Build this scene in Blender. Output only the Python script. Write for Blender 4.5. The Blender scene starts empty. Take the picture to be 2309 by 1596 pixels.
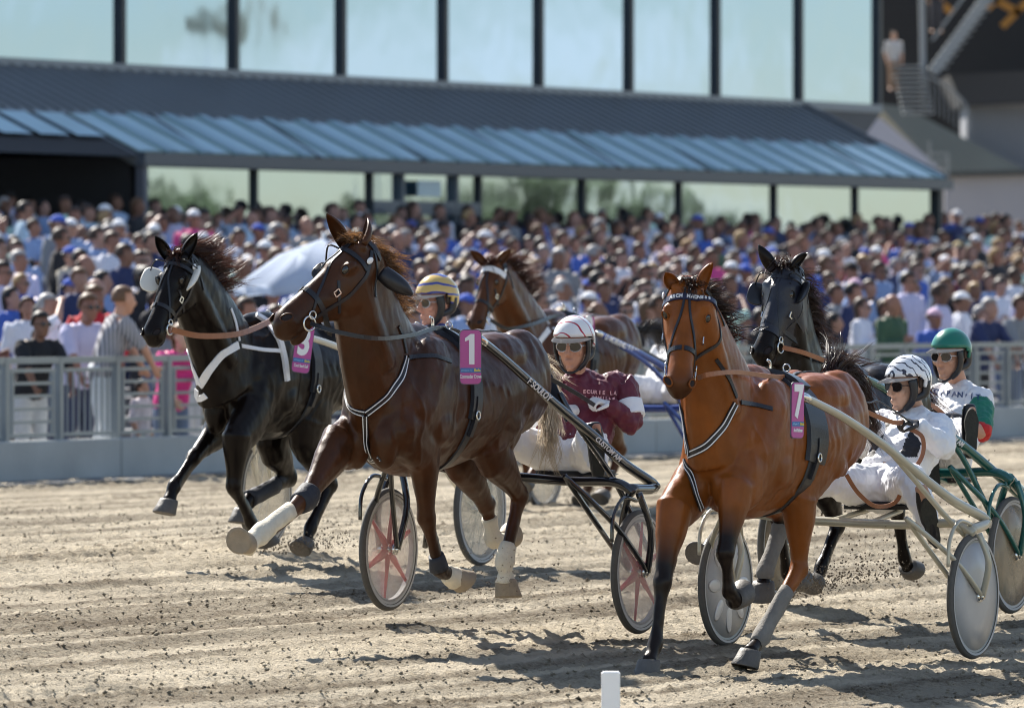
import bpy, bmesh, math, random
import numpy as np
from mathutils import Vector, Matrix, noise
from mathutils.bvhtree import BVHTree

random.seed(7)
np.random.seed(7)
sc = bpy.context.scene
COL = sc.collection
V = Vector

# ------------------------------------------------------------------ camera, sky, sun, exposure
FPX, CX, HY, ZC = 17400.0, 1154.5, 655.0, 2.0      # focal length in picture units of a 2309 wide frame, centre, horizon, eye height
cd = bpy.data.cameras.new('camera')
cam = bpy.data.objects.new('camera', cd)
COL.objects.link(cam)
cam.location = (0, 0, ZC)
cam.rotation_euler = (math.pi / 2, 0, 0)
cd.sensor_width = 36
cd.lens = FPX / 2309 * 36
cd.shift_y = -(797 - HY) / 2309
cd.clip_start = 1
cd.clip_end = 6000
cd.dof.use_dof = True
cd.dof.focus_distance = 42.5
cd.dof.aperture_fstop = 5.0
sc.camera = cam

SUN_DIR = V((-0.60, 1.0, 1.0)).normalized()        # towards the sun
world = bpy.data.worlds.new('World')
sc.world = world
world.use_nodes = True
wn, wl = world.node_tree.nodes, world.node_tree.links
wn.clear()
wo = wn.new('ShaderNodeOutputWorld')
wb = wn.new('ShaderNodeBackground')
sk = wn.new('ShaderNodeTexSky')
sk.sky_type = 'NISHITA'
sk.sun_disc = False
sk.sun_elevation = math.asin(SUN_DIR.z)
sk.sun_rotation = math.atan2(SUN_DIR.x, SUN_DIR.y)
sk.air_density = 1.0
sk.dust_density = 0.25
sk.ozone_density = 2.2
wb.inputs['Strength'].default_value = 0.074
# soft clouds over the whole dome
tc = wn.new('ShaderNodeTexCoord')
mpn = wn.new('ShaderNodeMapping')
mpn.inputs['Scale'].default_value = (5, 5, 17.0)
nz = wn.new('ShaderNodeTexNoise')
nz.inputs['Scale'].default_value = 3.0
nz.inputs['Detail'].default_value = 7
nz.inputs['Roughness'].default_value = 0.55
rp = wn.new('ShaderNodeValToRGB')
rp.color_ramp.elements[0].position = 0.50
rp.color_ramp.elements[0].color = (0, 0, 0, 1)
rp.color_ramp.elements[1].position = 0.72
rp.color_ramp.elements[1].color = (0.75, 0.75, 0.75, 1)
mx = wn.new('ShaderNodeMix')
mx.data_type = 'RGBA'
wl.new(tc.outputs['Generated'], mpn.inputs[0])
wl.new(mpn.outputs[0], nz.inputs['Vector'])
wl.new(nz.outputs[0], rp.inputs[0])
wl.new(rp.outputs[0], mx.inputs[0])
wl.new(sk.outputs[0], mx.inputs[6])
mx.inputs[7].default_value = (9.0, 9.3, 9.6, 1)
wl.new(mx.outputs[2], wb.inputs[0])
wl.new(wb.outputs[0], wo.inputs[0])

sd = bpy.data.lights.new('sun', 'SUN')
sd.energy = 5.0
sd.angle = math.radians(0.55)
sd.color = (1.0, 0.945, 0.86)
sun = bpy.data.objects.new('sun', sd)
COL.objects.link(sun)
sun.rotation_euler = SUN_DIR.to_track_quat('Z', 'Y').to_euler()
sun.location = (-30, 50, 60)

sc.view_settings.view_transform = 'Standard'
sc.view_settings.look = 'None'
sc.view_settings.exposure = 1.16
sc.view_settings.gamma = 1.0
sc.view_settings.use_curve_mapping = False
sc.render.engine = 'CYCLES'
sc.cycles.use_denoising = True
sc.cycles.filter_width = 1.05
sc.cycles.max_bounces = 8
sc.cycles.transparent_max_bounces = 16


# ------------------------------------------------------------------ helpers
def P(px, py, Y):
    """point seen at picture position (px, py) standing Y metres out"""
    return V(((px - CX) / FPX * Y, Y, ZC + (HY - py) / FPX * Y))


TA = math.radians(26.2)
T = V((math.sin(TA), math.cos(TA), 0))             # along the track, away from the camera
M = V((math.cos(TA), -math.sin(TA), 0))            # across the track, stand -> infield
UP = V((0, 0, 1))


def smooth(a, b, x):
    t = min(1, max(0, (x - a) / (b - a)))
    return t * t * (3 - 2 * t)


def ground_z(x, y):
    n = x * M.x + y * M.y
    z = 0.28 - 0.05 * max(-1.2, n + 23) if n > -24.2 else 0.34
    if n > -14:
        z += 0.05 * (n + 14)
    k = smooth(-24.2, -35, n)
    return z * (1 - k) + 0.2 * k


def tag(o, label=None, cat=None, group=None, kind=None):
    if label: o['label'] = label
    if cat: o['category'] = cat
    if group: o['group'] = group
    if kind: o['kind'] = kind
    return o


def link(name, me, parent=None, m=None):
    o = bpy.data.objects.new(name, me)
    COL.objects.link(o)
    if m is not None and me is not None:
        if len(me.materials) == 0:
            me.materials.append(m)
    if parent is not None:
        o.parent = parent
        o.matrix_parent_inverse = parent.matrix_basis.inverted()
    return o


def empty(name, loc, label, cat, group=None):
    o = bpy.data.objects.new(name, None)
    COL.objects.link(o)
    o.location = loc
    o.empty_display_size = 0.1
    return tag(o, label, cat, group)


def bm_mesh(bm, name, shade=True):
    me = bpy.data.meshes.new(name)
    bmesh.ops.recalc_face_normals(bm, faces=bm.faces[:])
    bm.to_mesh(me)
    bm.free()
    if shade:
        me.polygons.foreach_set('use_smooth', [True] * len(me.polygons))
    return me


def bmo(name, bm, m, parent=None, shade=True):
    return link(name, bm_mesh(bm, name, shade), parent, m)


def box(bm, c, ax, ay, az):
    """box with centre c and half-axis vectors"""
    vs = [bm.verts.new(c + ax * i + ay * j + az * k) for i in (-1, 1) for j in (-1, 1) for k in (-1, 1)]
    for f in ((0, 1, 3, 2), (4, 6, 7, 5), (0, 4, 5, 1), (2, 3, 7, 6), (0, 2, 6, 4), (1, 5, 7, 3)):
        bm.faces.new([vs[i] for i in f])
    return vs


def tbox(bm, t0, t1, m0, m1, z0, z1, o=V((0, 0, 0))):
    """box along the track axes measured from origin o"""
    c = o + T * (t0 + t1) / 2 + M * (m0 + m1) / 2 + UP * (z0 + z1) / 2
    return box(bm, c, T * (t1 - t0) / 2, M * (m1 - m0) / 2, UP * (z1 - z0) / 2)


def quad(bm, a, b, c, d):
    return bm.faces.new([bm.verts.new(p) for p in (a, b, c, d)])


def bar(bm, a, b, w, h=None, up=UP):
    """rectangular bar from a to b"""
    h = h or w
    d = (b - a).normalized()
    s = d.cross(up)
    if s.length < 1e-4:
        s = d.cross(V((1, 0, 0)))
    s.normalize()
    u = s.cross(d).normalized()
    return box(bm, (a + b) / 2, d * (b - a).length / 2, s * w / 2, u * h / 2)


def rings(bm, rs, closed_ends=True, cyc=False):
    """skin a list of rings (lists of points)"""
    vr = [[bm.verts.new(p) for p in r] for r in rs]
    n = len(vr[0])
    R = len(vr)
    for i in range(R if cyc else R - 1):
        a, b = vr[i], vr[(i + 1) % R]
        for k in range(n):
            bm.faces.new((a[k], a[(k + 1) % n], b[(k + 1) % n], b[k]))
    if closed_ends and not cyc:
        for r in (vr[0], vr[-1]):
            try:
                bm.faces.new(r)
            except ValueError:
                pass
    return vr


def catmull(pts, sub):
    out = []
    n = len(pts)
    for i in range(n - 1):
        p0 = pts[max(0, i - 1)]
        p1, p2 = pts[i], pts[i + 1]
        p3 = pts[min(n - 1, i + 2)]
        for k in range(sub):
            t = k / sub
            out.append(0.5 * ((2 * p1) + (p2 - p0) * t + (2 * p0 - 5 * p1 + 4 * p2 - p3) * t * t + (3 * p1 - p0 - 3 * p2 + p3) * t ** 3))
    out.append(pts[-1])
    return out


def loft(bm, secs, lat, n=16, cap=0.5, sub=3):
    """secs: (point, lateral half width, other half width); lat: lateral direction or list of them"""
    pts = catmull([s[0] for s in secs], sub)
    ra = catmull([V((s[1], s[2], 0)) for s in secs], sub)
    lats = lat if isinstance(lat, list) else None
    if lats:
        lats = catmull(lats, sub)
    rs = []
    N = len(pts)
    for i, p in enumerate(pts):
        d = (pts[min(N - 1, i + 1)] - pts[max(0, i - 1)])
        if d.length < 1e-7:
            d = V((0, 0, 1))
        d.normalize()
        L = lats[i] if lats else lat
        a = (L - d * L.dot(d))
        a = a.normalized() if a.length > 1e-5 else d.orthogonal().normalized()
        b = d.cross(a)
        ring = [(a * math.cos(q) * ra[i].x + b * math.sin(q) * ra[i].y) for q in [2 * math.pi * k / n for k in range(n)]]
        if i == 0 and cap:
            r = min(ra[i].x, ra[i].y)
            rs.append([p - d * r * cap + v * 0.35 for v in ring])
            rs.append([p - d * r * cap * 0.6 + v * 0.78 for v in ring])
        rs.append([p + v for v in ring])
        if i == N - 1 and cap:
            r = min(ra[i].x, ra[i].y)
            rs.append([p + d * r * cap * 0.6 + v * 0.78 for v in ring])
            rs.append([p + d * r * cap + v * 0.35 for v in ring])
    rings(bm, rs)


def tube(bm, pts, r, n=8, sub=4, lat=V((0.31, 0.77, 0.55))):
    """round tube; r a number or one radius per point"""
    R = r if isinstance(r, (list, tuple)) else [r] * len(pts)
    loft(bm, [(p, q, q) for p, q in zip(pts, R)], lat, n=n, cap=0.2, sub=sub)


def ellip(bm, c, ax, ay, az, nu=14, nv=9):
    """ellipsoid from three half-axis vectors"""
    top = bm.verts.new(c + az)
    bot = bm.verts.new(c - az)
    rows = []
    for j in range(1, nv):
        th = math.pi * j / nv
        rows.append([bm.verts.new(c + ax * math.sin(th) * math.cos(2 * math.pi * i / nu) + ay * math.sin(th) * math.sin(2 * math.pi * i / nu) + az * math.cos(th)) for i in range(nu)])
    for i in range(nu):
        bm.faces.new((top, rows[0][i], rows[0][(i + 1) % nu]))
        bm.faces.new((bot, rows[-1][(i + 1) % nu], rows[-1][i]))
        for j in range(len(rows) - 1):
            bm.faces.new((rows[j][i], rows[j + 1][i], rows[j + 1][(i + 1) % nu], rows[j][(i + 1) % nu]))


def lathe(bm, c, axis, prof, n=32, e1=None, cyc=False):
    """prof: (radius, offset along axis); rings around axis"""
    axis = axis.normalized()
    e1 = (e1 or axis.orthogonal()).normalized()
    e2 = axis.cross(e1)
    rs = [[c + axis * h + (e1 * math.cos(2 * math.pi * k / n) + e2 * math.sin(2 * math.pi * k / n)) * r for k in range(n)] for r, h in prof]
    rings(bm, rs, closed_ends=not cyc, cyc=cyc)


def remesh(bm, voxel, it=4, fac=0.5, name='body'):
    """melt overlapping closed shapes into one continuous skin"""
    me = bm_mesh(bm, name + '_raw')
    o = bpy.data.objects.new('tmp', me)
    COL.objects.link(o)
    r = o.modifiers.new('r', 'REMESH')
    r.mode = 'VOXEL'
    r.voxel_size = voxel
    r.adaptivity = 0
    s = o.modifiers.new('s', 'SMOOTH')
    s.factor = fac
    s.iterations = it
    bpy.context.view_layer.update()
    dg = bpy.context.evaluated_depsgraph_get()
    out = bpy.data.meshes.new_from_object(o.evaluated_get(dg))
    out.name = name
    bpy.data.objects.remove(o)
    bpy.data.meshes.remove(me)
    out.polygons.foreach_set('use_smooth', [True] * len(out.polygons))
    return out


def verts_np(me):
    a = np.empty(len(me.vertices) * 3, np.float32)
    me.vertices.foreach_get('co', a)
    return a.reshape(-1, 3)


def set_attr(me, name, arr):
    at = me.attributes.new(name, 'FLOAT', 'POINT')
    at.data.foreach_set('value', np.asarray(arr, np.float32))


def text_mesh(txt, size, depth=0.002, bold=0.0):
    cu = bpy.data.curves.new('txt', 'FONT')
    cu.body = txt
    cu.size = size
    cu.align_x = 'CENTER'
    cu.align_y = 'CENTER'
    cu.extrude = depth
    cu.offset = bold
    cu.resolution_u = 4
    o = bpy.data.objects.new('t', cu)
    COL.objects.link(o)
    bpy.context.view_layer.update()
    dg = bpy.context.evaluated_depsgraph_get()
    me = bpy.data.meshes.new_from_object(o.evaluated_get(dg))
    bpy.data.objects.remove(o)
    bpy.data.curves.remove(cu)
    return me


def place_text(name, txt, size, c, right, up, m, parent, bold=0.0, sx=1.0, depth=0.002):
    me = text_mesh(txt, size, depth, bold)
    right = right.normalized()
    nrm = right.cross(up).normalized()
    up = nrm.cross(right).normalized()
    mt = Matrix((right * sx, up, nrm)).transposed().to_4x4()
    mt.translation = c
    me.transform(mt)
    return link(name, me, parent, m)


# ------------------------------------------------------------------ materials
MATS = {}


def mat(name, col, rough=0.6, metal=0.0, var=0.12, scale=8.0, bump=0.0, bscale=60.0, spec=0.5, coat=0.0, trans=0.0, sheen=0.0):
    if name in MATS:
        return MATS[name]
    m = bpy.data.materials.new(name)
    m.use_nodes = True
    nt = m.node_tree
    b = nt.nodes['Principled BSDF']
    b.inputs['Roughness'].default_value = rough
    b.inputs['Metallic'].default_value = metal
    b.inputs['Specular IOR Level'].default_value = spec
    b.inputs['Coat Weight'].default_value = coat
    b.inputs['Coat Roughness'].default_value = 0.08
    if trans:
        b.inputs['Transmission Weight'].default_value = trans
    if sheen:
        b.inputs['Sheen Weight'].default_value = sheen
    g = nt.nodes.new('ShaderNodeNewGeometry') if False else nt.nodes.new('ShaderNodeTexCoord')
    n = nt.nodes.new('ShaderNodeTexNoise')
    n.inputs['Scale'].default_value = scale
    n.inputs['Detail'].default_value = 6
    nt.links.new(g.outputs['Object'], n.inputs['Vector'])
    h = nt.nodes.new('ShaderNodeMix')
    h.data_type = 'RGBA'
    c = V(col[:3])
    h.inputs[6].default_value = (*(c * (1 - var)), 1)
    h.inputs[7].default_value = (*[min(1, x) for x in c * (1 + var)], 1)
    nt.links.new(n.outputs[0], h.inputs[0])
    nt.links.new(h.outputs[2], b.inputs['Base Color'])
    if bump:
        n2 = nt.nodes.new('ShaderNodeTexNoise')
        n2.inputs['Scale'].default_value = bscale
        n2.inputs['Detail'].default_value = 4
        nt.links.new(g.outputs['Object'], n2.inputs['Vector'])
        bp = nt.nodes.new('ShaderNodeBump')
        bp.inputs['Strength'].default_value = bump
        bp.inputs['Distance'].default_value = 0.01
        nt.links.new(n2.outputs[0], bp.inputs['Height'])
        nt.links.new(bp.outputs[0], b.inputs['Normal'])
    MATS[name] = m
    return m


def node_mat(name):
    m = bpy.data.materials.new(name)
    m.use_nodes = True
    MATS[name] = m
    return m, m.node_tree, m.node_tree.nodes['Principled BSDF']


steel = mat('galvanised_steel', (0.25, 0.28, 0.30), 0.45, 0.6, 0.15, 3)
chrome = mat('chrome', (0.75, 0.75, 0.73), 0.18, 1.0, 0.05)
black_leather = mat('black_leather', (0.012, 0.012, 0.016), 0.38, 0, 0.3, 20, 0.15, 120)
brown_leather = mat('tan_leather', (0.30, 0.115, 0.05), 0.45, 0, 0.25, 14, 0.1, 90)
white_strap = mat('white_strap', (0.78, 0.78, 0.80), 0.5, 0, 0.06, 30, 0.1, 90)
black_plastic = mat('black_plastic', (0.012, 0.012, 0.014), 0.3, 0, 0.2)
rubber = mat('tyre_rubber', (0.095, 0.088, 0.078), 0.8, 0, 0.2, 30)
white_paint = mat('white_paint', (0.8, 0.8, 0.8), 0.4, 0, 0.04)
concrete = mat('concrete', (0.36, 0.38, 0.38), 0.85, 0, 0.28, 1.6, 0.3, 30)
# ------------------------------------------------------------------ ground: one far sheet and the harrowed track
def ground_material():
    m, nt, b = node_mat('track_dirt')
    N, L = nt.nodes, nt.links
    geo = N.new('ShaderNodeNewGeometry')
    rot = N.new('ShaderNodeMapping')
    rot.vector_type = 'POINT'
    rot.inputs['Rotation'].default_value = (0, 0, TA)      # bring the track direction onto y
    L.new(geo.outputs['Position'], rot.inputs[0])
    st = N.new('ShaderNodeMapping')
    st.inputs['Scale'].default_value = (3.2, 0.10, 1)
    L.new(rot.outputs[0], st.inputs[0])
    n1 = N.new('ShaderNodeTexNoise')                       # long harrow streaks
    n1.inputs['Scale'].default_value = 1.3
    n1.inputs['Detail'].default_value = 6
    n1.inputs['Roughness'].default_value = 0.62
    L.new(st.outputs[0], n1.inputs['Vector'])
    n2 = N.new('ShaderNodeTexNoise')                       # damp and dry patches
    n2.inputs['Scale'].default_value = 1.1
    n2.inputs['Detail'].default_value = 8
    L.new(geo.outputs['Position'], n2.inputs['Vector'])
    n3 = N.new('ShaderNodeTexNoise')                       # grains; in the colour they also hold the shade of the pits
    n3.inputs['Scale'].default_value = 30
    n3.inputs['Detail'].default_value = 5
    n3.inputs['Roughness'].default_value = 0.7
    L.new(geo.outputs['Position'], n3.inputs['Vector'])
    ad = N.new('ShaderNodeMath'); ad.operation = 'MULTIPLY_ADD'
    ad.inputs[1].default_value = 0.62
    L.new(n1.outputs[0], ad.inputs[0])
    ml = N.new('ShaderNodeMath'); ml.operation = 'MULTIPLY'
    ml.inputs[1].default_value = 0.25
    L.new(n2.outputs[0], ml.inputs[0])
    L.new(ml.outputs[0], ad.inputs[2])
    ad2 = N.new('ShaderNodeMath'); ad2.operation = 'MULTIPLY_ADD'
    ad2.inputs[1].default_value = 0.55
    L.new(n3.outputs[0], ad2.inputs[0])
    L.new(ad.outputs[0], ad2.inputs[2])
    cr = N.new('ShaderNodeValToRGB')
    e = cr.color_ramp.elements
    e[0].position = 0.47; e[0].color = (0.085, 0.062, 0.036, 1)
    e[1].position = 0.76; e[1].color = (0.43, 0.368, 0.272, 1)
    k = e.new(0.61); k.color = (0.222, 0.177, 0.120, 1)
    L.new(ad2.outputs[0], cr.inputs[0])
    wv = N.new('ShaderNodeTexNoise')                        # pale crests left by the harrow tines
    wv.inputs['Scale'].default_value = 1.5
    wv.inputs['Detail'].default_value = 2
    st2 = N.new('ShaderNodeMapping')
    st2.inputs['Scale'].default_value = (1, 0.03, 0)
    L.new(rot.outputs[0], st2.inputs[0]); L.new(st2.outputs[0], wv.inputs['Vector'])
    rw = N.new('ShaderNodeValToRGB')
    rw.color_ramp.elements[0].position = .022; rw.color_ramp.elements[0].color = (1, 1, 1, 1)
    rw.color_ramp.elements[1].position = .085; rw.color_ramp.elements[1].color = (0, 0, 0, 1)
    w1 = N.new('ShaderNodeMath'); w1.operation = 'SUBTRACT'; w1.inputs[1].default_value = .5
    w2 = N.new('ShaderNodeMath'); w2.operation = 'ABSOLUTE'
    L.new(wv.outputs[0], w1.inputs[0]); L.new(w1.outputs[0], w2.inputs[0]); L.new(w2.outputs[0], rw.inputs[0])
    pm_ = N.new('ShaderNodeMath'); pm_.operation = 'MULTIPLY'
    pm_.use_clamp = True
    n2b = N.new('ShaderNodeMath'); n2b.operation = 'MULTIPLY'; n2b.inputs[1].default_value = 1.5
    L.new(n2.outputs[0], n2b.inputs[0])
    L.new(rw.outputs[0], pm_.inputs[0]); L.new(n2b.outputs[0], pm_.inputs[1])
    lm = N.new('ShaderNodeMix'); lm.data_type = 'RGBA'
    L.new(pm_.outputs[0], lm.inputs[0]); L.new(cr.outputs[0], lm.inputs[6])
    lm.inputs[7].default_value = (0.74, 0.64, 0.48, 1)
    L.new(lm.outputs[2], b.inputs['Base Color'])
    b.inputs['Roughness'].default_value = 0.95
    b.inputs['Specular IOR Level'].default_value = 0.15
    bp = N.new('ShaderNodeBump')
    bp.inputs['Strength'].default_value = 1.0
    bp.inputs['Distance'].default_value = 0.11
    L.new(n3.outputs[0], bp.inputs['Height'])
    L.new(bp.outputs[0], b.inputs['Normal'])
    return m


dirt = ground_material()


NTAB = {}
def val_noise(X, Y, seed):
    """smooth value noise on numpy arrays"""
    if seed not in NTAB:
        NTAB[seed] = np.random.RandomState(seed).rand(256, 256).astype(np.float32)
    tab = NTAB[seed]
    xi = np.floor(X).astype(int); yi = np.floor(Y).astype(int)
    fx = X - xi; fy = Y - yi
    fx = fx * fx * (3 - 2 * fx); fy = fy * fy * (3 - 2 * fy)
    g = lambda a, b: tab[a % 256, b % 256]
    return (g(xi, yi) * (1 - fx) + g(xi + 1, yi) * fx) * (1 - fy) + (g(xi, yi + 1) * (1 - fx) + g(xi + 1, yi + 1) * fx) * fy


def np_ground(x, y):
    n = x * M.x + y * M.y
    z = np.where(n > -24.2, 0.28 - 0.05 * np.maximum(-1.2, n + 23), 0.34)
    z = z + np.where(n > -14, 0.05 * (n + 14), 0)
    k = np.clip((n + 24.2) / (-35 + 24.2), 0, 1)
    k = k * k * (3 - 2 * k)
    return z * (1 - k) + 0.2 * k


def relief(x, y):
    n = x * M.x + y * M.y
    t = x * T.x + y * T.y
    h = (val_noise(n * 9, t * 0.4, 3) - 0.5) * 0.030 + (val_noise(n * 3.1, t * 0.10, 4) - 0.5) * 0.030
    for fr, st, am, sd in ((2.1, .035, .015, 14), (4.7, .05, .013, 15)):
        rg = 1 - np.abs(2 * val_noise(n * fr, t * st, sd) - 1)
        h += rg ** 5 * am * (.3 + val_noise(n * .6, t * .12, sd + 5))
    soft = 0.45 + 0.9 * val_noise(n * 1.7, t * 0.16, 12)
    h += (val_noise(x * 11, y * 9, 5) - 0.5) * 0.007 * soft
    h += ((val_noise(x * 34, y * 22, 6) - 0.5) * 0.022 + val_noise(x * 19, y * 14, 16) ** 3 * 0.016 - np.maximum(0, val_noise(x * 14, y * 10, 17) - 0.70) * 0.035) * soft
    c = np.maximum(0, val_noise(x * 19 + 7, y * 13, 8) - 0.60)
    h += c * 0.030 * soft
    return h


def grid_mesh(name, xs, ys, zf):
    X, Y = np.meshgrid(xs, ys)
    Z = zf(X, Y)
    co = np.stack([X, Y, Z], -1).reshape(-1, 3).astype(np.float32)
    nx, ny = len(xs), len(ys)
    i = np.arange(nx - 1)[None, :] + nx * np.arange(ny - 1)[:, None]
    f = np.stack([i, i + 1, i + 1 + nx, i + nx], -1).reshape(-1, 4)
    me = bpy.data.meshes.new(name)
    me.vertices.add(len(co)); me.vertices.foreach_set('co', co.ravel())
    me.loops.add(f.size); me.loops.foreach_set('vertex_index', f.ravel().astype(np.int32))
    me.polygons.add(len(f))
    me.polygons.foreach_set('loop_start', np.arange(0, f.size, 4, dtype=np.int32))
    me.polygons.foreach_set('loop_total', np.full(len(f), 4, np.int32))
    me.update()
    me.polygons.foreach_set('use_smooth', [True] * len(f))
    return me


me = grid_mesh('track', np.concatenate([np.arange(-12, -6.2, .15), np.arange(-6.2, 7.2, 0.022), np.arange(7.2, 14, .15)]), np.concatenate([np.arange(24, 35.5, 0.25), np.arange(35.5, 50, 0.036), np.arange(50, 58, 0.06), np.arange(58, 101, 0.14)]),
               lambda X, Y: np_ground(X, Y) + relief(X, Y))
track = tag(link('track', me, None, dirt), kind='structure')
gx = np.concatenate([np.linspace(-1500, -20, 30), np.linspace(-18, 20, 40), np.linspace(24, 1500, 30)])
gy = np.concatenate([np.linspace(-60, 20, 10), np.linspace(24, 130, 60), np.linspace(140, 3000, 30)])
me = grid_mesh('ground', gx, gy, lambda X, Y: np_ground(X, Y) - 0.035)
tag(link('ground', me, None, dirt), kind='structure')

# loose clods lying on the harrowed surface
rg_ = np.random.RandomState(5)
NC = 16000
cy = 36 + 26 * rg_.rand(NC) ** 1.4
cx = (rg_.rand(NC) * 2 - 1) * 0.072 * cy
cr = 0.0035 + 0.010 * rg_.rand(NC) ** 3
cz = np_ground(cx, cy) + relief(cx, cy) + cr * .4
oct_ = np.array([(1, 0, 0), (-1, 0, 0), (0, 1, 0), (0, -1, 0), (0, 0, .85), (0, 0, -.85)])
tri = np.array([(0, 2, 4), (2, 1, 4), (1, 3, 4), (3, 0, 4), (2, 0, 5), (1, 2, 5), (3, 1, 5), (0, 3, 5)])
jit = oct_[None] * (.7 + .6 * rg_.rand(NC, 6, 1)) + (rg_.rand(NC, 6, 3) - .5) * .7
co_ = (np.stack([cx, cy, cz], -1)[:, None] + jit * cr[:, None, None]).reshape(-1, 3).astype(np.float32)
f_ = (tri[None] + 6 * np.arange(NC)[:, None, None]).reshape(-1, 3).astype(np.int32)
me = bpy.data.meshes.new('clods')
me.vertices.add(len(co_)); me.vertices.foreach_set('co', co_.ravel())
me.loops.add(f_.size); me.loops.foreach_set('vertex_index', f_.ravel())
me.polygons.add(len(f_)); me.polygons.foreach_set('loop_start', np.arange(0, f_.size, 3, dtype=np.int32)); me.polygons.foreach_set('loop_total', np.full(len(f_), 3, np.int32))
me.update()
clod_mat = mat('clod_earth', (0.17, 0.13, 0.09), 0.95, 0, 0.4, 9)
tag(link('clods', me, None, dirt), kind='stuff')

# ------------------------------------------------------------------ barrier along the track
F0 = P(162, 1085, 72.8); F0.z = 0.2                  # left end of the wall foot
def FP(t, m=0.0, z=0.0):
    return F0 + T * t + M * m + UP * z

strip_mat = mat('dark_strip', (0.13, 0.135, 0.14), 0.9, 0, 0.25, 4)
bm = bmesh.new()
tbox(bm, -24, 60, -0.1, 0.75, -0.2, 0.035, F0)
tag(bmo('wall_foot_strip', bm, strip_mat, None, False), kind='structure')  # dark strip lying along the foot of the wall
wall = empty('barrier_wall', FP(5), 'low weathered concrete wall under the grey crowd barrier', 'wall')
for i in range(-8, 16):
    bm = bmesh.new()
    tbox(bm, i * 3.0 + 0.86 + 0.012, i * 3.0 + 3.86 - 0.012, -0.16, 0.06, 0.0, 0.40, F0)
    bmesh.ops.bevel(bm, geom=bm.edges[:], offset=0.012, segments=1, affect='EDGES')
    bmo('concrete_block', bm, concrete, wall, False)

fence = empty('crowd_barrier', FP(5, 0, 0.4), 'galvanised steel barrier of rails and bars on the concrete wall', 'fence')
mesh_cache = {}
def unit_box(key, L, w, h):
    """a bar lying along the track, sharing mesh data"""
    if key not in mesh_cache:
        bm = bmesh.new()
        box(bm, V((0, 0, 0)), T * L / 2, M * w / 2, UP * h / 2)
        mesh_cache[key] = bm_mesh(bm, key, False)
        mesh_cache[key].materials.append(steel)
    return mesh_cache[key]
def piece(name, key, L, w, h, loc, parent):
    o = link(name, unit_box(key, L, w, h), parent)
    o.location = loc - parent.location
    o.matrix_parent_inverse = Matrix()
    return o
ft = -17.98
# one flat barred panel, then one with upright bars, in an uneven order
order = [0, 1, 0, 0, 1, 0, 1, 1, 0, 0, 0, 0, 1, 0, 1, 0, 0, 1, 0, 0, 1, 1, 0, 0, 1, 0, 1, 1, 0, 0, 1, 1, 0, 0, 1, 0, 1, 0, 0, 1, 0, 0]
kinds = ['V' if q else 'H' for q in order]
for k in kinds:
    L = 0.92 if k == 'H' else 1.0
    piece('post', 'post', 0.07, 0.07, 0.80, FP(ft, -0.05, 0.78), fence)
    piece('top_rail', 'toprail' + k, L + 0.10, 0.06, 0.06, FP(ft + L / 2 + .05, -0.05, 1.15), fence)
    piece('rail', 'midrail' + k, L - 0.07, 0.03, 0.035, FP(ft + L / 2 + .05, -0.05, 1.055), fence)
    piece('rail', 'midrail' + k, L - 0.07, 0.03, 0.035, FP(ft + L / 2 + .05, -0.05, 0.45), fence)
    if k == 'H':
        for z in (0.935, 0.815, 0.695, 0.575):
            piece('rail', 'hrail', L - 0.20, 0.025, 0.03, FP(ft + L / 2 + .05, -0.05, z), fence)
        for q in (0.13, L - 0.03):
            piece('upright', 'hup', 0.035, 0.035, 0.58, FP(ft + q, -0.05, 0.75), fence)
    else:
        for j in range(1, 9):
            piece('bar', 'vbar', 0.014, 0.014, 0.58, FP(ft + 0.05 + j * L / 9, -0.05, 0.75), fence)
    ft += L + 0.1

# ------------------------------------------------------------------ terrace the crowd stands on
tread = mat('terrace_concrete', (0.17, 0.17, 0.18), 0.9, 0, 0.2, 2)
bm = bmesh.new()
NSTEP = 21
DEPTH = 22.5
def terrace_z(m):
    """height of the terrace at m metres behind the barrier"""
    i = min(NSTEP - 1, max(0, int(m / (DEPTH / NSTEP))))
    return 0.10 + 1.62 * i / (NSTEP - 1)
for i in range(NSTEP):
    z = 0.10 + 1.62 * i / (NSTEP - 1)
    m0 = -0.16 - DEPTH * i / NSTEP
    tbox(bm, -25, 105, m0 - DEPTH / NSTEP - (0 if i < NSTEP - 1 else 6), m0, -0.3, z, F0 - UP * 0.0)
tag(bmo('terrace', bm, tread, None, False), kind='structure')
# ------------------------------------------------------------------ grandstand building
SB = 148.0
B0 = P(320, 345, FPX / SB)                            # eave corner at the left end of the canopy
BZ = 1.55                                             # floor in front of the glass
def BP(t, m, z):
    p = B0 + T * t + M * m
    p.z = z
    return p

def glass_mat(name, tint, rough, spec=1.0, base=(0.02, 0.025, 0.028), metal=0.0):
    """dark glazing that mirrors the sky and whatever stands opposite; slightly wavy panes"""
    m, nt, b = node_mat(name)
    N, L = nt.nodes, nt.links
    b.inputs['Base Color'].default_value = (*tint, 1)
    b.inputs['Metallic'].default_value = metal
    b.inputs['Roughness'].default_value = rough
    tcn = N.new('ShaderNodeNewGeometry')
    n = N.new('ShaderNodeTexNoise')
    n.inputs['Scale'].default_value = 0.55
    n.inputs['Detail'].default_value = 2
    L.new(tcn.outputs['Position'], n.inputs['Vector'])
    bp = N.new('ShaderNodeBump')
    bp.inputs['Strength'].default_value = 0.12
    bp.inputs['Distance'].default_value = 0.06
    L.new(n.outputs[0], bp.inputs['Height'])
    L.new(bp.outputs[0], b.inputs['Normal'])
    return m
up_glass = glass_mat('mirror_glazing', (0.40, 0.54, 0.73), 0.04, metal=1.0)
low_glass = glass_mat('shopfront_glazing', (0.42, 0.54, 0.64), 0.03, metal=1.0)
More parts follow.
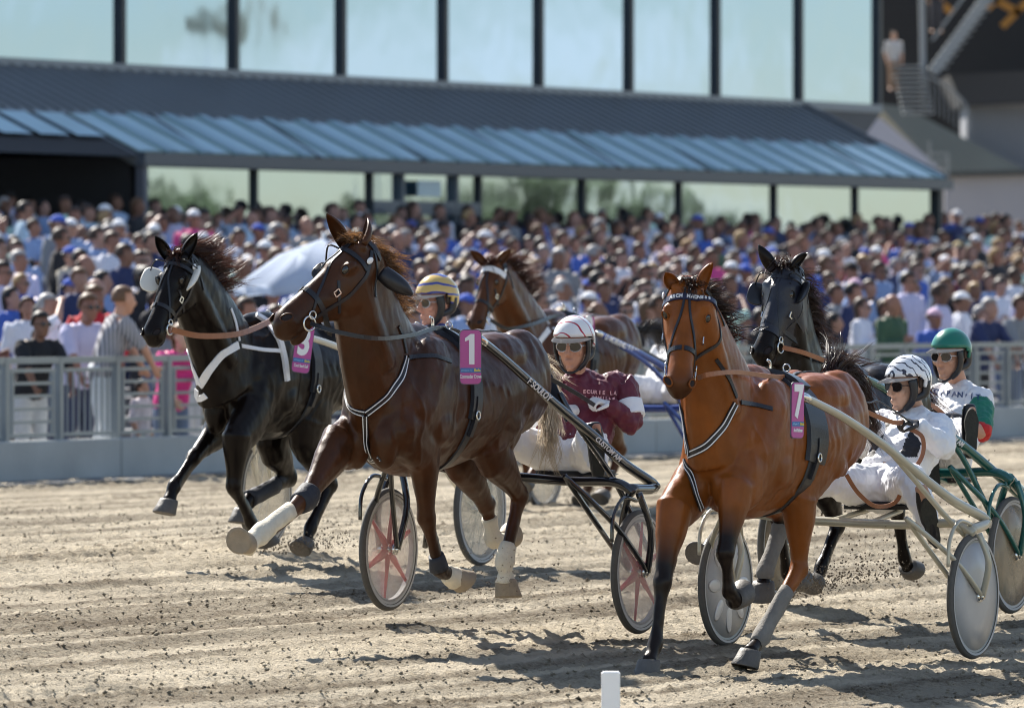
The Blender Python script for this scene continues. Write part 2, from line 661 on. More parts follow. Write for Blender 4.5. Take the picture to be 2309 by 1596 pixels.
dark_frame = mat('dark_frame', (0.025, 0.03, 0.035), 0.45, 0, 0.15)
roof_metal = mat('dark_roof_sheet', (0.20, 0.22, 0.225), 0.5, 0.1, 0.10, 1.2)
rib_metal = mat('roof_rib', (0.105, 0.115, 0.125), 0.5, 0.1, 0.14, 1.2)
bar_metal = mat('canopy_bar', (0.29, 0.42, 0.45), 0.4, 0.4, 0.1, 1.2)
canopy_glass = mat('canopy_glass', (0.50, 0.66, 0.65), 0.3, 0.45, 0.06, 1.0)
grey_wall = mat('grey_render', (0.30, 0.31, 0.34), 0.8, 0, 0.1, 1)
dark_inside = mat('dark_interior', (0.018, 0.018, 0.02), 0.8, 0, 0.3)  # near-black stands in for the shade inside the entrance and rooms

ZE = B0.z                                             # eave height
# the roof: the eave at m=0, the upper facade at m=-D
D = 3.05
ZT = ZE + 1.43
bld = empty('grandstand', BP(10, -2, BZ), 'dark glass grandstand with ribbed pent roof and mirrored upper windows', 'building')
def t_at(px, m):
    """t where the facade plane at m is crossed by the picture column px"""
    k = (px - CX) / FPX
    o = B0 + M * m
    return (k * o.y - o.x) / (T.x - k * T.y)
TL = t_at(2130, 0)                                             # length of eave, left corner to right end
TW0 = -15.0
frac = 0.44                                           # part of the slope that is glazed, from the eave up
def RP(t, f, lift=0.0):
    """point on the roof slope: f=0 eave, f=1 top"""
    return BP(t, -D * f, ZE + (ZT - ZE) * f + lift)
nrm = (T.cross(RP(0, 1) - RP(0, 0))).normalized()
if nrm.z < 0: nrm = -nrm
# solid sheet part of the roof, with raised ribs as pieces
bm = bmesh.new()
a, b_, c, d = RP(TW0, frac), RP(TL + 0.2, frac), RP(TL + 0.2, 1.0), RP(TW0, 1.0)
lo = [p - nrm * 0.10 for p in (a, b_, c, d)]
vs = [bm.verts.new(p) for p in (a, b_, c, d)] + [bm.verts.new(p) for p in lo]
for f in ((0, 1, 2, 3), (7, 6, 5, 4), (0, 4, 5, 1), (1, 5, 6, 2), (2, 6, 7, 3), (3, 7, 4, 0)):
    bm.faces.new([vs[i] for i in f])
roof = bmo('roof', bm, roof_metal, bld, False)
bm = bmesh.new()
bar(bm, RP(0, frac + 0.01), RP(0, 0.985), 0.04, 0.03, nrm)
ribm = bm_mesh(bm, 'rib', False); ribm.materials.append(rib_metal)
k = 0
t = TW0 + 0.2
while t < TL:
    o = link('rib', ribm, roof)
    o.matrix_parent_inverse = Matrix()
    o.location = T * t + nrm * 0.03
    t += 0.42
# glazed lower part: panes between dark bars
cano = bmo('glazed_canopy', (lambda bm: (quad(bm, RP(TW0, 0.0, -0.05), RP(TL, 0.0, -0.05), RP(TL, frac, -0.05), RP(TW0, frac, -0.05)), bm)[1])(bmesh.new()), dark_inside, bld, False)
t = 0.0
PW = 1.12
i = 0
while t < TL - 0.2:
    bm = bmesh.new()
    w = PW - 0.40
    p0 = [RP(t + 0.05, 0.02, 0.02), RP(t + 0.05 + w, 0.02, 0.02), RP(t + 0.05 + w, frac - 0.015, 0.02), RP(t + 0.05, frac - 0.015, 0.02)]
    vs = [bm.verts.new(p) for p in p0] + [bm.verts.new(p - nrm * 0.03) for p in p0]
    for f in ((0, 1, 2, 3), (7, 6, 5, 4), (0, 4, 5, 1), (1, 5, 6, 2), (2, 6, 7, 3), (3, 7, 4, 0)):
        bm.faces.new([vs[q] for q in f])
    bmo('pane', bm, canopy_glass, cano, False)
    bm = bmesh.new()
    bar(bm, RP(t + PW - 0.15, 0.0, 0.03), RP(t + PW - 0.15, frac, 0.03), 0.34, 0.06, nrm)
    bmo('glazing_bar', bm, bar_metal, cano, False)
    t += PW
    i += 1
# the panes seen beyond the left corner go on down the other roof end
t = -PW
while t > TW0 + 1:
    bm = bmesh.new()
    p0 = [RP(t + 0.05, 0.02, 0.02), RP(t + 0.93, 0.02, 0.02), RP(t + 0.93, frac - 0.015, 0.02), RP(t + 0.05, frac - 0.015, 0.02)]
    p0 = [RP(t + 0.05, 0.17, 0.02), RP(t + 0.93, 0.17, 0.02), p0[2], p0[3]]
    bm.faces.new([bm.verts.new(p) for p in p0])
    bmo('pane', bm, canopy_glass, cano, False)
    t -= PW
# dark bars modelled as the shadow the canopy frame casts across
for t in np.arange(2.2, TL, 3.7):
    bm = bmesh.new()
    bar(bm, RP(t, 0.01, -0.02), RP(t + 0.5, frac, -0.02), 0.10, 0.10, nrm)
    bmo('shadow_bar', bm, dark_frame, cano, False)
# gutter / fascia
bm = bmesh.new()
bar(bm, BP(-0.15, 0.06, ZE - 0.09), BP(TL + 0.1, 0.06, ZE - 0.09), 0.16, 0.20)
bmo('gutter', bm, mat('gutter_metal', (0.07, 0.085, 0.11), 0.4, 0.4, 0.1), bld, False)
bm = bmesh.new()
bar(bm, RP(TL + 0.1, 0.0), RP(TL + 0.22, 1.0), 0.12, 0.16, nrm)
bmo('verge_trim', bm, rib_metal, bld, False)

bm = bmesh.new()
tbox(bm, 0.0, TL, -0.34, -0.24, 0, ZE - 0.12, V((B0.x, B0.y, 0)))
bmo('window_backing', bm, dark_inside, bld, False)  # added dark sheet, keeps the sunlit interior out of the pane gaps
# lower shopfront: panes and mullions right under the eave
low_t = [0.12] + [t_at(q, 0) for q in (592, 852, 1097, 1330, 1548, 1762, 1945)] + [TL - 0.1]
for i in range(len(low_t) - 1):
    a, b2 = low_t[i], low_t[i + 1]
    bm = bmesh.new()
    tb = [BP(a + 0.05, -0.16, BZ + 0.12), BP(b2 - 0.05, -0.16, BZ + 0.12), BP(b2 - 0.05, -0.16, ZE - 0.2), BP(a + 0.05, -0.16, ZE - 0.2)]
    quad(bm, *tb)
    w_ = bmo('window', bm, low_glass, bld, False)
    bm = bmesh.new()
    bar(bm, BP(a, -0.12, BZ), BP(a, -0.12, ZE - 0.19), 0.06, 0.06, T)
    bmo('mullion', bm, dark_frame, bld, False)
bm = bmesh.new()
bar(bm, BP(TL - 0.05, -0.12, BZ), BP(TL - 0.05, -0.12, ZE - 0.19), 0.12, 0.12, T)
bmo('mullion', bm, dark_frame, bld, False)
bm = bmesh.new()
tbox(bm, -0.2, TL, -0.6, -0.05, 0, BZ + 0.1, V((B0.x, B0.y, 0)))
bmo('plinth', bm, dark_frame, bld, False)
# door with cross rails and a pale sign under the third mullion
door = bmo('door', (lambda bm: (bar(bm, BP(t_at(918, 0), -0.10, BZ), BP(t_at(918, 0), -0.10, ZE - 0.2), 0.08, 0.08, T), bar(bm, BP(t_at(1040, 0), -0.10, BZ), BP(t_at(1040, 0), -0.10, ZE - 0.2), 0.08, 0.08, T),
     bar(bm, BP(t_at(852,0), -0.09, ZE - 0.62 - .12), BP(t_at(1092,0), -0.09, ZE - 0.62 - .12), 0.05, 0.22), bar(bm, BP(t_at(852,0), -0.09, ZE - 1.05), BP(t_at(1092,0), -0.09, ZE - 1.05), 0.05, 0.06), bm)[-1])(bmesh.new()), mat('door_rail', (0.10, 0.12, 0.15), 0.4, 0.3, 0.1), bld, False)
bm = bmesh.new()
bar(bm, BP(t_at(945,0), -0.03, ZE - 0.42), BP(t_at(997,0), -0.03, ZE - 0.42), 0.02, 0.26)
tag(bmo('door_sign', bm, mat('pale_sign', (0.5, 0.62, 0.64), 0.5, 0, 0.05), bld, False), 'blank pale sign over the door rail')
# corner post and the deep dark entrance left of it
bm = bmesh.new()
bar(bm, BP(0, 0, BZ - 0.3), BP(0, 0, ZE - 0.19), 0.14, 0.14, T)
bmo('corner_post', bm, mat('post_grey', (0.10, 0.11, 0.14), 0.5, 0.2, 0.1), bld, False)
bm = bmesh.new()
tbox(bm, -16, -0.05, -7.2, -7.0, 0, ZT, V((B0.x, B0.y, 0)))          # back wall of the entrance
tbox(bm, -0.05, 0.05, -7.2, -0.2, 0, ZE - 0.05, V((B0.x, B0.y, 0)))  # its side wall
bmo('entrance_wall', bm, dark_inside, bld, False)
bm = bmesh.new()
bar(bm, BP(-6.0, -6.9, BZ), BP(-6.0, -6.9, ZE - 1.3), 0.08, 0.08, T)
bar(bm, BP(-3.4, -6.9, BZ), BP(-3.4, -6.9, ZE - 1.3), 0.08, 0.08, T)
bar(bm, BP(-8.2, -6.9, ZE - 1.3), BP(-0.2, -6.9, ZE - 1.3), 0.08, 0.08)
bmo('entrance_frame', bm, mat('entrance_frame', (0.05, 0.055, 0.06), 0.4, 0.3, 0.1), bld, False)
# verge beam of the open end
bm = bmesh.new()
bar(bm, RP(-0.1, 0.0, -0.12), RP(-0.1, 1.0, -0.12), 0.12, 0.16, nrm)
bmo('verge_beam', bm, rib_metal, bld, False)

# upper facade: tall mirrored panes between dark mullions, leaning on the roof top
ZU = ZT + 0.10
UM = -D - 0.02
up_px = [-40, 270, 526, 768, 998, 1214, 1417, 1613, 1800, 1977]
def t_at(px, m):
    """t where the facade plane at m is crossed by the picture column px"""
    k = (px - CX) / FPX
    o = B0 + M * m
    return (k * o.y - o.x) / (T.x - k * T.y)
up_t = [t_at(p, UM) for p in up_px]
up_t = [up_t[0] - 4.1, ] + up_t
HU = 5.2
for i in range(len(up_t) - 1):
    a, b2 = up_t[i], up_t[i + 1]
    bm = bmesh.new()
    quad(bm, BP(a + 0.07, UM, ZU), BP(b2 - 0.07, UM, ZU), BP(b2 - 0.07, UM, ZU + HU), BP(a + 0.07, UM, ZU + HU))
    bmo('window', bm, up_glass, bld, False)
    bm = bmesh.new()
    bar(bm, BP(a, UM + 0.01, ZU - 0.05), BP(a, UM + 0.01, ZU + HU), 0.16, 0.12, T)
    bmo('mullion', bm, dark_frame, bld, False)
TR = up_t[-1]
bm = bmesh.new()
bar(bm, BP(TR, UM + 0.01, ZU - 0.05), BP(TR, UM + 0.01, ZU + HU), 0.16, 0.12, T)
bmo('mullion', bm, dark_frame, bld, False)
bm = bmesh.new()
tbox(bm, up_t[0], TR + 0.05, UM - 0.05, UM + 0.10, ZU - 0.16, ZU, V((B0.x, B0.y, 0)))
bmo('sill', bm, mat('sill_metal', (0.16, 0.19, 0.23), 0.4, 0.4, 0.1), bld, False)
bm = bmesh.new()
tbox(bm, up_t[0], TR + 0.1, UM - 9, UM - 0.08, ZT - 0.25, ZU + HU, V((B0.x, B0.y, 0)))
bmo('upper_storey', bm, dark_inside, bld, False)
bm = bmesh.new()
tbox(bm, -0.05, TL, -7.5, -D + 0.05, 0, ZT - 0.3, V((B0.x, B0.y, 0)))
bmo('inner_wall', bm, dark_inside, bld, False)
bm = bmesh.new()                                       # sloped soffit under the overhanging end
e0 = up_t[-2]
pts = [BP(e0, UM + .06, ZU - 0.16), BP(TR + 0.05, UM + .06, ZU - 0.16), BP(TR - 0.9, UM + .06, ZU - 0.75), BP(e0 + 1.2, UM + .06, ZU - 0.75)]
pb = [p - M * 5 for p in pts]
rings(bm, [pts, pb])
bmo('soffit', bm, mat('soffit', (0.05, 0.055, 0.065), 0.6, 0, 0.1), bld, False)

# ------------------------------------------------------------------ what stands right of the grandstand: annex with stairs
ann = empty('annex_building', BP(70, -4, BZ), 'grey annex with dark gallery and sloped roof right of the grandstand', 'building')
YA = 215.0
def A(px, py, dy=0.0):
    return P(px, py, YA + dy)
def slab(bm, pts, depth):
    """polygon in a facade, given real depth away from the camera"""
    rings(bm, [pts, [p + V((0, depth, 0)) for p in pts]])
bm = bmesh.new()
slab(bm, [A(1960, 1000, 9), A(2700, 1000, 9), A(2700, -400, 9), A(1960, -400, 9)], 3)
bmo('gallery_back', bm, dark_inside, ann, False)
bm = bmesh.new()
slab(bm, [A(2130, 398, -8), A(2700, 382, -8), A(2700, 900, -8), A(2130, 900, -8)], .35)
bmo('wall', bm, mat('pale_wall', (0.30, 0.30, 0.34), 0.8, 0, 0.08, 1), ann, False)
bm = bmesh.new()
slab(bm, [A(2130, 398, -8.3), A(2700, 384, -8.3), A(2700, 372, -8.3), A(2130, 387, -8.3)], 1)
bmo('parapet', bm, dark_frame, ann, False)
bm = bmesh.new()
slab(bm, [A(1975, 232), A(2040, 240), A(2330, 392), A(2130, 402)], 5)
bmo('sloped_roof', bm, mat('slope_grey', (0.12, 0.14, 0.14), 0.6, 0.1, 0.12, 0.8), ann, False)
bm = bmesh.new()
slab(bm, [A(1935, 285, -2), A(1985, 265, -2), A(2128, 385, -2), A(2010, 350, -2)], 1.2)
bmo('gable', bm, mat('pale_wall2', (0.34, 0.35, 0.42), 0.8, 0, 0.08, 1), ann, False)
bm = bmesh.new()
slab(bm, [A(2180, 240, 2), A(2700, 214, 2), A(2700, 420, 2), A(2180, 420, 2)], 3)
bmo('cladding', bm, grey_wall, ann, False)
for k in range(26):
    bm = bmesh.new()
    x = 2180 + k * 8.5
    bar(bm, A(x, 242, 1.95), A(x, 392, 1.95), 0.02, 0.03, V((0, 1, 0)))
    bmo('batten', bm, mat('batten', (0.2, 0.205, 0.22), 0.7, 0, 0.1), ann, False)
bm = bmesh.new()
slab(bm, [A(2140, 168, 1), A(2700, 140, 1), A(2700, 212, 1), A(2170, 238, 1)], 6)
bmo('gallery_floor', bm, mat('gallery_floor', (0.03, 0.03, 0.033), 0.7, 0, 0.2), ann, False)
orange = mat('orange_steel', (0.40, 0.17, 0.02), 0.6, 0, 0.15, 1)
for q in ((2085, -20, 2150, 30), (2225, 20, 2320, -70), (2260, 60, 2330, -10), (2040, -60, 2110, 10), (2190, -30, 2300, 30)):
    bm = bmesh.new()
    bar(bm, A(q[0], q[1], 6), A(q[2], q[3], 6), 0.2, 0.2, V((0, 1, 0)))
    bmo('brace', bm, orange, ann, False)
grey_paint = mat('grey_paint', (0.22, 0.24, 0.26), 0.5, 0.2, 0.1)
bm = bmesh.new()
bar(bm, A(2083, 258, -1), A(2078, -60, -1), 0.16, 0.16, V((0, 1, 0)))
bmo('column', bm, grey_paint, ann, False)
# upper straight flight
st = empty('staircase', A(2150, 130, 1), 'straight grey steel stair rising right under the dark gallery roof', 'stairs')
pa, pb = A(2105, 162, 0), A(2262, -55, 0)
for s in (-0.0, 1.3):
    bm = bmesh.new()
    bar(bm, pa + V((0, s, 0)), pb + V((0, s, 0)), 0.05, 0.28, V((0, 0, 1)))
    bar(bm, pa + V((0.0, s, .9)), pb + V((0.0, s, .9)), 0.04, 0.04)
    bmo('stringer', bm, grey_paint, st, False)
for k in range(15):
    p = pa.lerp(pb, (k + .5) / 15)
    bm = bmesh.new()
    box(bm, p + V((0.10, .65, 0.05)), V((0.24, 0, 0)), V((0, .62, 0)), V((0, 0, 0.025)))
    bmo('step', bm, grey_paint, st, False)
# lower curved flight with rail
st2 = empty('staircase', A(2050, 230, -1), 'lower curved stair flight with arched rail beside the mirrored windows', 'stairs')
for k in range(11):
    p = A(2045 + k * 2.5, 150 + k * 10.5, -1.5)
    bm = bmesh.new()
    box(bm, p, V((0.42, 0, 0)), V((0, .5, 0)), V((0, 0, 0.02)))
    bmo('step', bm, grey_paint, st2, False)
bm = bmesh.new()
tube(bm, [A(2090, 172, -2), A(2130, 190, -2), A(2160, 215, -2), A(2182, 245, -2), A(2186, 300, -2)], 0.025, 6)
bmo('hand_rail', bm, grey_paint, st2, False)
for k in range(9):
    x = 2092 + k * 10.5
    y = 172 + (x - 2090) ** 2 / 125
    bm = bmesh.new()
    bar(bm, A(x, y, -2), A(x, y + 85, -2), 0.02, 0.02, V((0, 1, 0)))
    bmo('baluster', bm, grey_paint, st2, False)
bm = bmesh.new()
bar(bm, A(2096, 395, -9), A(2096, 318, -9), 0.05, 0.05, V((0, 1, 0)))
bar(bm, A(2138, 395, -9), A(2138, 345, -9), 0.05, 0.05, V((0, 1, 0)))
for y in (346, 362, 378):
    bar(bm, A(2096, y, -9), A(2138, y, -9), 0.03, 0.05)
tag(bmo('roof_rail', bm, grey_paint, None, False), 'short grey ladder rail standing at the right end of the canopy', 'railing')

# ------------------------------------------------------------------ trees and the light mast opposite (seen in the glass)
tree_bm, trunk_bm = bmesh.new(), bmesh.new()
def leafy_tree(loc, h, r, seed):
    rnd = random.Random(seed)
    tube(trunk_bm, [loc, loc + V((.1, 0, h * .35)), loc + V((-.1, .1, h * .8))], [r * .10, r * .07, r * .03], 7)
    for i in range(700):
        d = V((rnd.gauss(0, 1), rnd.gauss(0, 1), rnd.gauss(0, 1))).normalized() * rnd.random() ** .4
        c = loc + V((d.x * r, d.y * r, h * .60 + d.z * h * .42))
        c += V((noise.noise(c * .5), noise.noise(c * .5 + V((9, 0, 0))), noise.noise(c * .5 + V((0, 9, 0))))) * r * .35
        a = V((rnd.uniform(-1, 1), rnd.uniform(-1, 1), rnd.uniform(-1, 1))).normalized()
        b_ = a.orthogonal().normalized()
        s = rnd.uniform(.22, .5) * r * .33
        tree_bm.faces.new([tree_bm.verts.new(c + v * s) for v in (a, b_, -a * .8, -b_)])
mid = BP(11, 0, 0)
rd = V((0.79, 0.61, 0)).normalized()
sdv = V((rd.y, -rd.x, 0))
rt = random.Random(3)
for i in range(46):
    q = mid + rd * (120 + rt.uniform(-10, 25)) + sdv * (-86 + i * 3.1)
    q.z = 0
    leafy_tree(q, rt.choice((3.6, 4.4, 5.2, 6.0, 6.8)) * rt.uniform(.75, 1.0) * (1.25 if i > 26 or i < 14 else .85), rt.uniform(1.8, 3.0), i)
woods = tag(bmo('far_trees', tree_bm, mat('leaf_green', (0.07, 0.095, 0.026), 0.7, 0, 0.5, .5), None, False), kind='stuff')
tag(bmo('far_tree_trunks', trunk_bm, mat('bark', (0.10, 0.075, 0.05), 0.9, 0, 0.3)), kind='stuff')
mast = empty('light_mast', mid + rd * 150, 'tall floodlight mast standing across the infield', 'floodlight')
vp = P(515, 52, 255.0)
dd_ = (vp - BP(0, UM, 0)).dot(M)
mp = vp - M * 2 * dd_; MZ = mp.z; mp.z = 0
mast.location = mp
bm = bmesh.new()
tube(bm, [mp, mp + V((0, 0, MZ - .3))], [0.10, 0.07], 8)
bmo('pole', bm, steel, mast)
bm = bmesh.new()
for k in range(14):
    ang = 2 * math.pi * k / 14
    c = mp + V((math.cos(ang) * .72, math.sin(ang) * .72, MZ + .22 * math.sin(k * 2.1)))
    box(bm, c, V((.22, 0, 0)), V((0, .2, 0)), V((0, 0, .2)))
bmo('lamp_head', bm, mat('lamp_housing', (0.22, 0.2, 0.13), 0.5, 0.2, 0.3), mast, False)
# ------------------------------------------------------------------ people
def tint_mat(name, rough, var=0.12, scale=6.0, bump=0.0, spec=0.4, stripes=None):
    """material that takes its base colour from the object's own colour"""
    m, nt, b = node_mat(name)
    N, L = nt.nodes, nt.links
    oi = N.new('ShaderNodeObjectInfo')
    tcn = N.new('ShaderNodeTexCoord')
    n = N.new('ShaderNodeTexNoise')
    n.inputs['Scale'].default_value = scale
    n.inputs['Detail'].default_value = 5
    L.new(tcn.outputs['Object'], n.inputs['Vector'])
    mr = N.new('ShaderNodeMapRange')
    mr.inputs['To Min'].default_value = 1 - var
    mr.inputs['To Max'].default_value = 1 + var
    L.new(n.outputs[0], mr.inputs[0])
    mm = N.new('ShaderNodeVectorMath')
    mm.operation = 'SCALE'
    L.new(oi.outputs['Color'], mm.inputs[0])
    L.new(mr.outputs[0], mm.inputs['Scale'])
    if stripes:
        wv = N.new('ShaderNodeTexWave')
        wv.bands_direction = stripes[0]
        wv.inputs['Scale'].default_value = stripes[1]
        wv.inputs['Distortion'].default_value = 0.3
        L.new(tcn.outputs['Object'], wv.inputs['Vector'])
        cr = N.new('ShaderNodeValToRGB')
        cr.color_ramp.interpolation = 'CONSTANT'
        cr.color_ramp.elements[0].color = (1, 1, 1, 1)
        cr.color_ramp.elements[1].position = 0.55
        cr.color_ramp.elements[1].color = (0.30, 0.30, 0.34, 1)
        L.new(wv.outputs[0], cr.inputs[0])
        m2 = N.new('ShaderNodeVectorMath'); m2.operation = 'MULTIPLY'
        L.new(mm.outputs[0], m2.inputs[0]); L.new(cr.outputs[0], m2.inputs[1])
        L.new(m2.outputs[0], b.inputs['Base Color'])
    else:
        L.new(mm.outputs[0], b.inputs['Base Color'])
    b.inputs['Roughness'].default_value = rough
    b.inputs['Specular IOR Level'].default_value = spec
    if bump:
        bp = N.new('ShaderNodeBump')
        bp.inputs['Strength'].default_value = bump
        bp.inputs['Distance'].default_value = 0.02
        L.new(n.outputs[0], bp.inputs['Height'])
        L.new(bp.outputs[0], b.inputs['Normal'])
    return m


skin_mat = tint_mat('skin', 0.5, 0.10, 9)
cloth_mat = tint_mat('cloth', 0.85, 0.10, 5, 0.5)
plaid_mat = tint_mat('striped_cloth', 0.85, 0.08, 5, 0.3, stripes=('X', 9))
hair_mat = tint_mat('hair', 0.55, 0.35, 25, 0.4)
gloss_mat = tint_mat('gloss_paint', 0.22, 0.04, 4, 0, 0.6)
lens_mat = mat('dark_lens', (0.015, 0.012, 0.012), 0.08, 0, 0.1, spec=0.8)
sole_mat = mat('boot_sole', (0.035, 0.035, 0.03), 0.8, 0, 0.4, 14, 0.4, 60)


def frame(fwd, up=UP):
    f = fwd.normalized()
    l = up.cross(f).normalized()                       # the figure's own left
    u = f.cross(l).normalized()
    return f, l, u


def add_head(bm, c, fwd, up, s=1.0, fine=True):
    """head with face; c = centre of the skull"""
    f, l, u = frame(fwd, up)
    q = lambda a, b, d: c + (f * a + l * b + u * d) * s
    ellip(bm, q(-.012, 0, .028), f * .098 * s, l * .077 * s, u * .098 * s, 18, 12)
    loft(bm, [(q(.012, 0, .03), .070 * s, .085 * s), (q(.020, 0, -.03), .066 * s, .076 * s), (q(.028, 0, -.075), .054 * s, .060 * s), (q(.036, 0, -.108), .036 * s, .040 * s)], l, 16)
    if fine:
        loft(bm, [(q(.094, 0, .018), .011 * s, .010 * s), (q(.106, 0, -.010), .013 * s, .013 * s), (q(.118, 0, -.032), .017 * s, .014 * s)], l, 8)
        ellip(bm, q(.102, 0, -.036), f * .012 * s, l * .021 * s, u * .010 * s, 8, 6)
        for sg in (-1, 1):
            ellip(bm, q(.083, sg * .032, .036), f * .014 * s, l * .028 * s, u * .010 * s, 8, 6)      # brow
            ellip(bm, q(.068, sg * .046, -.020), f * .022 * s, l * .022 * s, u * .022 * s, 8, 6)     # cheek
            ellip(bm, q(-.005, sg * .078, -.004), f * .022 * s, l * .012 * s, u * .034 * s, 8, 6)    # ear
        ellip(bm, q(.088, 0, -.064), f * .016 * s, l * .026 * s, u * .008 * s, 10, 6)                # lips
        ellip(bm, q(.086, 0, -.078), f * .016 * s, l * .022 * s, u * .008 * s, 10, 6)
        ellip(bm, q(.076, 0, -.104), f * .020 * s, l * .022 * s, u * .016 * s, 10, 6)                # chin
    else:
        ellip(bm, q(.098, 0, -.02), f * .022 * s, l * .016 * s, u * .03 * s, 6, 5)
        for sg in (-1, 1):
            ellip(bm, q(-.005, sg * .078, -.004), f * .022 * s, l * .014 * s, u * .034 * s, 6, 5)


def add_hand(bm, w, d, pn, curl=0.9, side=1, s=1.0, thumb=0.6):
    """five fingered hand at wrist w pointing along d, palm facing pn"""
    d = d.normalized()
    pn = (pn - d * pn.dot(d)).normalized()
    a = d.cross(pn).normalized() * side                 # towards the thumb
    loft(bm, [(w - d * .02 * s, .026 * s, .022 * s), (w + d * .03 * s, .036 * s, .018 * s), (w + d * .085 * s, .041 * s, .015 * s)], a, 10, sub=2)
    lens = (.072, .080, .076, .060)
    for i in range(4):
        b = w + (d * .085 + a * (.030 - .020 * i)) * s
        pts = [b - d * .02 * s]
        cur = d.copy()
        p = b.copy()
        pts.append(p.copy())
        for k in range(3):
            ang = curl * (0.75, 1.0, 0.8)[k]
            ax = cur.cross(pn)
            cur = (Matrix.Rotation(-ang, 3, d.cross(pn).normalized()) @ cur).normalized() if False else (cur * math.cos(ang) + (pn - d * 0).normalized() * math.sin(ang) if k == 0 else cur)
            if k > 0:
                n2 = (pn * math.cos(sum((0.75, 1.0, .8)[:k]) * curl) - d * math.sin(sum((0.75, 1.0, .8)[:k]) * curl))
                cur = (cur * math.cos(ang) + n2 * math.sin(ang)).normalized()
            p = p + cur * lens[i] * (0.45, 0.32, 0.25)[k] * s
            pts.append(p.copy())
        loft(bm, [(q, r * s, r * s) for q, r in zip(pts, (.0105, .0105, .0100, .0092, .0075))], a, 8, sub=2)
    tb = w + (d * .03 + a * .026) * s
    t1 = tb + (d * .6 + a * .8).normalized() * .04 * s
    t2 = t1 + (d * .8 + a * .2 + pn * thumb).normalized() * .035 * s
    t3 = t2 + (d * .7 - a * .3 + pn * thumb * 1.4).normalized() * .028 * s
    loft(bm, [(tb - a * .01 * s, .015 * s, .015 * s), (t1, .013 * s, .013 * s), (t2, .011 * s, .011 * s), (t3, .008 * s, .008 * s)], pn, 8, sub=2)


def limbs(j, g=0.0):
    """lofts of one figure from its joints; g = extra girth for clothes"""
    L = (j['shL'] - j['shR']).normalized()
    out = {}
    pel, ch, nk = j['pelvis'], j['chest'], j['neck']
    w = pel.lerp(ch, 0.45)
    k = j.get('k', 1.0)
    LP = (j['hipL'] - j['hipR']).normalized()
    out['torso'] = ([(pel - (ch - pel).normalized() * .07, .150 * k + g, .105 * k + g), (pel, .170 * k + g, .125 * k + g), (w, .155 * k + g, .115 * k + g), (ch, .180 * k + g, .125 * k + g),
                     (ch.lerp(nk, .55), .165 * k + g, .105 * k + g), (ch.lerp(nk, .92), .075 + g, .075 + g)], [LP, LP, LP, L, L, L])
    out['neck'] = ([(nk - (j['head'] - nk).normalized() * .05, .062, .066), (nk, .056, .060), (j['head'] - (j['head'] - nk).normalized() * .06, .054, .060)], L)
    for s in 'LR':
        sh, el, wr = j['sh' + s], j['el' + s], j['wr' + s]
        ch2 = ch.lerp(nk, .6)
        out['arm' + s] = ([(sh.lerp(ch2, .35), .060 + g, .070 + g), (sh, .066 * k + g, .070 * k + g), (sh.lerp(el, .45), .054 * k + g, .054 * k + g), (el, .044 + g, .044 + g)], L)
        out['fore' + s] = ([(el, .043 + g, .043 + g), (el.lerp(wr, .3), .045 + g, .043 + g), (wr, .029 + g, .026 + g)], L)
        hp, kn, an = j['hip' + s], j['kn' + s], j['an' + s]
        out['thigh' + s] = ([(hp.lerp(pel, .2), .095 * k + g, .105 * k + g), (hp.lerp(kn, .35), .086 * k + g, .090 * k + g), (kn, .060 + g, .062 + g)], LP)
        out['shin' + s] = ([(kn, .058 + g, .062 + g), (kn.lerp(an, .3), .058 + g, .062 + g), (an, .038 + g, .042 + g)], LP)
        to = j['to' + s]
        out['foot' + s] = ([(an - (to - an).normalized() * .03, .038 + g, .045 + g), (an.lerp(to, .4), .045 + g, .042 + g), (to, .038 + g, .026 + g)], LP)
    return out


def add_parts(bm, lb, names, n=12, sub=3):
    for q in names:
        secs, lat = lb[q]
        loft(bm, secs, lat, n, sub=sub)


def wrinkle(me, amp, sc_, seed=0):
    """soft folds in cloth"""
    me.update()
    n = len(me.vertices)
    co = verts_np(me)
    nr = np.empty(n * 3, np.float32); me.vertices.foreach_get('normal', nr); nr = nr.reshape(-1, 3)
    d = np.empty(n, np.float32)
    for i in range(n):
        c = V(co[i]) * sc_ + V((seed, 0, 0))
        d[i] = noise.noise(c) * amp + noise.noise(V((c.x * 2.6, c.y * 2.6, c.z * 1.4))) * amp * .6
    me.vertices.foreach_set('co', (co + nr * d[:, None]).ravel())
    me.update()


def hair_shell(c, fwd, up, style, s=1.0, seed=0):
    f, l, u = frame(fwd, up)
    bm = bmesh.new()
    bmesh.ops.create_uvsphere(bm, u_segments=18, v_segments=12, radius=1)
    kill = []
    for v in bm.verts:
        d = v.co.copy()
        keep = d.z > (-.35 if d.x < .15 else .22 + d.x * .22)
        if style == 'long':
            keep = d.z > (-.99 if d.x < -.05 else (.30 + d.x * .3 if abs(d.y) < .75 else -.2))
        if style == 'bald':
            keep = d.x < .0 and -.45 < d.z < .35
        if not keep:
            kill.append(v)
        nz_ = noise.noise(d * 3 + V((seed, 0, 0))) * .06
        r = V((.116, .098, .120)) * (1 + nz_)
        if style == 'long' and d.z < 0:
            r = V((.115, .105, .112 + .20 * (-d.z)))
        v.co = c + (f * (d.x * r.x - .014) + l * d.y * r.y + u * (d.z * r.z + .028)) * s
    bmesh.ops.delete(bm, geom=kill, context='VERTS')
    return bm


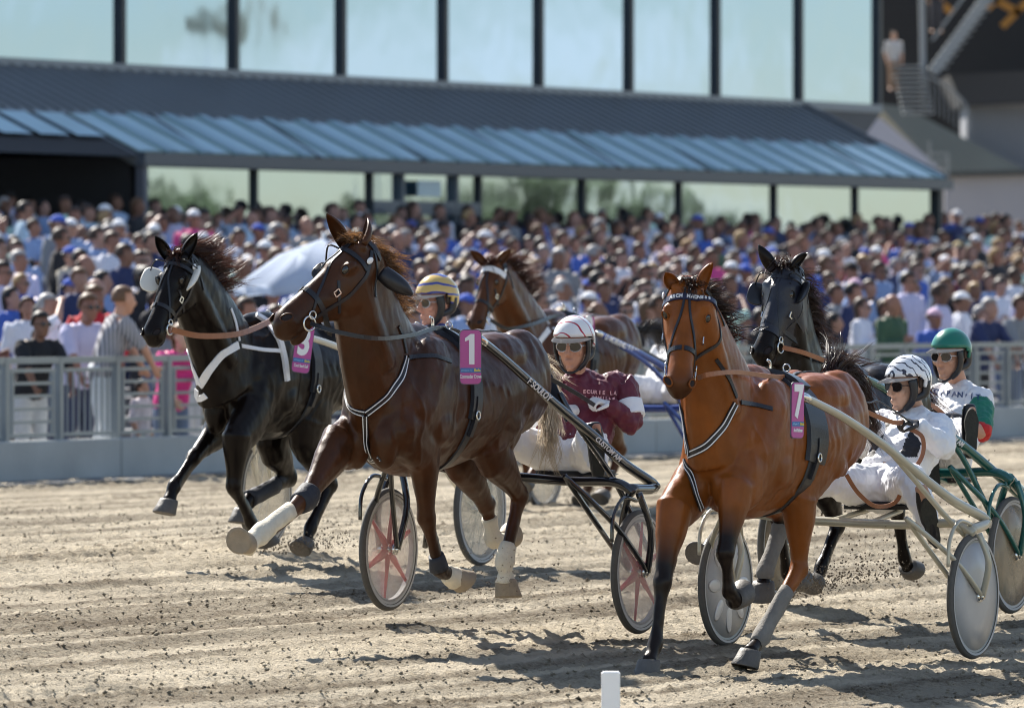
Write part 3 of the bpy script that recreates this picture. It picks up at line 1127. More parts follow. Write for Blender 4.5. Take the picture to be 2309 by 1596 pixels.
def cap_shell(c, fwd, up, s=1.0, brim=.085):
    f, l, u = frame(fwd, up)
    bm = bmesh.new()
    bmesh.ops.create_uvsphere(bm, u_segments=18, v_segments=12, radius=1)
    bmesh.ops.delete(bm, geom=[v for v in bm.verts if v.co.z < .10], context='VERTS')
    for v in bm.verts:
        d = v.co
        v.co = c + (f * (d.x * .113 - .010) + l * d.y * .092 + u * (d.z * .108 + .030)) * s
    if brim:
        n = 9
        inner = [(math.sin(t) * .085, math.cos(t) * .098) for t in [math.pi * (-.42 + .84 * k / (n - 1)) for k in range(n)]]
        vi = [bm.verts.new(c + (f * (b - .005) + l * a + u * .050) * s) for a, b in inner]
        vo = [bm.verts.new(c + (f * (b * 1.0 + brim * math.cos(math.pi * (-.42 + .84 * k / (n - 1))) ** .5) + l * a * 1.02 + u * (.038 - .012)) * s) for k, (a, b) in enumerate(inner)]
        for k in range(n - 1):
            bm.faces.new((vi[k], vi[k + 1], vo[k + 1], vo[k]))
    bmesh.ops.solidify(bm, geom=bm.faces[:], thickness=.006)
    return bm


def glasses_bm(c, fwd, up, s=1.0):
    f, l, u = frame(fwd, up)
    bm = bmesh.new()
    for sg in (-1, 1):
        ellip(bm, c + (f * .094 + l * sg * .034 + u * .008) * s, f * .010 * s, l * .030 * s, u * .022 * s, 12, 8)
        bar(bm, c + (f * .090 + l * sg * .062 + u * .014) * s, c + (f * .0 + l * sg * .080 + u * .012) * s, .006 * s)
    bar(bm, c + (f * .100 + l * .02 + u * .014) * s, c + (f * .100 - l * .02 + u * .014) * s, .008 * s)
    return bm


# ---- crowd figures: a few poses built once, then copied as individuals
def stand_joints(pose, lean=0.0, h=1.74, girth=1.0):
    """joints of a standing figure facing +x, its left +y"""
    q = h / 1.74
    j = dict(pelvis=V((0, 0, .96)), chest=V((.02 + lean * .3, 0, 1.27)), neck=V((.015 + lean * .55, 0, 1.475)), head=V((.03 + lean * .7, 0, 1.615)))
    for s, y in (('L', 1), ('R', -1)):
        j['sh' + s] = V((.01 + lean * .5, .185 * y, 1.42))
        j['hip' + s] = V((0, .09 * y, .92))
        j['kn' + s] = V((.02, .10 * y, .50))
        j['an' + s] = V((-.02, .11 * y, .08))
        j['to' + s] = V((.14, .14 * y, .035))
        j['el' + s] = V((-.03, .25 * y, 1.13))
        j['wr' + s] = V((.08, .24 * y, .90))
    if pose == 'crossed':
        for s, y in (('L', 1), ('R', -1)):
            j['el' + s] = V((.04, .25 * y, 1.14)); j['wr' + s] = V((.20, -.03 * y, 1.17 + .03 * y))
    if pose == 'phone':
        j['elR'] = V((.16, -.24, 1.24)); j['wrR'] = V((.30, -.14, 1.46))
        j['elL'] = V((.14, .24, 1.22)); j['wrL'] = V((.29, .12, 1.44))
    if pose == 'shade':
        j['elR'] = V((.18, -.30, 1.50)); j['wrR'] = V((.17, -.10, 1.66))
    if pose == 'raised':
        j['elL'] = V((.10, .30, 1.66)); j['wrL'] = V((.16, .22, 1.93))
    if pose == 'hold':
        j['elR'] = V((.03, -.25, 1.14)); j['wrR'] = V((.24, -.12, 1.22))
        j['elL'] = V((.03, .25, 1.13)); j['wrL'] = V((.25, .10, 1.17))
    if pose == 'turn':
        j['elL'] = V((.02, .27, 1.14)); j['wrL'] = V((.17, .17, 1.0))
    if pose == 'lean':
        for s, y in (('L', 1), ('R', -1)):
            j['el' + s] = V((.32, .24 * y, 1.20)); j['wr' + s] = V((.42, .22 * y, 1.02))
    for k_ in list(j):
        j[k_] = j[k_] * q
    j['k'] = girth
    return j


def build_variant(pose, sleeve, girth, lean, h, seed):
    """meshes of one kind of spectator: body, shirt, trousers, hairs"""
    j = stand_joints(pose, lean, h, girth)
    turn = 0.35 if pose == 'turn' else (0.15 * ((seed % 3) - 1))
    fwd = V((math.cos(turn), math.sin(turn), 0.02))
    lb = limbs(j)
    bm = bmesh.new()
    add_parts(bm, lb, ['torso', 'neck', 'armL', 'armR', 'foreL', 'foreR', 'thighL', 'thighR', 'shinL', 'shinR', 'footL', 'footR'], 10, 2)
    add_head(bm, j['head'], fwd, UP, 1.0, False)
    for s, y in (('L', 1), ('R', -1)):
        d = (j['wr' + s] - j['el' + s]).normalized()
        add_hand(bm, j['wr' + s], d, V((0, -y, .1)), .5, y if False else 1, .95)
    r = dict(body=remesh(bm, .0135, 3, name='person_body'), j=j)
    lc = limbs(j, .016)
    bm = bmesh.new()
    add_parts(bm, lc, ['torso', 'armL', 'armR'] + (['foreL', 'foreR'] if sleeve == 'long' else []), 12, 2)
    me = remesh(bm, .016, 2, name='shirt')
    wrinkle(me, .012, 7, seed)
    r['shirt'] = me
    bm = bmesh.new()
    lc = limbs(j, .012)
    add_parts(bm, lc, ['thighL', 'thighR', 'shinL', 'shinR'], 10, 2)
    loft(bm, [(j['pelvis'] - UP * .08, .16, .12), (j['pelvis'] + UP * .05, .172 * girth + .01, .127 * girth + .01)], V((0, 1, 0)), 12)
    r['trousers'] = remesh(bm, .02, 2, name='trousers')
    for st_ in ('short', 'long', 'bald'):
        bm = hair_shell(j['head'], fwd, UP, st_, 1.0, seed)
        bmesh.ops.solidify(bm, geom=bm.faces[:], thickness=.012)
        r[st_] = bm_mesh(bm, 'hair')
    r['cap'] = bm_mesh(cap_shell(j['head'], fwd, UP), 'cap')
    r['glasses'] = bm_mesh(glasses_bm(j['head'], fwd, UP), 'sunglasses', False)
    r['body'].materials.append(skin_mat)
    for q in ('shirt', 'trousers', 'cap'):
        r[q].materials.append(cloth_mat)
    for q in ('short', 'long', 'bald'):
        r[q].materials.append(hair_mat)
    r['glasses'].materials.append(lens_mat)
    return r
# ------------------------------------------------------------------ the crowd on the terrace: every spectator an individual
VAR = []
for i, a in enumerate([('down', 'short', 1.0, 0, 1.72), ('crossed', 'short', 1.08, -.03, 1.80), ('phone', 'short', .95, 0, 1.68), ('shade', 'short', 1.0, 0, 1.76), ('hold', 'long', 1.05, .02, 1.78),
                       ('turn', 'long', 1.12, 0, 1.80), ('raised', 'short', 1.0, 0, 1.75), ('lean', 'short', 1.05, .25, 1.76), ('crossed', 'long', 1.0, -.02, 1.70)]):
    VAR.append((a, build_variant(*a, i)))
POSE_WORD = {'down': 'with arms down', 'crossed': 'with arms crossed', 'phone': 'holding both hands up to the face', 'shade': 'shading the eyes', 'hold': 'hands clasped in front', 'turn': 'turned aside',
             'raised': 'with one arm raised', 'lean': 'leaning forward'}
SHIRTS = [('white', (.66, .67, .74), 18), ('light blue', (.22, .31, .52), 14), ('navy blue', (.025, .035, .10), 20), ('black', (.016, .016, .02), 22), ('grey', (.22, .23, .25), 9), ('pale lilac', (.52, .50, .68), 6),
          ('royal blue', (.05, .11, .42), 12), ('red', (.45, .02, .03), 1.5), ('pink', (.6, .07, .24), 1.5), ('beige', (.50, .45, .36), 4), ('dark green', (.05, .10, .06), 2), ('mint', (.50, .72, .62), 2), ('maroon', (.12, .02, .04), 1)]
HAIRS = [('brown hair', (.040, .022, .014), 34), ('black hair', (.010, .008, .008), 24), ('blond hair', (.34, .22, .10), 9), ('grey hair', (.28, .27, .27), 6), ('fair brown hair', (.11, .06, .03), 14)]
CAPS = [('white cap', (.80, .80, .82), 8), ('blue cap', (.06, .12, .48), 6), ('black cap', (.02, .02, .022), 4), ('pink cap', (.6, .4, .52), 1), ('straw hat', (.55, .42, .18), 1)]
SKINS = [(.29, .145, .10), (.33, .18, .13), (.25, .12, .082), (.20, .10, .065), (.35, .20, .155), (.12, .06, .04)]  # crowd skin tones darkened, the shade on the faces is in the colour
PANTS = [(.05, .06, .11), (.03, .03, .035), (.40, .36, .28), (.12, .16, .26), (.55, .55, .55)]
rc = random.Random(11)
def pick(lst):
    tot = sum(x[2] for x in lst)
    r = rc.random() * tot
    for x in lst:
        r -= x[2]
        if r <= 0:
            return x
    return lst[-1]
ROWS_OLD = ['front row at the barrier', 'second row', 'third row', 'fourth row', 'fifth row', 'sixth row', 'seventh row', 'eighth row', 'ninth row', 'tenth row', 'eleventh row', 'twelfth row', 'thirteenth row', 'back row by the glass front']
def row_words(m):
    return ('front row at the barrier', 'second row', 'third row', 'fourth row', 'fifth row', 'sixth row', 'seventh row', 'eighth row', 'ninth row', 'tenth row', 'eleventh row', 'twelfth row', 'thirteenth row', 'fourteenth row', 'fifteenth row', 'sixteenth row', 'rows at the back', 'rows at the back', 'rows near the glass', 'rows near the glass', 'back row by the glass front', 'back row by the glass front')[m]
ROWS = [row_words(i) for i in range(NSTEP)]
def spot_words(px):
    for lim, w in ((60, 'at the far left edge'), (170, 'left of the dark entrance'), (260, 'before the dark entrance'), (340, 'below the canopy corner post'), (450, 'above the black horse with white eye cups'), (560, 'left of the white parasol'),
                   (700, 'behind the white parasol'), (830, 'above the lead horse turning its head'), (930, 'right of the parasol'), (1040, 'above the gold helmet'), (1180, 'above the bay horse with white browband'), (1300, 'right of the bay horse with white browband'),
                   (1420, 'above the maroon driver'), (1500, 'left of the chestnut horse'), (1620, 'above the chestnut horse'), (1700, 'between the chestnut and the hooded horse'), (1820, 'above the hooded black horse'), (1930, 'right of the hooded black horse'),
                   (2060, 'above the driver with striped white helmet'), (2180, 'above the green helmet'), (2260, 'right of the green helmet')):
        if px < lim:
            return w
    return 'at the far right edge'
used_labels = set()
people = []
def spectator(loc, heading, var, shirt, hair, cap, skin, pants, glasses, label, group, long=False, bald=False, scale=1.0, shirt_m=None, extra=None):
    a, r = VAR[var]
    b = link('person', r['body'])
    b.color = (*skin, 1)
    b.location = loc
    b.rotation_euler = (0, 0, heading)
    b.scale = (scale,) * 3
    tag(b, label, 'person', group)
    def child(nm, key, colr):
        o = link(nm, r[key])
        o.parent = b
        o.color = (*colr, 1)
        return o
    s = child('shirt', 'shirt', shirt)
    if shirt_m:
        s.material_slots[0].link = 'OBJECT'
        s.material_slots[0].material = shirt_m
    if pants:
        child('trousers', 'trousers', pants)
    if cap:
        child('cap', 'cap', cap)
        child('hair', 'bald', hair)
    else:
        child('hair', 'bald' if bald else ('long' if long else 'short'), hair)
    if glasses:
        child('sunglasses', 'glasses', (0, 0, 0))
    return b
cnt = 0
# the rows follow the terrace steps; places are jittered
cands = []
for row in range(NSTEP):
    m = 0.70 + row * DEPTH / NSTEP if row else 0.62
    t = -22.0 + rc.random()
    while t < 85:
        p = F0 + T * t - M * (m + rc.uniform(-.18, .35))
        px = CX + p.x / p.y * FPX
        t += 1.28 * rc.uniform(.8, 1.25) * (1.0 if row < 14 else .92)
        if px < -450 or px > 2700:
            continue
        cands.append((row, m, p, px))
REACH = {}
print('CROWD candidates', len(cands))
cands = [c for c in cands if not (c[0] == 0 and (180 < c[3] < 460))]      # three hand made figures stand here
outside = [c for c in cands if c[3] < -25 or c[3] > 2334]
cands = [c for c in cands if -25 <= c[3] <= 2334]
cands.sort(key=lambda c: c[2].y)
extra_people = cands[292:] + outside                              # past the 300 that show largest: one joined mass
cands = sorted(cands[:292], key=lambda c: (c[0], c[3]))
print('EXTRA', len(extra_people))
base_h = math.atan2(M.y, M.x)
last = 'nobody'
for row, m, p, px in cands:
    z = terrace_z(m + .1)
    p.z = z
    if row < 2:
        z += .0
    vi = rc.choice((0, 0, 0, 1, 1, 1, 2, 3, 4, 4, 5, 5, 5, 8)) if row else rc.choice((7, 7, 0, 1, 4))
    if row > 13 and rc.random() < .25:
        vi = rc.choice((2, 3, 2, 3, 6))
    sh = pick(SHIRTS); hr = pick(HAIRS)
    if px < 900 and row > 12 and rc.random() < .6:
        sh = SHIRTS[1] if rc.random() < .6 else ('pale blue', (.42, .56, .68), 1)
    cap = pick(CAPS) if rc.random() < .12 else None
    woman = rc.random() < .30 and not cap
    bald = (not woman) and (not cap) and rc.random() < .10
    gl = rc.random() < .30
    who = 'woman' if woman else 'man'
    head = cap[0] if cap else ('bald head' if bald else (('long ' if woman else 'short ') + hr[0]))
    pose = VAR[vi][0][0]
    place = spot_words(px)
    opts = [f"{who} in {sh[0]}, {head}, {ROWS[row]}, {place}", f"{who} in {sh[0]} {POSE_WORD[pose]}, {head}, {place}", f"{who} in {sh[0]}, {head}{', sunglasses' if gl else ''}, {POSE_WORD[pose]}, {ROWS[row]}",
            f"{who} in {sh[0]}, {head}, {ROWS[row]}, beside {last}", f"{who} in {sh[0]}, {head}, {POSE_WORD[pose]}, beside {last}", f"{who} in {sh[0]}, {head}{', sunglasses' if gl else ''}, beside {last}, {place}", f"{who} in {sh[0]} beside {last}, {place}"]
    lab = None
    for o_ in opts:
        o_ = ' '.join(o_.split())
        if o_ not in used_labels and len(o_.split()) <= 16:
            lab = o_
            break
    if lab is None:
        lab = f"{who} in {sh[0]}, {head}, half hidden, {ROWS[row]}"
    last = f"{who} in {sh[0]}"
    used_labels.add(lab)
    hd = base_h + rc.gauss(-.25, .40)
    spectator(p, hd, vi, sh[1], hr[1], cap[1] if cap else None, rc.choice(SKINS[:5] if rc.random() < .93 else SKINS[5:]), rc.choice(PANTS), gl, lab, 'spectators on the terrace', woman, bald, rc.uniform(.94, 1.06) * (.94 if woman else 1.0))
    cnt += 1
print('CROWD', cnt)
# the farther rows: one mass of joined figures coloured by a colour attribute
mass_mat, mnt, mb_ = node_mat('crowd_mass')
ca = mnt.nodes.new('ShaderNodeVertexColor'); ca.layer_name = 'tint'
mnt.links.new(ca.outputs[0], mb_.inputs['Base Color']); mb_.inputs['Roughness'].default_value = .75
def light_copy(me, ratio):
    o = bpy.data.objects.new('t', me); COL.objects.link(o)
    d = o.modifiers.new('d', 'DECIMATE'); d.ratio = ratio
    bpy.context.view_layer.update()
    out = bpy.data.meshes.new_from_object(o.evaluated_get(bpy.context.evaluated_depsgraph_get()))
    bpy.data.objects.remove(o)
    out.calc_loop_triangles()
    tri = np.empty(len(out.loop_triangles) * 3, np.int32); out.loop_triangles.foreach_get('vertices', tri)
    return verts_np(out).copy(), tri.reshape(-1, 3)
LV = []
for a_, r_ in VAR:
    LV.append({k_: light_copy(r_[k_], q_) for k_, q_ in (('body', .22), ('shirt', .25), ('trousers', .15), ('short', .5), ('long', .5), ('cap', .5))})
vs_, fs_, cs_ = [], [], []
off = 0
for row, m, p, px in extra_people:
    z = terrace_z(m + .1)
    vi = rc.choice((0, 0, 0, 1, 1, 1, 2, 3, 4, 4, 5, 5, 5, 8, 2, 3))
    sh = pick(SHIRTS)[1]; hr = pick(HAIRS)[1]
    if px < 900 and rc.random() < .45: sh = (.34, .45, .62)
    cap = pick(CAPS)[1] if rc.random() < .12 else None
    sk_ = rc.choice(SKINS[:5])
    hd = base_h + rc.gauss(-.25, .40)
    sc_ = rc.uniform(.90, 1.05)
    R_ = np.array(Matrix.Rotation(hd, 3, 'Z')) * sc_
    for k_, colr in (('body', sk_), ('shirt', sh), ('trousers', rc.choice(PANTS)), ('cap' if cap else rc.choice(('short', 'short', 'long')), cap or hr)):
        co_, tri_ = LV[vi][k_]
        vs_.append(co_ @ R_.T + np.array((p.x, p.y, z), np.float32))
        fs_.append(tri_ + off)
        cs_.append(np.tile(np.array((*colr, 1), np.float32), (len(co_), 1)))
        off += len(co_)
if vs_:
    co_ = np.concatenate(vs_).astype(np.float32); f_ = np.concatenate(fs_).astype(np.int32); c_ = np.concatenate(cs_)
    me = bpy.data.meshes.new('crowd')
    me.vertices.add(len(co_)); me.vertices.foreach_set('co', co_.ravel())
    me.loops.add(f_.size); me.loops.foreach_set('vertex_index', f_.ravel())
    me.polygons.add(len(f_)); me.polygons.foreach_set('loop_start', np.arange(0, f_.size, 3, dtype=np.int32)); me.polygons.foreach_set('loop_total', np.full(len(f_), 3, np.int32))
    me.update()
    me.polygons.foreach_set('use_smooth', [True] * len(f_))
    at = me.color_attributes.new('tint', 'FLOAT_COLOR', 'POINT'); at.data.foreach_set('color', c_.ravel())
    tag(link('crowd', me, None, mass_mat), 'far rows of standing spectators before the glass front', 'crowd', 'spectators on the terrace', 'stuff')
# figures at the barrier on the left
def at_fence(px, m=0.35):
    k = (px - CX) / FPX
    o = F0 - M * m
    t = (k * o.y - o.x) / (T.x - k * T.y)
    return F0 + T * t - M * m + UP * 0
q = at_fence(232, .32); q.z = .22
spectator(q, base_h + .75, 7, (.46, .44, .45), (.14, .075, .04), None, (.56, .29, .19), (.62, .66, .68), False, 'man in grey striped shirt leaning on the barrier rail', None, shirt_m=plaid_mat, scale=1.03)
q = at_fence(385, .30); q.z = -.05
spectator(q, base_h - .5, 7, (.74, .05, .27), (.20, .11, .05), None, (.60, .38, .28), (.15, .2, .3), False, 'woman in bright pink top leaning over the barrier', None, long=True, scale=.98)
q = at_fence(318, .30); q.z = 0.0
spectator(q, base_h + .1, 0, (.60, .55, .60), (.02, .015, .012), None, (.42, .24, .17), (.03, .30, .13), False, 'dark haired child in green skirt behind the barrier bars', None, long=True, scale=.66)

# ------------------------------------------------------------------ parasol standing among the crowd
pc = P(730, 536, 82.0)
paras = empty('parasol', V((pc.x, pc.y, .4)), 'large white parasol open among the spectators', 'parasol')
bm = bmesh.new()
R_ = .98
apex = pc
n = 8
rim = []
for k in range(n):
    a = 2 * math.pi * (k + .3) / n
    rim.append(apex + V((math.cos(a) * R_, math.sin(a) * R_, -.52)))
va = bm.verts.new(apex)
mids, rimv = [], []
for k in range(n * 4):
    a0, a1 = rim[k // 4], rim[(k // 4 + 1) % n]
    f = (k % 4) / 4
    e = a0.lerp(a1, f)
    sag = .05 * math.sin(math.pi * f)
    e2 = e + (apex - e) * .06 * math.sin(math.pi * f)
    mids.append(bm.verts.new(apex.lerp(e, .5) + V((0, 0, .085 - sag * .6))))
    rimv.append(bm.verts.new(e2))
N4 = n * 4
drop = [bm.verts.new(v.co - V((0, 0, .10))) for v in rimv]
for k in range(N4):
    bm.faces.new((va, mids[k], mids[(k + 1) % N4]))
    bm.faces.new((mids[k], rimv[k], rimv[(k + 1) % N4], mids[(k + 1) % N4]))
    bm.faces.new((rimv[k], drop[k], drop[(k + 1) % N4], rimv[(k + 1) % N4]))
bmesh.ops.solidify(bm, geom=bm.faces[:], thickness=.004)
pm, pnt, pb_ = node_mat('parasol_cloth')
pb_.inputs['Base Color'].default_value = (.68, .74, .84, 1)
pb_.inputs['Roughness'].default_value = .8
tr = pnt.nodes.new('ShaderNodeBsdfTranslucent'); tr.inputs[0].default_value = (.58, .68, .82, 1)
ms = pnt.nodes.new('ShaderNodeMixShader'); ms.inputs[0].default_value = .35
pnt.links.new(pb_.outputs[0], ms.inputs[1]); pnt.links.new(tr.outputs[0], ms.inputs[2])
pnt.links.new(ms.outputs[0], pnt.nodes['Material Output'].inputs[0])
bmo('canopy', bm, pm, paras)
bm = bmesh.new()
tube(bm, [apex + V((0, 0, .06)), apex - V((0, 0, 2.4))], .025, 8)
bmo('pole', bm, white_paint, paras)
for k in range(n):
    bm = bmesh.new()
    bar(bm, apex - V((0, 0, .03)), rim[k] - V((0, 0, .02)), .014, .014)
    bmo('rib', bm, steel, paras, False)

# two people on the annex stairs
spectator(A(2015, 205, -1.5), -1.3, 0, (.42, .42, .43), (.10, .06, .03), None, (.55, .33, .23), (.30, .2, .14), False, 'woman in white top standing on the curved stair', None, long=True, scale=.95)
spectator(A(2112, 75, 1.0), -1.6, 5, (.03, .03, .035), (.02, .015, .012), None, (.5, .3, .2), (.05, .05, .06), False, 'dark clothed person under the gallery roof by the column', None)
# ------------------------------------------------------------------ horses
HA = math.radians(26.0)
class Lane:
    """frame of one horse and sulky: origin under the middle of the axle"""
    def __init__(s, px, Y, below=None):
        s.f = V((-math.sin(HA), -math.cos(HA), 0))
        s.l = V((math.cos(HA), -math.sin(HA), 0))
        x = (px - CX) / FPX * Y
        s.O = V((x, Y, ground_z(x, Y) if below is None else ZC - below))
    def W(s, u, v, w):
        return s.O + s.f * u + s.l * v + UP * w
    def J(s, px, py, v=0.0):
        """point seen at (px, py) in the plane v metres left of the horse's middle"""
        k = (px - CX) / FPX
        Y = (v + s.O.x * s.l.x + s.O.y * s.l.y) / (k * s.l.x + s.l.y)
        return P(px, py, Y)
    def uvw(s, p):
        d = p - s.O
        return d.dot(s.f), d.dot(s.l), d.z

L1 = Lane(1158, 43.3)
L3 = Lane(838, 49.7)
L7 = Lane(1916, 42.6)
L9 = Lane(2030, 46.3)
L5 = Lane(1413, 60.0)


def coat_mat(name, body, point, gloss=0.42, vary=0.25, spec=0.32):
    """short glossy coat: body colour, darker points by the 'points' attribute, fine hair relief"""
    m, nt, b = node_mat(name)
    N, L = nt.nodes, nt.links
    at = N.new('ShaderNodeAttribute'); at.attribute_name = 'points'
    tcn = N.new('ShaderNodeTexCoord')
    n = N.new('ShaderNodeTexNoise'); n.inputs['Scale'].default_value = 5; n.inputs['Detail'].default_value = 7; n.inputs['Roughness'].default_value = .6
    L.new(tcn.outputs['Object'], n.inputs['Vector'])
    mr = N.new('ShaderNodeMapRange')
    mr.inputs['From Min'].default_value = .3; mr.inputs['From Max'].default_value = .7
    mr.inputs['To Min'].default_value = 1 - vary; mr.inputs['To Max'].default_value = 1 + vary
    L.new(n.outputs[0], mr.inputs[0])
    mxx = N.new('ShaderNodeMix'); mxx.data_type = 'RGBA'
    mxx.inputs[6].default_value = (*body, 1); mxx.inputs[7].default_value = (*point, 1)
    L.new(at.outputs['Fac'], mxx.inputs[0])
    sca = N.new('ShaderNodeVectorMath'); sca.operation = 'SCALE'
    L.new(mxx.outputs[2], sca.inputs[0]); L.new(mr.outputs[0], sca.inputs['Scale'])
    L.new(sca.outputs[0], b.inputs['Base Color'])
    b.inputs['Roughness'].default_value = gloss
    b.inputs['Specular IOR Level'].default_value = spec
    b.inputs['Coat Weight'].default_value = 0.22
    b.inputs['Coat Roughness'].default_value = 0.24
    b.inputs['Specular Tint'].default_value = (1.0, 0.86, 0.74, 1)
    mp = N.new('ShaderNodeMapping'); mp.inputs['Scale'].default_value = (60, 60, 24)
    L.new(tcn.outputs['Object'], mp.inputs[0])
    n2 = N.new('ShaderNodeTexNoise'); n2.inputs['Scale'].default_value = 4; n2.inputs['Detail'].default_value = 3
    L.new(mp.outputs[0], n2.inputs['Vector'])
    n3 = N.new('ShaderNodeTexNoise'); n3.inputs['Scale'].default_value = 14; n3.inputs['Detail'].default_value = 3
    L.new(tcn.outputs['Object'], n3.inputs['Vector'])
    am = N.new('ShaderNodeMath'); am.operation = 'MULTIPLY_ADD'; am.inputs[1].default_value = .25
    L.new(n2.outputs[0], am.inputs[0]); L.new(n3.outputs[0], am.inputs[2])
    bp = N.new('ShaderNodeBump'); bp.inputs['Strength'].default_value = .30; bp.inputs['Distance'].default_value = .012
    L.new(am.outputs[0], bp.inputs['Height']); L.new(bp.outputs[0], b.inputs['Normal'])
    return m


def strand_mat(name, col):
    m, nt, b = node_mat(name)
    N, L = nt.nodes, nt.links
    b.inputs['Base Color'].default_value = (*col, 1)
    b.inputs['Roughness'].default_value = .4
    tr = N.new('ShaderNodeBsdfTranslucent')
    tr.inputs[0].default_value = (*[min(1, c * 1.9) for c in col], 1)
    ms = N.new('ShaderNodeMixShader'); ms.inputs[0].default_value = .30
    L.new(b.outputs[0], ms.inputs[1]); L.new(tr.outputs[0], ms.inputs[2])
    L.new(ms.outputs[0], N['Material Output'].inputs[0])
    return m


hoof_mat = mat('hoof_horn', (0.10, 0.09, 0.08), 0.6, 0, 0.35, 18, 0.3, 80)
hoof_sole = mat('hoof_pale', (0.30, 0.24, 0.17), 0.7, 0, 0.35, 18, 0.3, 80)
eye_mat = mat('eye', (0.012, 0.008, 0.006), 0.06, 0, 0.1, spec=0.8)
muzzle_mat = mat('grey_muzzle', (0.05, 0.042, 0.040), 0.55, 0, 0.3, 20, 0.2, 60)
nostril_mat = mat('nostril', (0.012, 0.005, 0.005), 0.8, 0, 0.3)
wrap_white = mat('white_wrap', (0.66, 0.60, 0.48), 0.9, 0, 0.22, 14, 0.6, 70)
wrap_black = mat('black_wrap', (0.02, 0.022, 0.03), 0.7, 0, 0.3, 12, 0.4, 60)
wrap_grey = mat('dusty_wrap', (0.20, 0.185, 0.165), 0.9, 0, 0.4, 10, 0.5, 60)

# torso rings from the point of the shoulder back: metres ahead of the withers, height of the centre under the withers, half width, half height
TORSO = [(.50, -.47, .10, .12), (.43, -.46, .185, .23), (.30, -.44, .235, .32), (.12, -.42, .255, .375), (-.08, -.405, .265, .380), (-.32, -.41, .285, .350), (-.55, -.385, .295, .320), (-.78, -.335, .290, .300),
         (-.98, -.335, .272, .290), (-1.13, -.37, .225, .255), (-1.25, -.42, .12, .16)]


def fore_secs(p, k=1.0):
    """p: elbow, knee, fetlock, coronet"""
    e, kn, fe, co = p
    sh = [(e.lerp(kn, -.05), .090 * k, .132 * k), (e.lerp(kn, .25), .077 * k, .110 * k), (e.lerp(kn, .6), .056 * k, .074 * k), (e.lerp(kn, .88), .047 * k, .055 * k), (kn, .051 * k, .058 * k), (kn.lerp(fe, .14), .041 * k, .049 * k),
          (kn.lerp(fe, .35), .029 * k, .040 * k), (kn.lerp(fe, .75), .029 * k, .040 * k), (fe, .041 * k, .050 * k), (fe.lerp(co, .5), .034 * k, .040 * k), (co, .048 * k, .054 * k)]
    return sh


def hind_secs(p, k=1.0):
    """p: hip, stifle, hock, fetlock, coronet"""
    h, s, ho, fe, co = p
    return [(h, .13 * k, .22 * k), (h.lerp(s, .55), .125 * k, .21 * k), (s, .092 * k, .155 * k), (s.lerp(ho, .35), .080 * k, .118 * k), (s.lerp(ho, .72), .052 * k, .074 * k), (s.lerp(ho, .93), .042 * k, .060 * k), (ho, .050 * k, .070 * k),
            (ho.lerp(fe, .14), .038 * k, .052 * k), (ho.lerp(fe, .35), .033 * k, .045 * k), (ho.lerp(fe, .75), .032 * k, .043 * k), (fe, .042 * k, .051 * k), (fe.lerp(co, .5), .031 * k, .037 * k), (co, .045 * k, .050 * k)]


def hoof_bm(co, fe, tip, lat, s=1.0, sole=None):
    """hoof below the coronet co: tapered horn block with a flat sole; tip = toe point on the ground edge"""
    ax = (co - fe).normalized()
    toe = tip - co
    ax = (ax * .45 + toe.normalized() * .55).normalized()
    if sole:
        ax = sole.normalized()
    s *= 1.24
    a = (lat - ax * lat.dot(ax)).normalized()
    b = ax.cross(a)
    if b.dot(toe) < 0:
        b = -b
    bm = bmesh.new()
    n = 18
    rs = []
    for h, r, sh in ((-.012, .044, 0), (.0, .049, .002), (.03, .053, .012), (.062, .060, .024), (.066, .058, .025), (.062, .045, .022)):
        c = co + ax * h * s + b * sh * s
        rs.append([c + (a * math.cos(q) * r + b * (math.sin(q) * r * (1.08 if math.sin(q) > 0 else .86))) * s for q in [2 * math.pi * k / n for k in range(n)]])
    rings(bm, rs)
    return bm


HEAD = [(-.05, -.105, .066, .085), (.0, -.102, .086, .108), (.07, -.116, .098, .128), (.14, -.136, .104, .150), (.22, -.145, .097, .152), (.30, -.130, .080, .128), (.38, -.110, .066, .104), (.46, -.098, .060, .088), (.53, -.094, .062, .083),
        (.585, -.100, .067, .082), (.625, -.112, .058, .068), (.65, -.122, .038, .044)]


class Head:
    def __init__(s, poll, muzzle, roll=0.0, left=None):
        s.o = poll
        s.wide = 1.0
        d = muzzle - poll
        s.k = d.length / .665
        s.x = d.normalized()
        s.x = (s.x).normalized()
        y = left or UP.cross(V((d.x, d.y, 0)))
        s.y = (y - s.x * y.dot(s.x)).normalized()
        if roll:
            s.y = (Matrix.Rotation(roll, 3, s.x) @ s.y).normalized()
        s.z = s.x.cross(s.y)
        s.z = s.z if s.z.dot(UP) > 0 or True else -s.z
    def __call__(s, x, y, z):
        return s.o + (s.x * x + s.y * y * s.wide + s.z * z) * s.k


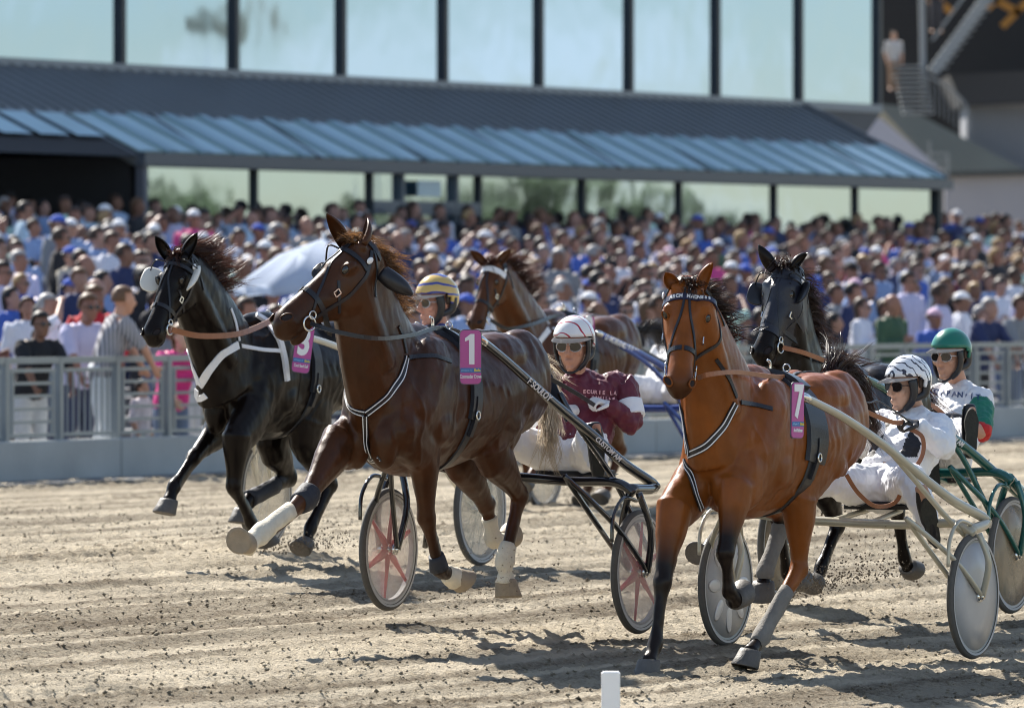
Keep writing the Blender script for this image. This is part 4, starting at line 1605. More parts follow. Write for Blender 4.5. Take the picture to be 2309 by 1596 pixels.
def add_horse_head(bm, H, mouth=0.0):
    k = H.k
    loft(bm, [(H(x, 0, z), hw * k * H.wide, hh * k * 1.05) for x, z, hw, hh in HEAD], H.y, 20, sub=3)
    E = lambda c, a, b, d: ellip(bm, H(*c), H.x * a * k, H.y * b * k, H.z * d * k, 12, 8)
    for s in (-1, 1):
        E((.205, s * .058, -.190), .115, .040, .100)          # cheek
        E((.155, s * .088, -.050), .048, .028, .030)          # brow over the eye
        E((.30, s * .052, -.075), .14, .014, .016)            # facial crest
        E((.595, s * .046, -.068), .046, .028, .036)          # nostril rim
        E((.02, s * .055, -.02), .035, .035, .035)            # ear root
    E((.10, 0, -.028), .10, .062, .022)                       # forehead
    E((.40, 0, -.024), .17, .030, .014)                       # nose bone
    E((.635, 0, -.120), .030, .042, .036)                     # upper lip
    E((.575 - mouth * .25, 0, -.178 - mouth * .55), .062, .038, .026)         # lower lip and chin
    E((.47 - mouth * .1, 0, -.165 - mouth * .25), .13, .034, .026)


def ear_bm(base, tip, opening, w=.040):
    """cupped leaf-shaped ear from base to tip, opening side given"""
    bm = bmesh.new()
    d = (tip - base)
    Ln = d.length
    ax = d.normalized()
    o = (opening - ax * opening.dot(ax)).normalized()
    a = ax.cross(o)
    rs = []
    for i in range(9):
        t = i / 8
        r = w * (0.80 + 1.1 * t - .55 * t * t) * (1 - t ** 2.2) ** .9 + .002
        c = base + ax * Ln * t + a * 0 + o * (-.010 * math.sin(math.pi * t))
        outer = [c + (a * math.sin(q) * r - o * math.cos(q) * r * .75) for q in [math.radians(-105 + 210 * k / 10) for k in range(11)]]
        inner = [c + (a * math.sin(q) * (r * .86) - o * (math.cos(q) * r * .75 - .006)) for q in [math.radians(105 - 210 * k / 10) for k in range(11)]]
        rs.append(outer + inner)
    rings(bm, rs)
    return bm


def strands(bm, roots, dirs, n, length, rnd, width=.006, droop=.4, curl=.10, wave=1.0, seg=9, spread=.25, per=9):
    """locks of fine tapered ribbons; the hairs of one lock run together towards its tip"""
    for i in range(max(1, n // per * 2)):
        t = rnd.random() * (len(roots) - 1)
        k = int(t); fr = t - k
        p0 = roots[k].lerp(roots[min(k + 1, len(roots) - 1)], fr) + V((rnd.gauss(0, .012), rnd.gauss(0, .012), rnd.gauss(0, .012)))
        d0 = dirs[k].lerp(dirs[min(k + 1, len(roots) - 1)], fr)
        d0 = (d0 + V((rnd.gauss(0, spread), rnd.gauss(0, spread), rnd.gauss(0, spread)))).normalized()
        L0 = length * rnd.uniform(.4, 1.15)
        ph = rnd.uniform(0, 6.28); ph2 = rnd.uniform(0, 6.28)
        path = []
        p, d = p0.copy(), d0.copy()
        for s in range(seg + 1):
            f = s / seg
            path.append(p + V((math.sin(ph + f * 5 * wave), math.cos(ph2 + f * 4 * wave), math.sin(ph * .6 + f * 4.4))) * curl * L0 * f)
            p = p + d * L0 / seg
            d = (d - UP * droop / seg).normalized()
        for q in range(per):
            o = V((rnd.gauss(0, 1), rnd.gauss(0, 1), rnd.gauss(0, 1))) * .016
            fray = V((rnd.gauss(0, 1), rnd.gauss(0, 1), rnd.gauss(0, 1))) * .05 * L0
            side = d0.orthogonal().normalized()
            side = Matrix.Rotation(rnd.uniform(0, 6.28), 3, d0) @ side
            w0 = width * rnd.uniform(.5, 1.3)
            ll = rnd.uniform(.65, 1.0)
            prev = None
            for s in range(seg + 1):
                f = s / seg * ll
                x = f * seg; kk = min(seg - 1, int(x))
                c = path[kk].lerp(path[kk + 1], x - kk) + o * (1 - .75 * f) + fray * max(0, f - .55) ** 2 * 4
                w = w0 * (1 - (s / seg) * .88) / 2
                a, b_ = bm.verts.new(c + side * w), bm.verts.new(c - side * w)
                if prev:
                    bm.faces.new((prev[0], a, b_, prev[1]))
                prev = (a, b_)


GROOVES = [([(.20, -.08), (.28, -.22), (.38, -.38), (.45, -.50)], .040, -.010), ([(-.08, -.26), (-.05, -.42), (.0, -.56), (.06, -.68)], .040, -.010), ([(-.72, -.22), (-.80, -.42), (-.74, -.60)], .045, -.010),
           ([(-.98, -.10), (-1.07, -.34), (-1.06, -.58)], .035, -.009), ([(.08, -.22), (.18, -.38), (.27, -.52)], .045, .008), ([(-.60, -.10), (-.80, -.12), (-.95, -.18)], .05, -.006),
           ([(-.10, -.64), (-.30, -.70), (-.52, -.68), (-.66, -.60)], .013, .006), ([(-.20, -.66), (-.28, -.56), (-.42, -.50), (-.5, -.42)], .011, .005), ([(.32, -.62), (.26, -.74), (.24, -.86)], .012, .005),
           ([(-.86, -.46), (-.92, -.60), (-.90, -.76)], .012, .005), ([(.36, -.30), (.30, -.46), (.33, -.60)], .012, .004)]
RIBS = [([(-.18 - .075 * i, -.30 - .01 * i), (-.22 - .075 * i, -.45), (-.20 - .072 * i, -.58)], .020, .0032) for i in range(6)]


def sculpt(me, W, k, on=True):
    """muscle grooves, ribs and veins pressed into or raised from the skin"""
    me.update()
    co = verts_np(me)
    n = len(co)
    nr = np.empty(n * 3, np.float32); me.vertices.foreach_get('normal', nr); nr = nr.reshape(-1, 3)
    bv = BVHTree.FromPolygons([v.co for v in me.vertices], [p.vertices for p in me.polygons])
    disp = np.zeros(n, np.float32)
    jobs = []
    for s in (-1, 1):
        for path, wd, am in GROOVES + RIBS:
            jobs.append(([W(a, s * .5, b) for a, b in path], W(path[0][0], 0, path[0][1]) - W(path[0][0], s * .5, path[0][1]), wd, am))
    for pts, dirv, wd, am in jobs:
        dense = catmull(pts, 12)
        best = np.full(n, 9.0, np.float32)
        hit = False
        for p in dense:
            loc, no, _, _ = bv.ray_cast(p, dirv.normalized(), .6)
            if loc is None: continue
            hit = True
            best = np.minimum(best, np.linalg.norm(co - np.array(loc, np.float32), axis=1))
        if hit:
            disp += am * k * np.exp(-(best / (wd * k)) ** 2)
    me.vertices.foreach_set('co', (co + nr * disp[:, None]).ravel())
    me.update()


def build_horse(lane, c):
    """one horse: body, head, hooves, ears, eyes, hair and leg wraps"""
    e = empty('horse', V((*lane.J(c['withers'][0], c['withers'][1]).xy, lane.O.z)), c['label'], 'horse')
    wi = lane.J(*c['withers'])
    uw, _, zw = lane.uvw(wi)
    k = c.get('k', 1.0)
    ln = c.get('len', 1.0)
    W = lambda du, v, dz: lane.W(uw + du * k * (ln if du < 0 else 1), v * k, zw + dz * k)
    bm = bmesh.new()
    pitch = c.get('pitch', 0.0)
    loft(bm, [(W(du, 0, dz + pitch * du), hw * k, hh * k) for du, dz, hw, hh in TORSO], lane.l, 24, sub=3)
    f, l = lane.f, lane.l
    for s in (-1, 1):                                          # shoulder blade, point of shoulder and rump muscles, sunk into the barrel
        ellip(bm, W(.12, s * .150, -.34), (f * .19 + UP * -.26) * k, l * .100 * k, (f * .20 + UP * .13) * k)
        ellip(bm, W(.36, s * .125, -.52), f * .13 * k, l * .10 * k, UP * .17 * k)
        ellip(bm, W(-.98, s * .120, -.30), f * .27 * k, l * .155 * k, UP * .28 * k)
        ellip(bm, W(-.72, s * .12, -.17), f * .30 * k, l * .15 * k, UP * .13 * k)
        ellip(bm, W(.46, s * .080, -.60), f * .075 * k, l * .080 * k, UP * .15 * k)       # breast
        ellip(bm, W(.04, s * .205, -.52), f * .16 * k, l * .060 * k, UP * .12 * k)        # triceps
        ellip(bm, W(-.66, s * .235, -.50), f * .16 * k, l * .045 * k, (UP * .10 + f * .05) * k)
    ellip(bm, W(.02, 0, -.06), f * .30 * k, l * .075 * k, UP * .075 * k)
    tb = bm.copy(); bmesh.ops.recalc_face_normals(tb, faces=tb.faces[:])
    tbvh = BVHTree.FromBMesh(tb); tb.free()
    # neck
    H = Head(c['poll'], c['muzzle'], c.get('roll', 0), c.get('left'))
    H.wide = c.get('head_wide', 1.06)
    nk = c['neck']
    lats = [lane.l.lerp(H.y, t).normalized() for t in [x[3] for x in nk]]
    loft(bm, [(p, a * k * 1.14, b * k * (1.22 + .03 * t)) for p, a, b, t in nk], lats, 18, sub=3, cap=.2)
    for s in (-1, 1):                                          # long neck muscle over the windpipe
        pn_ = [x[0] for x in nk]
        mus = []
        for i_, (p_, a_, b_, t_) in enumerate(nk[1:], 1):
            d_ = (pn_[min(i_ + 1, len(pn_) - 1)] - pn_[i_ - 1]).normalized()
            la_ = (lats[i_] - d_ * lats[i_].dot(d_)).normalized()
            fr_ = d_.cross(la_)
            if fr_.dot(f) < 0: fr_ = -fr_
            mus.append((p_ + la_ * s * a_ * k * .80 + fr_ * b_ * k * .42, .055 * k, .075 * k))
        loft(bm, mus, lane.l, 10)
    add_horse_head(bm, H, c.get('mouth', 0))
    legs = {}
    for nm in ('RF', 'LF', 'RH', 'LH'):
        pts = c['legs'][nm]
        secs = (fore_secs if nm[1] == 'F' else hind_secs)(pts[:-1], k)
        lat = lane.l
        loft(bm, secs, lat, 14, sub=2)
        if nm[1] == 'F':
            top = pts[0]
            sg = -1 if nm[0] == 'R' else 1
            loft(bm, [(W(.20, sg * .13, -.36), .09 * k, .17 * k), (W(.30, sg * .135, -.52), .095 * k, .165 * k), (top.lerp(W(.28, sg * .14, -.58), .45), .092 * k, .150 * k), (top, .080 * k, .122 * k), (top.lerp(pts[1], .2), .066 * k, .096 * k)], l, 14, sub=3)
        else:
            ho, st_, fe = pts[2], pts[1], pts[3]
            d1 = (ho - st_).normalized(); d2 = (fe - ho).normalized()
            back = (d1 - d2).normalized()
            ellip(bm, ho + back * .035 * k - d1 * .01, back * .052 * k, l * .028 * k, d1 * .052 * k)   # point of the hock
            loft(bm, [(ho + back * .052 * k, .016 * k, .018 * k), (ho.lerp(st_, .35) + back * .040 * k, .018 * k, .020 * k), (ho.lerp(st_, .6), .02 * k, .02 * k)], l, 8)
            ellip(bm, st_.lerp(pts[0], .1), f * .12 * k, l * .085 * k, UP * .14 * k)
        fe = pts[-3]
        d2 = (pts[-2] - fe).normalized()
        d1 = (fe - pts[-4]).normalized()
        bk = (d1 - d2)
        if bk.length > .05:
            ellip(bm, fe + bk.normalized() * .018 * k, bk.normalized() * .03 * k, l * .03 * k, d1 * .03 * k, 8, 6)
        i0 = 1 if nm[1] == 'F' else 2
        d_ = (pts[i0 + 1] - pts[i0]).normalized()
        bk_ = (-f - d_ * (-f).dot(d_)).normalized() if abs(d_.dot(f)) < .95 else UP
        if nm[1] == 'F' and d_.dot(UP) > -.3 and d_.dot(f) < 0: bk_ = UP
        loft(bm, [(pts[i0].lerp(pts[i0 + 1], .08) + bk_ * .040 * k, .019 * k, .019 * k), (pts[i0].lerp(pts[i0 + 1], .5) + bk_ * .041 * k, .016 * k, .016 * k), (pts[i0 + 1] + bk_ * .040 * k, .020 * k, .020 * k)], l, 8)   # tendons
        legs[nm] = secs
    me = remesh(bm, c.get('voxel', .0115), 5, .5, 'body')
    wrinkle(me, .0034, 11, c.get('seed', 1))
    sculpt(me, W, k, c.get('grooves', True))
    co = verts_np(me)
    pts_attr = np.zeros(len(co), np.float32)
    dk = c.get('points', {})
    for nm, (lo, hi) in dk.items():                            # dark stockings: fade from joint index lo to hi
        P_ = c['legs'][nm]
        a, b_ = np.array(P_[lo]), np.array(P_[hi])
        ab = b_ - a
        t = ((co - a) @ ab) / (ab @ ab)
        dl = np.full(len(co), 9.0)
        for i in range(lo, len(P_) - 1):
            p0, p1 = np.array(P_[i]), np.array(P_[i + 1])
            v = p1 - p0
            tt = np.clip(((co - p0) @ v) / (v @ v), 0, 1)
            dl = np.minimum(dl, np.linalg.norm(co - (p0 + tt[:, None] * v), axis=1))
        on = np.clip((.125 - dl) / .04, 0, 1)
        fade = np.clip((t - .30) / .5, 0, 1)
        below = np.zeros(len(co))
        for i in range(hi, len(P_) - 1):
            p0, p1 = np.array(P_[i]), np.array(P_[i + 1])
            v = p1 - p0
            tt = np.clip(((co - p0) @ v) / (v @ v), 0, 1)
            below = np.maximum(below, np.linalg.norm(co - (p0 + tt[:, None] * v), axis=1) < .075)
        pts_attr = np.maximum(pts_attr, on * np.maximum(fade, below))
    mz = np.array(H(.63, 0, -.12))
    dm = np.linalg.norm(co - mz, axis=1) / H.k
    pts_attr = np.maximum(pts_attr, c.get('muzzle_dark', .8) * np.clip((.16 - dm) / .08, 0, 1))
    set_attr(me, 'points', pts_attr)
    body = link('body', me, e, c['coat'])
    bvh = BVHTree.FromPolygons([v.co for v in me.vertices], [p.vertices for p in me.polygons])
    # hooves
    for nm in ('RF', 'LF', 'RH', 'LH'):
        p = c['legs'][nm]
        bmo('hoof', hoof_bm(p[-2], p[-3], p[-1], lane.l, k, c.get('sole', {}).get(nm)), c.get('hoofm', hoof_mat), e)
    # ears
    for s, tip in ((-1, c['ears'][0]), (1, c['ears'][1])):
        base = H(.020, s * .062, -.012)
        bmo('ear', ear_bm(base, tip, c.get('ear_open', [V((-.3, -1, 0)), V((.3, -1, 0))])[0 if s < 0 else 1], .040 * H.k), c['coat'], e)
    for s in (-1, 1):
        for nm_, a0, a1, sz, m_ in (('eye', (.19, s * .42, .16), (.19, s * .02, -.085), (.025, .018, .009), eye_mat), ('nostril', (.78, s * .19, .14), (.565, s * .030, -.080), (.030, .019, .005), nostril_mat)):
            p0, p1 = H(*a0), H(*a1)
            loc, no, _, _ = bvh.ray_cast(p0, (p1 - p0).normalized())
            if loc is None or (loc - p1).length > .2:
                loc, no = H(*a1), H.y * s
            ax_ = (H.x * (.8 if nm_ == 'eye' else .55) - H.z * (.25 if nm_ == 'eye' else -.6))
            ax_ = (ax_ - no * ax_.dot(no)).normalized()
            ay_ = no.cross(ax_)
            bm = bmesh.new()
            ellip(bm, loc - no * .002, ax_ * sz[0] * H.k, ay_ * sz[1] * H.k, no * sz[2] * H.k, 16, 9)
            bmo(nm_, bm, m_, e)
            bm = bmesh.new()                                   # lid or nostril rim
            tube(bm, [loc + (ax_ * math.cos(q) * sz[0] + ay_ * math.sin(q) * sz[1]) * 1.12 * H.k for q in [2 * math.pi * i / 14 for i in range(15)]], (.0045 if nm_ == 'eye' else .005) * H.k, 6, 2)
            bmo('eyelid' if nm_ == 'eye' else 'nostril_rim', bm, c['coat'], e)
    if c.get('mouth', 0):
        bm = bmesh.new()
        ellip(bm, H(.585, 0, -.150 - c['mouth'] * .3), H.x * .05 * H.k, H.y * .042 * H.k, H.z * (.010 + c['mouth'] * .2) * H.k, 12, 8)
        bmo('mouth', bm, nostril_mat, e)
    rnd = random.Random(c.get('seed', 1))
    # mane along the crest
    crest, cd_ = [], []
    for (p, a, b, t), la in zip(nk[1:], lats[1:]):
        pass
    path = catmull([x[0] for x in nk], 4)
    rb = catmull([V((x[1], x[2], 0)) for x in nk], 4)
    ll = catmull(lats, 4)
    for i in range(3, len(path)):
        d = (path[min(i + 1, len(path) - 1)] - path[i - 1]).normalized()
        la = (ll[i] - d * ll[i].dot(d)).normalized()
        b = d.cross(la)
        if b.dot(-f + UP * .2) < 0: b = -b
        crest.append(path[i] + b * rb[i].y * k * 1.10)
        cd_.append((b * .55 + c.get('wind', V((1, .5, .15)))).normalized())
    crest.append(H(-.03, 0, -.01)); cd_.append(cd_[-1])
    bm = bmesh.new()
    strands(bm, crest[c.get('mane_from', 2):], cd_[c.get('mane_from', 2):], c.get('mane_n', 420) * 2, c.get('mane_len', .26), rnd, .0055, droop=c.get('mane_droop', .55), curl=.08, spread=.18)
    strands(bm, crest[2:], [(x * .2 + (lane.l * .5 - UP)).normalized() for x in cd_[2:]], c.get('mane_n', 420) // 2, .13, rnd, .008, droop=.3, curl=.08)
    bmo('mane', bm, c['hair'], e)
    bm = bmesh.new()
    strands(bm, [H(-.02, -.03, .0), H(-.01, .03, .0)], [H.x * .5 + H.z * .5 + V((.3, 0, .1))] * 2, 90, .13, rnd, .006, droop=.3, curl=.2)
    bmo('forelock', bm, c['hair'], e)
    if 'tail' in c:
        tp = c['tail']
        bm = bmesh.new()
        tube(bm, tp[:3], [.035, .028, .015], 8)
        pp = catmull(tp, 5)
        dd = [(pp[min(i + 1, len(pp) - 1)] - pp[max(i - 1, 0)]).normalized() for i in range(len(pp))]
        strands(bm, pp[:int(len(pp) * .75)], dd[:int(len(pp) * .75)], c.get('tail_n', 500) * 2, c.get('tail_len', .55), rnd, .0055, droop=c.get('tail_droop', .5), curl=.10, spread=c.get('tail_spread', .22))
        bmo('tail', bm, c['hair'] if 'tail_hair' not in c else c['tail_hair'], e)
    # wraps
    for nm, i0, i1, g, m_ in c.get('wraps', []):
        secs = legs[nm][i0:i1]
        bm = bmesh.new()
        loft(bm, [(p, a + g, b + g) for p, a, b in secs], lane.l, 16, sub=3, cap=.15)
        w = bmo('leg_wrap', bm, m_, e)
        for v in w.data.vertices:
            v.co += v.normal * noise.noise(V((v.co.x * 22, v.co.y * 22, v.co.z * 70))) * .008
    for nm, i0, i1, g, m_ in c.get('socks', []):
        pass
    return dict(e=e, body=body, bvh=bvh, tbvh=tbvh, H=H, lane=lane, W=W, k=k, uw=uw, zw=zw)


def seg_len(n, pts):
    print(n, ['%.2f' % (pts[i + 1] - pts[i]).length for i in range(len(pts) - 1)])


def make_legs(lane, d):
    out = {}
    for nm, pts in d.items():
        out[nm] = [lane.J(*p) for p in pts]
        seg_len(nm, out[nm])
    return out


def PY(px, py, Y):
    return P(px, py, Y)


bay = coat_mat('bay_coat', (0.200, 0.058, 0.010), (0.010, 0.006, 0.005), .42, .22, .12)
dark_brown = coat_mat('dark_brown_coat', (0.056, 0.0200, 0.0075), (0.020, 0.009, 0.005), .40, .30, .13)
black_coat = coat_mat('black_coat', (0.0065, 0.0042, 0.0036), (0.006, 0.004, 0.004), .38, .25, .08)
brown = coat_mat('brown_coat', (0.085, 0.030, 0.011), (0.020, 0.010, 0.007), .38, .28, .12)
hair_dark = strand_mat('dark_hair', (0.026, 0.012, 0.008))
hair_red = strand_mat('red_hair', (0.045, 0.016, 0.009))
hair_backlit = strand_mat('backlit_hair', (0.15, 0.075, 0.03))  # brown lifted towards gold, holds the backlight on the mane
hair_grey = strand_mat('dusty_hair', (0.40, 0.34, 0.26))

HORSES = {}
# --- horse with plate 1
wi = L1.J(925, 733)
poll = L1.J(800, 545)
muz = P(604, 716, poll.y - .34)
HORSES[1] = build_horse(L1, dict(
    label='dark bay horse in front turning its head aside, white wrapped legs', withers=(925, 733), k=1.04, len=1.07, coat=dark_brown, hair=hair_backlit, seed=1, hoofm=hoof_sole,
    poll=poll, muzzle=muz, mouth=.035, muzzle_dark=.5, sole={'LH': V((.02, -.1, -1)), 'LF': V((.6, .5, -.6))},
    neck=[(L1.J(880, 880), .15, .30, 0), (L1.J(850, 795), .125, .27, .05), (L1.J(824, 700), .10, .205, .2), (L1.J(812, 630), .088, .17, .5), (L1.J(806, 585), .080, .13, .8)],
    ears=(P(737, 480, poll.y - .02), P(830, 491, poll.y + .05)), ear_open=[V((-.6, -1, 0)), V((-.9, -.5, 0))],
    legs=make_legs(L1, dict(
        RF=[(762, 1005, -.15), (690, 1122, -.14), (585, 1205, -.13), (556, 1226, -.13), (500, 1243, -.13)],
        LF=[(955, 1010, .14), (962, 1165, .13), (990, 1280, .125), (1025, 1303, .12), (1052, 1325, .12)],
        RH=[(1035, 900, -.13), (1035, 1020, -.15), (1098, 1140, -.15), (1112, 1212, -.15), (1138, 1222, -.15), (1170, 1205, -.15)],
        LH=[(1130, 890, .14), (1105, 1010, .16), (1172, 1115, .15), (1138, 1265, .14), (1140, 1310, .14), (1142, 1352, .14)])),
    points={'LF': (1, 2), 'LH': (2, 3)},
    wraps=[('RF', 6, 11, .010, wrap_white), ('RF', 3, 6, .012, wrap_black), ('LF', 9, 11, .008, wrap_white), ('RH', 8, 13, .008, wrap_white), ('LH', 9, 13, .010, wrap_white), ('LF', 7, 9, .010, wrap_black)],
    wind=V((1.0, .3, .10)), mane_len=.20, mane_n=380, mane_droop=1.1, mane_from=2,
    tail=[L1.J(1190, 800, 0), L1.J(1226, 830, 0), L1.J(1238, 900, 0), L1.J(1240, 980, 0), L1.J(1225, 1040, 0)], tail_n=380, tail_len=.30, tail_hair=hair_grey))
# --- horse with plate 3
poll = L3.J(398, 572)
muz = P(322, 757, poll.y - .28)
HORSES[3] = build_horse(L3, dict(
    label='black horse with pale eye cups and white breast collar', withers=(592, 706), k=1.0, coat=black_coat, hair=hair_red, seed=3,
    poll=poll, muzzle=muz, muzzle_dark=.3, sole={'RF': V((-.18, -.15, -1)), 'RH': V((-.1, -.1, -1)), 'LF': V((.35, .3, -1))},
    neck=[(L3.J(520, 860), .15, .29, 0), (L3.J(500, 790), .125, .255, .05), (L3.J(460, 700), .10, .20, .15), (L3.J(430, 640), .088, .165, .4), (L3.J(412, 605), .078, .125, .7)],
    ears=(P(350, 531, poll.y), P(445, 523, poll.y)),
    legs=make_legs(L3, dict(
        RF=[(500, 960, -.15), (437, 1030, -.14), (392, 1096, -.13), (381, 1130, -.13), (352, 1165, -.13)],
        LF=[(535, 985, .13), (527, 1095, .12), (568, 1180, .10), (592, 1205, .10), (612, 1250, .10)],
        RH=[(640, 880, -.13), (615, 1000, -.14), (655, 1075, -.14), (562, 1125, -.14), (548, 1150, -.14), (535, 1195, -.14)],
        LH=[(700, 880, .14), (690, 990, .15), (745, 1090, .15), (700, 1190, .14), (690, 1225, .14), (670, 1255, .14)])),
    wraps=[('RH', 8, 11, .010, wrap_black)],
    wind=V((1.0, .35, .30)), mane_len=.27, mane_n=360, mane_droop=.45, mane_from=4,
    tail=[L3.J(800, 760, 0), L3.J(835, 790, 0), L3.J(850, 860, 0), L3.J(850, 940, 0)], tail_n=250))
# --- horse with plate 7
poll = L7.J(1551, 640)
muz = P(1533, 876, poll.y - .27)
HORSES[7] = build_horse(L7, dict(
    label='bright chestnut bay horse with black legs facing forward, nearest of all', withers=(1688, 826), k=1.03, len=.88, coat=bay, hair=hair_dark, seed=7,
    poll=poll, muzzle=muz, muzzle_dark=.78, left=V((1.0, .06, 0)), head_wide=1.20, sole={'RF': V((-.06, -.1, -1)), 'LH': V((-.22, -.15, -1)), 'RH': V((0, .2, -1))},
    neck=[(L7.J(1640, 990), .16, .30, 0), (L7.J(1622, 905), .135, .26, .0), (L7.J(1595, 800), .105, .20, .1), (L7.J(1574, 725), .088, .165, .4), (L7.J(1562, 675), .078, .12, .8)],
    ears=(P(1500, 613, poll.y), P(1606, 590, poll.y)), ear_open=[V((-.1, -1, 0)), V((.75, -.75, 0))],
    legs=make_legs(L7, dict(
        RF=[(1520, 1150, -.14), (1494, 1310, -.13), (1478, 1450, -.13), (1464, 1492, -.13), (1455, 1538, -.13)],
        LF=[(1660, 1100, .13), (1636, 1245, .13), (1644, 1330, .12), (1660, 1352, .12), (1690, 1322, .12)],
        RH=[(1800, 990, -.13), (1745, 1110, -.14), (1765, 1175, -.14), (1725, 1290, -.14), (1722, 1315, -.14), (1714, 1352, -.14)],
        LH=[(1856, 950, .14), (1803, 1100, .16), (1803, 1278, .15), (1718, 1432, .11), (1692, 1470, .11), (1655, 1502, .11)])),
    points={'RF': (0, 1), 'LF': (0, 1), 'RH': (1, 2), 'LH': (2, 3)},
    wraps=[('LH', 8, 12, .005, wrap_grey), ('RH', 7, 12, .007, wrap_grey)],
    wind=V((1.0, .2, .05)), mane_len=.22, mane_n=300, mane_droop=.6, mane_from=4,
    tail=[L7.J(1870, 850, 0), L7.J(1885, 822, 0), L7.J(1925, 850, 0), L7.J(1960, 930, 0), L7.J(2010, 960, .1)], tail_n=700, tail_len=.34, tail_droop=1.3, tail_spread=.22))
# --- hooded black horse of the green sulky
poll = L9.J(1766, 600)
muz = P(1700, 800, poll.y - .28)
HORSES[9] = build_horse(L9, dict(
    label='black horse wearing a dark hood behind the chestnut bay horse', withers=(1842, 806), k=1.0, coat=black_coat, hair=hair_dark, seed=9, voxel=.014,
    poll=poll, muzzle=muz, mouth=.10, muzzle_dark=.3,
    neck=[(L9.J(1810, 940), .15, .29, 0), (L9.J(1800, 860), .125, .25, .05), (L9.J(1786, 770), .10, .19, .2), (L9.J(1776, 690), .088, .155, .5), (L9.J(1772, 635), .078, .12, .8)],
    ears=(P(1710, 551, poll.y), P(1820, 568, poll.y)), ear_open=[V((.1, 1, 0)), V((1.0, -.3, 0))],
    legs=make_legs(L9, dict(
        RF=[(1690, 1040, -.14), (1660, 1150, -.14), (1600, 1230, -.13), (1585, 1250, -.13), (1560, 1262, -.13)],
        LF=[(1760, 1060, .14), (1755, 1170, .14), (1775, 1290, .13), (1795, 1310, .13), (1815, 1330, .13)],
        RH=[(1880, 960, -.13), (1850, 1070, -.14), (1890, 1180, -.14), (1850, 1280, -.14), (1840, 1310, -.14), (1820, 1345, -.14)],
        LH=[(1965, 960, .14), (1960, 1080, .15), (2024, 1155, .15), (2040, 1262, .15), (2048, 1280, .15), (2062, 1302, .15)])),
    wind=V((1.0, .3, -.2)), mane_len=.22, mane_n=420, mane_droop=.8, mane_from=2,
    tail=[L9.J(2040, 840, 0), L9.J(2070, 880, 0), L9.J(2080, 950, 0), L9.J(2080, 1020, 0)], tail_n=200))
# --- bay horse of the blue sulky, behind the maroon driver
poll = L5.J(1108, 588)
muz = P(1058, 733, poll.y - .26)
HORSES[5] = build_horse(L5, dict(
    label='brown horse with white browband running behind the maroon driver', withers=(1240, 700), k=1.0, coat=brown, hair=hair_red, seed=5, voxel=.015,
    poll=poll, muzzle=muz, muzzle_dark=.6,
    neck=[(L5.J(1200, 830), .15, .29, 0), (L5.J(1188, 770), .125, .25, .05), (L5.J(1160, 700), .10, .195, .15), (L5.J(1134, 648), .088, .16, .4), (L5.J(1120, 615), .078, .12, .7)],
    ears=(P(1060, 563, poll.y), P(1152, 560, poll.y)),
    legs=make_legs(L5, dict(
        RF=[(1200, 920, -.14), (1180, 1010, -.14), (1190, 1090, -.13), (1184, 1112, -.13), (1172, 1140, -.13)],
        LF=[(1250, 930, .14), (1225, 1010, .14), (1200, 1070, .13), (1190, 1090, .13), (1180, 1105, .13)],
        RH=[(1330, 860, -.13), (1320, 950, -.14), (1350, 1020, -.14), (1325, 1100, -.14), (1318, 1120, -.14), (1305, 1148, -.14)],
        LH=[(1375, 850, .14), (1370, 950, .15), (1400, 1010, .15), (1370, 1095, .14), (1362, 1115, .14), (1350, 1142, .14)])),
    wind=V((1.0, .3, .35)), mane_len=.24, mane_n=320, mane_droop=.5, mane_from=4,
    tail=[L5.J(1435, 745, 0), L5.J(1462, 735, 0), L5.J(1490, 745, 0), L5.J(1520, 770, 0)], tail_n=420, tail_len=.40, tail_droop=.6, tail_hair=strand_mat('black_hair', (.015, .01, .008))))
# ------------------------------------------------------------------ harness: straps laid on the horse's skin
CAMP = V((0, 0, ZC))
def resample(pts, step=.022):
    out = [pts[0]]
    for a, b in zip(pts, pts[1:]):
        n = max(1, int((b - a).length / step))
        for i in range(1, n + 1):
            out.append(a.lerp(b, i / n))
    return out


def strap_bm(bm, pts, nrms, width, thick=.006, lift=.002, offset=0.0):
    """flat strap along surface points with their normals"""
    n = len(pts)
    rs = []
    for i in range(n):
        d = pts[min(n - 1, i + 1)] - pts[max(0, i - 1)]
        if d.length < 1e-6:
            continue
        d.normalize()
        nr = nrms[i]
        s = d.cross(nr)
        if s.length < 1e-4:
            continue
        s.normalize()
        nr = s.cross(d).normalized()
        if nr.dot(nrms[i]) < 0: nr = -nr
        c = pts[i] + s * offset
        rs.append([c - s * width / 2 + nr * lift, c + s * width / 2 + nr * lift, c + s * width / 2 * .92 + nr * (lift + thick), c - s * width / 2 * .92 + nr * (lift + thick)])
    if len(rs) > 1:
        rings(bm, rs)


def smooth_list(v, it=2, closed=False):
    for _ in range(it):
        n = len(v)
        v = [(v[i] * 2 + v[(i - 1) % n if closed else max(0, i - 1)] + v[(i + 1) % n if closed else min(n - 1, i + 1)]) / 4 for i in range(n)]
    return v


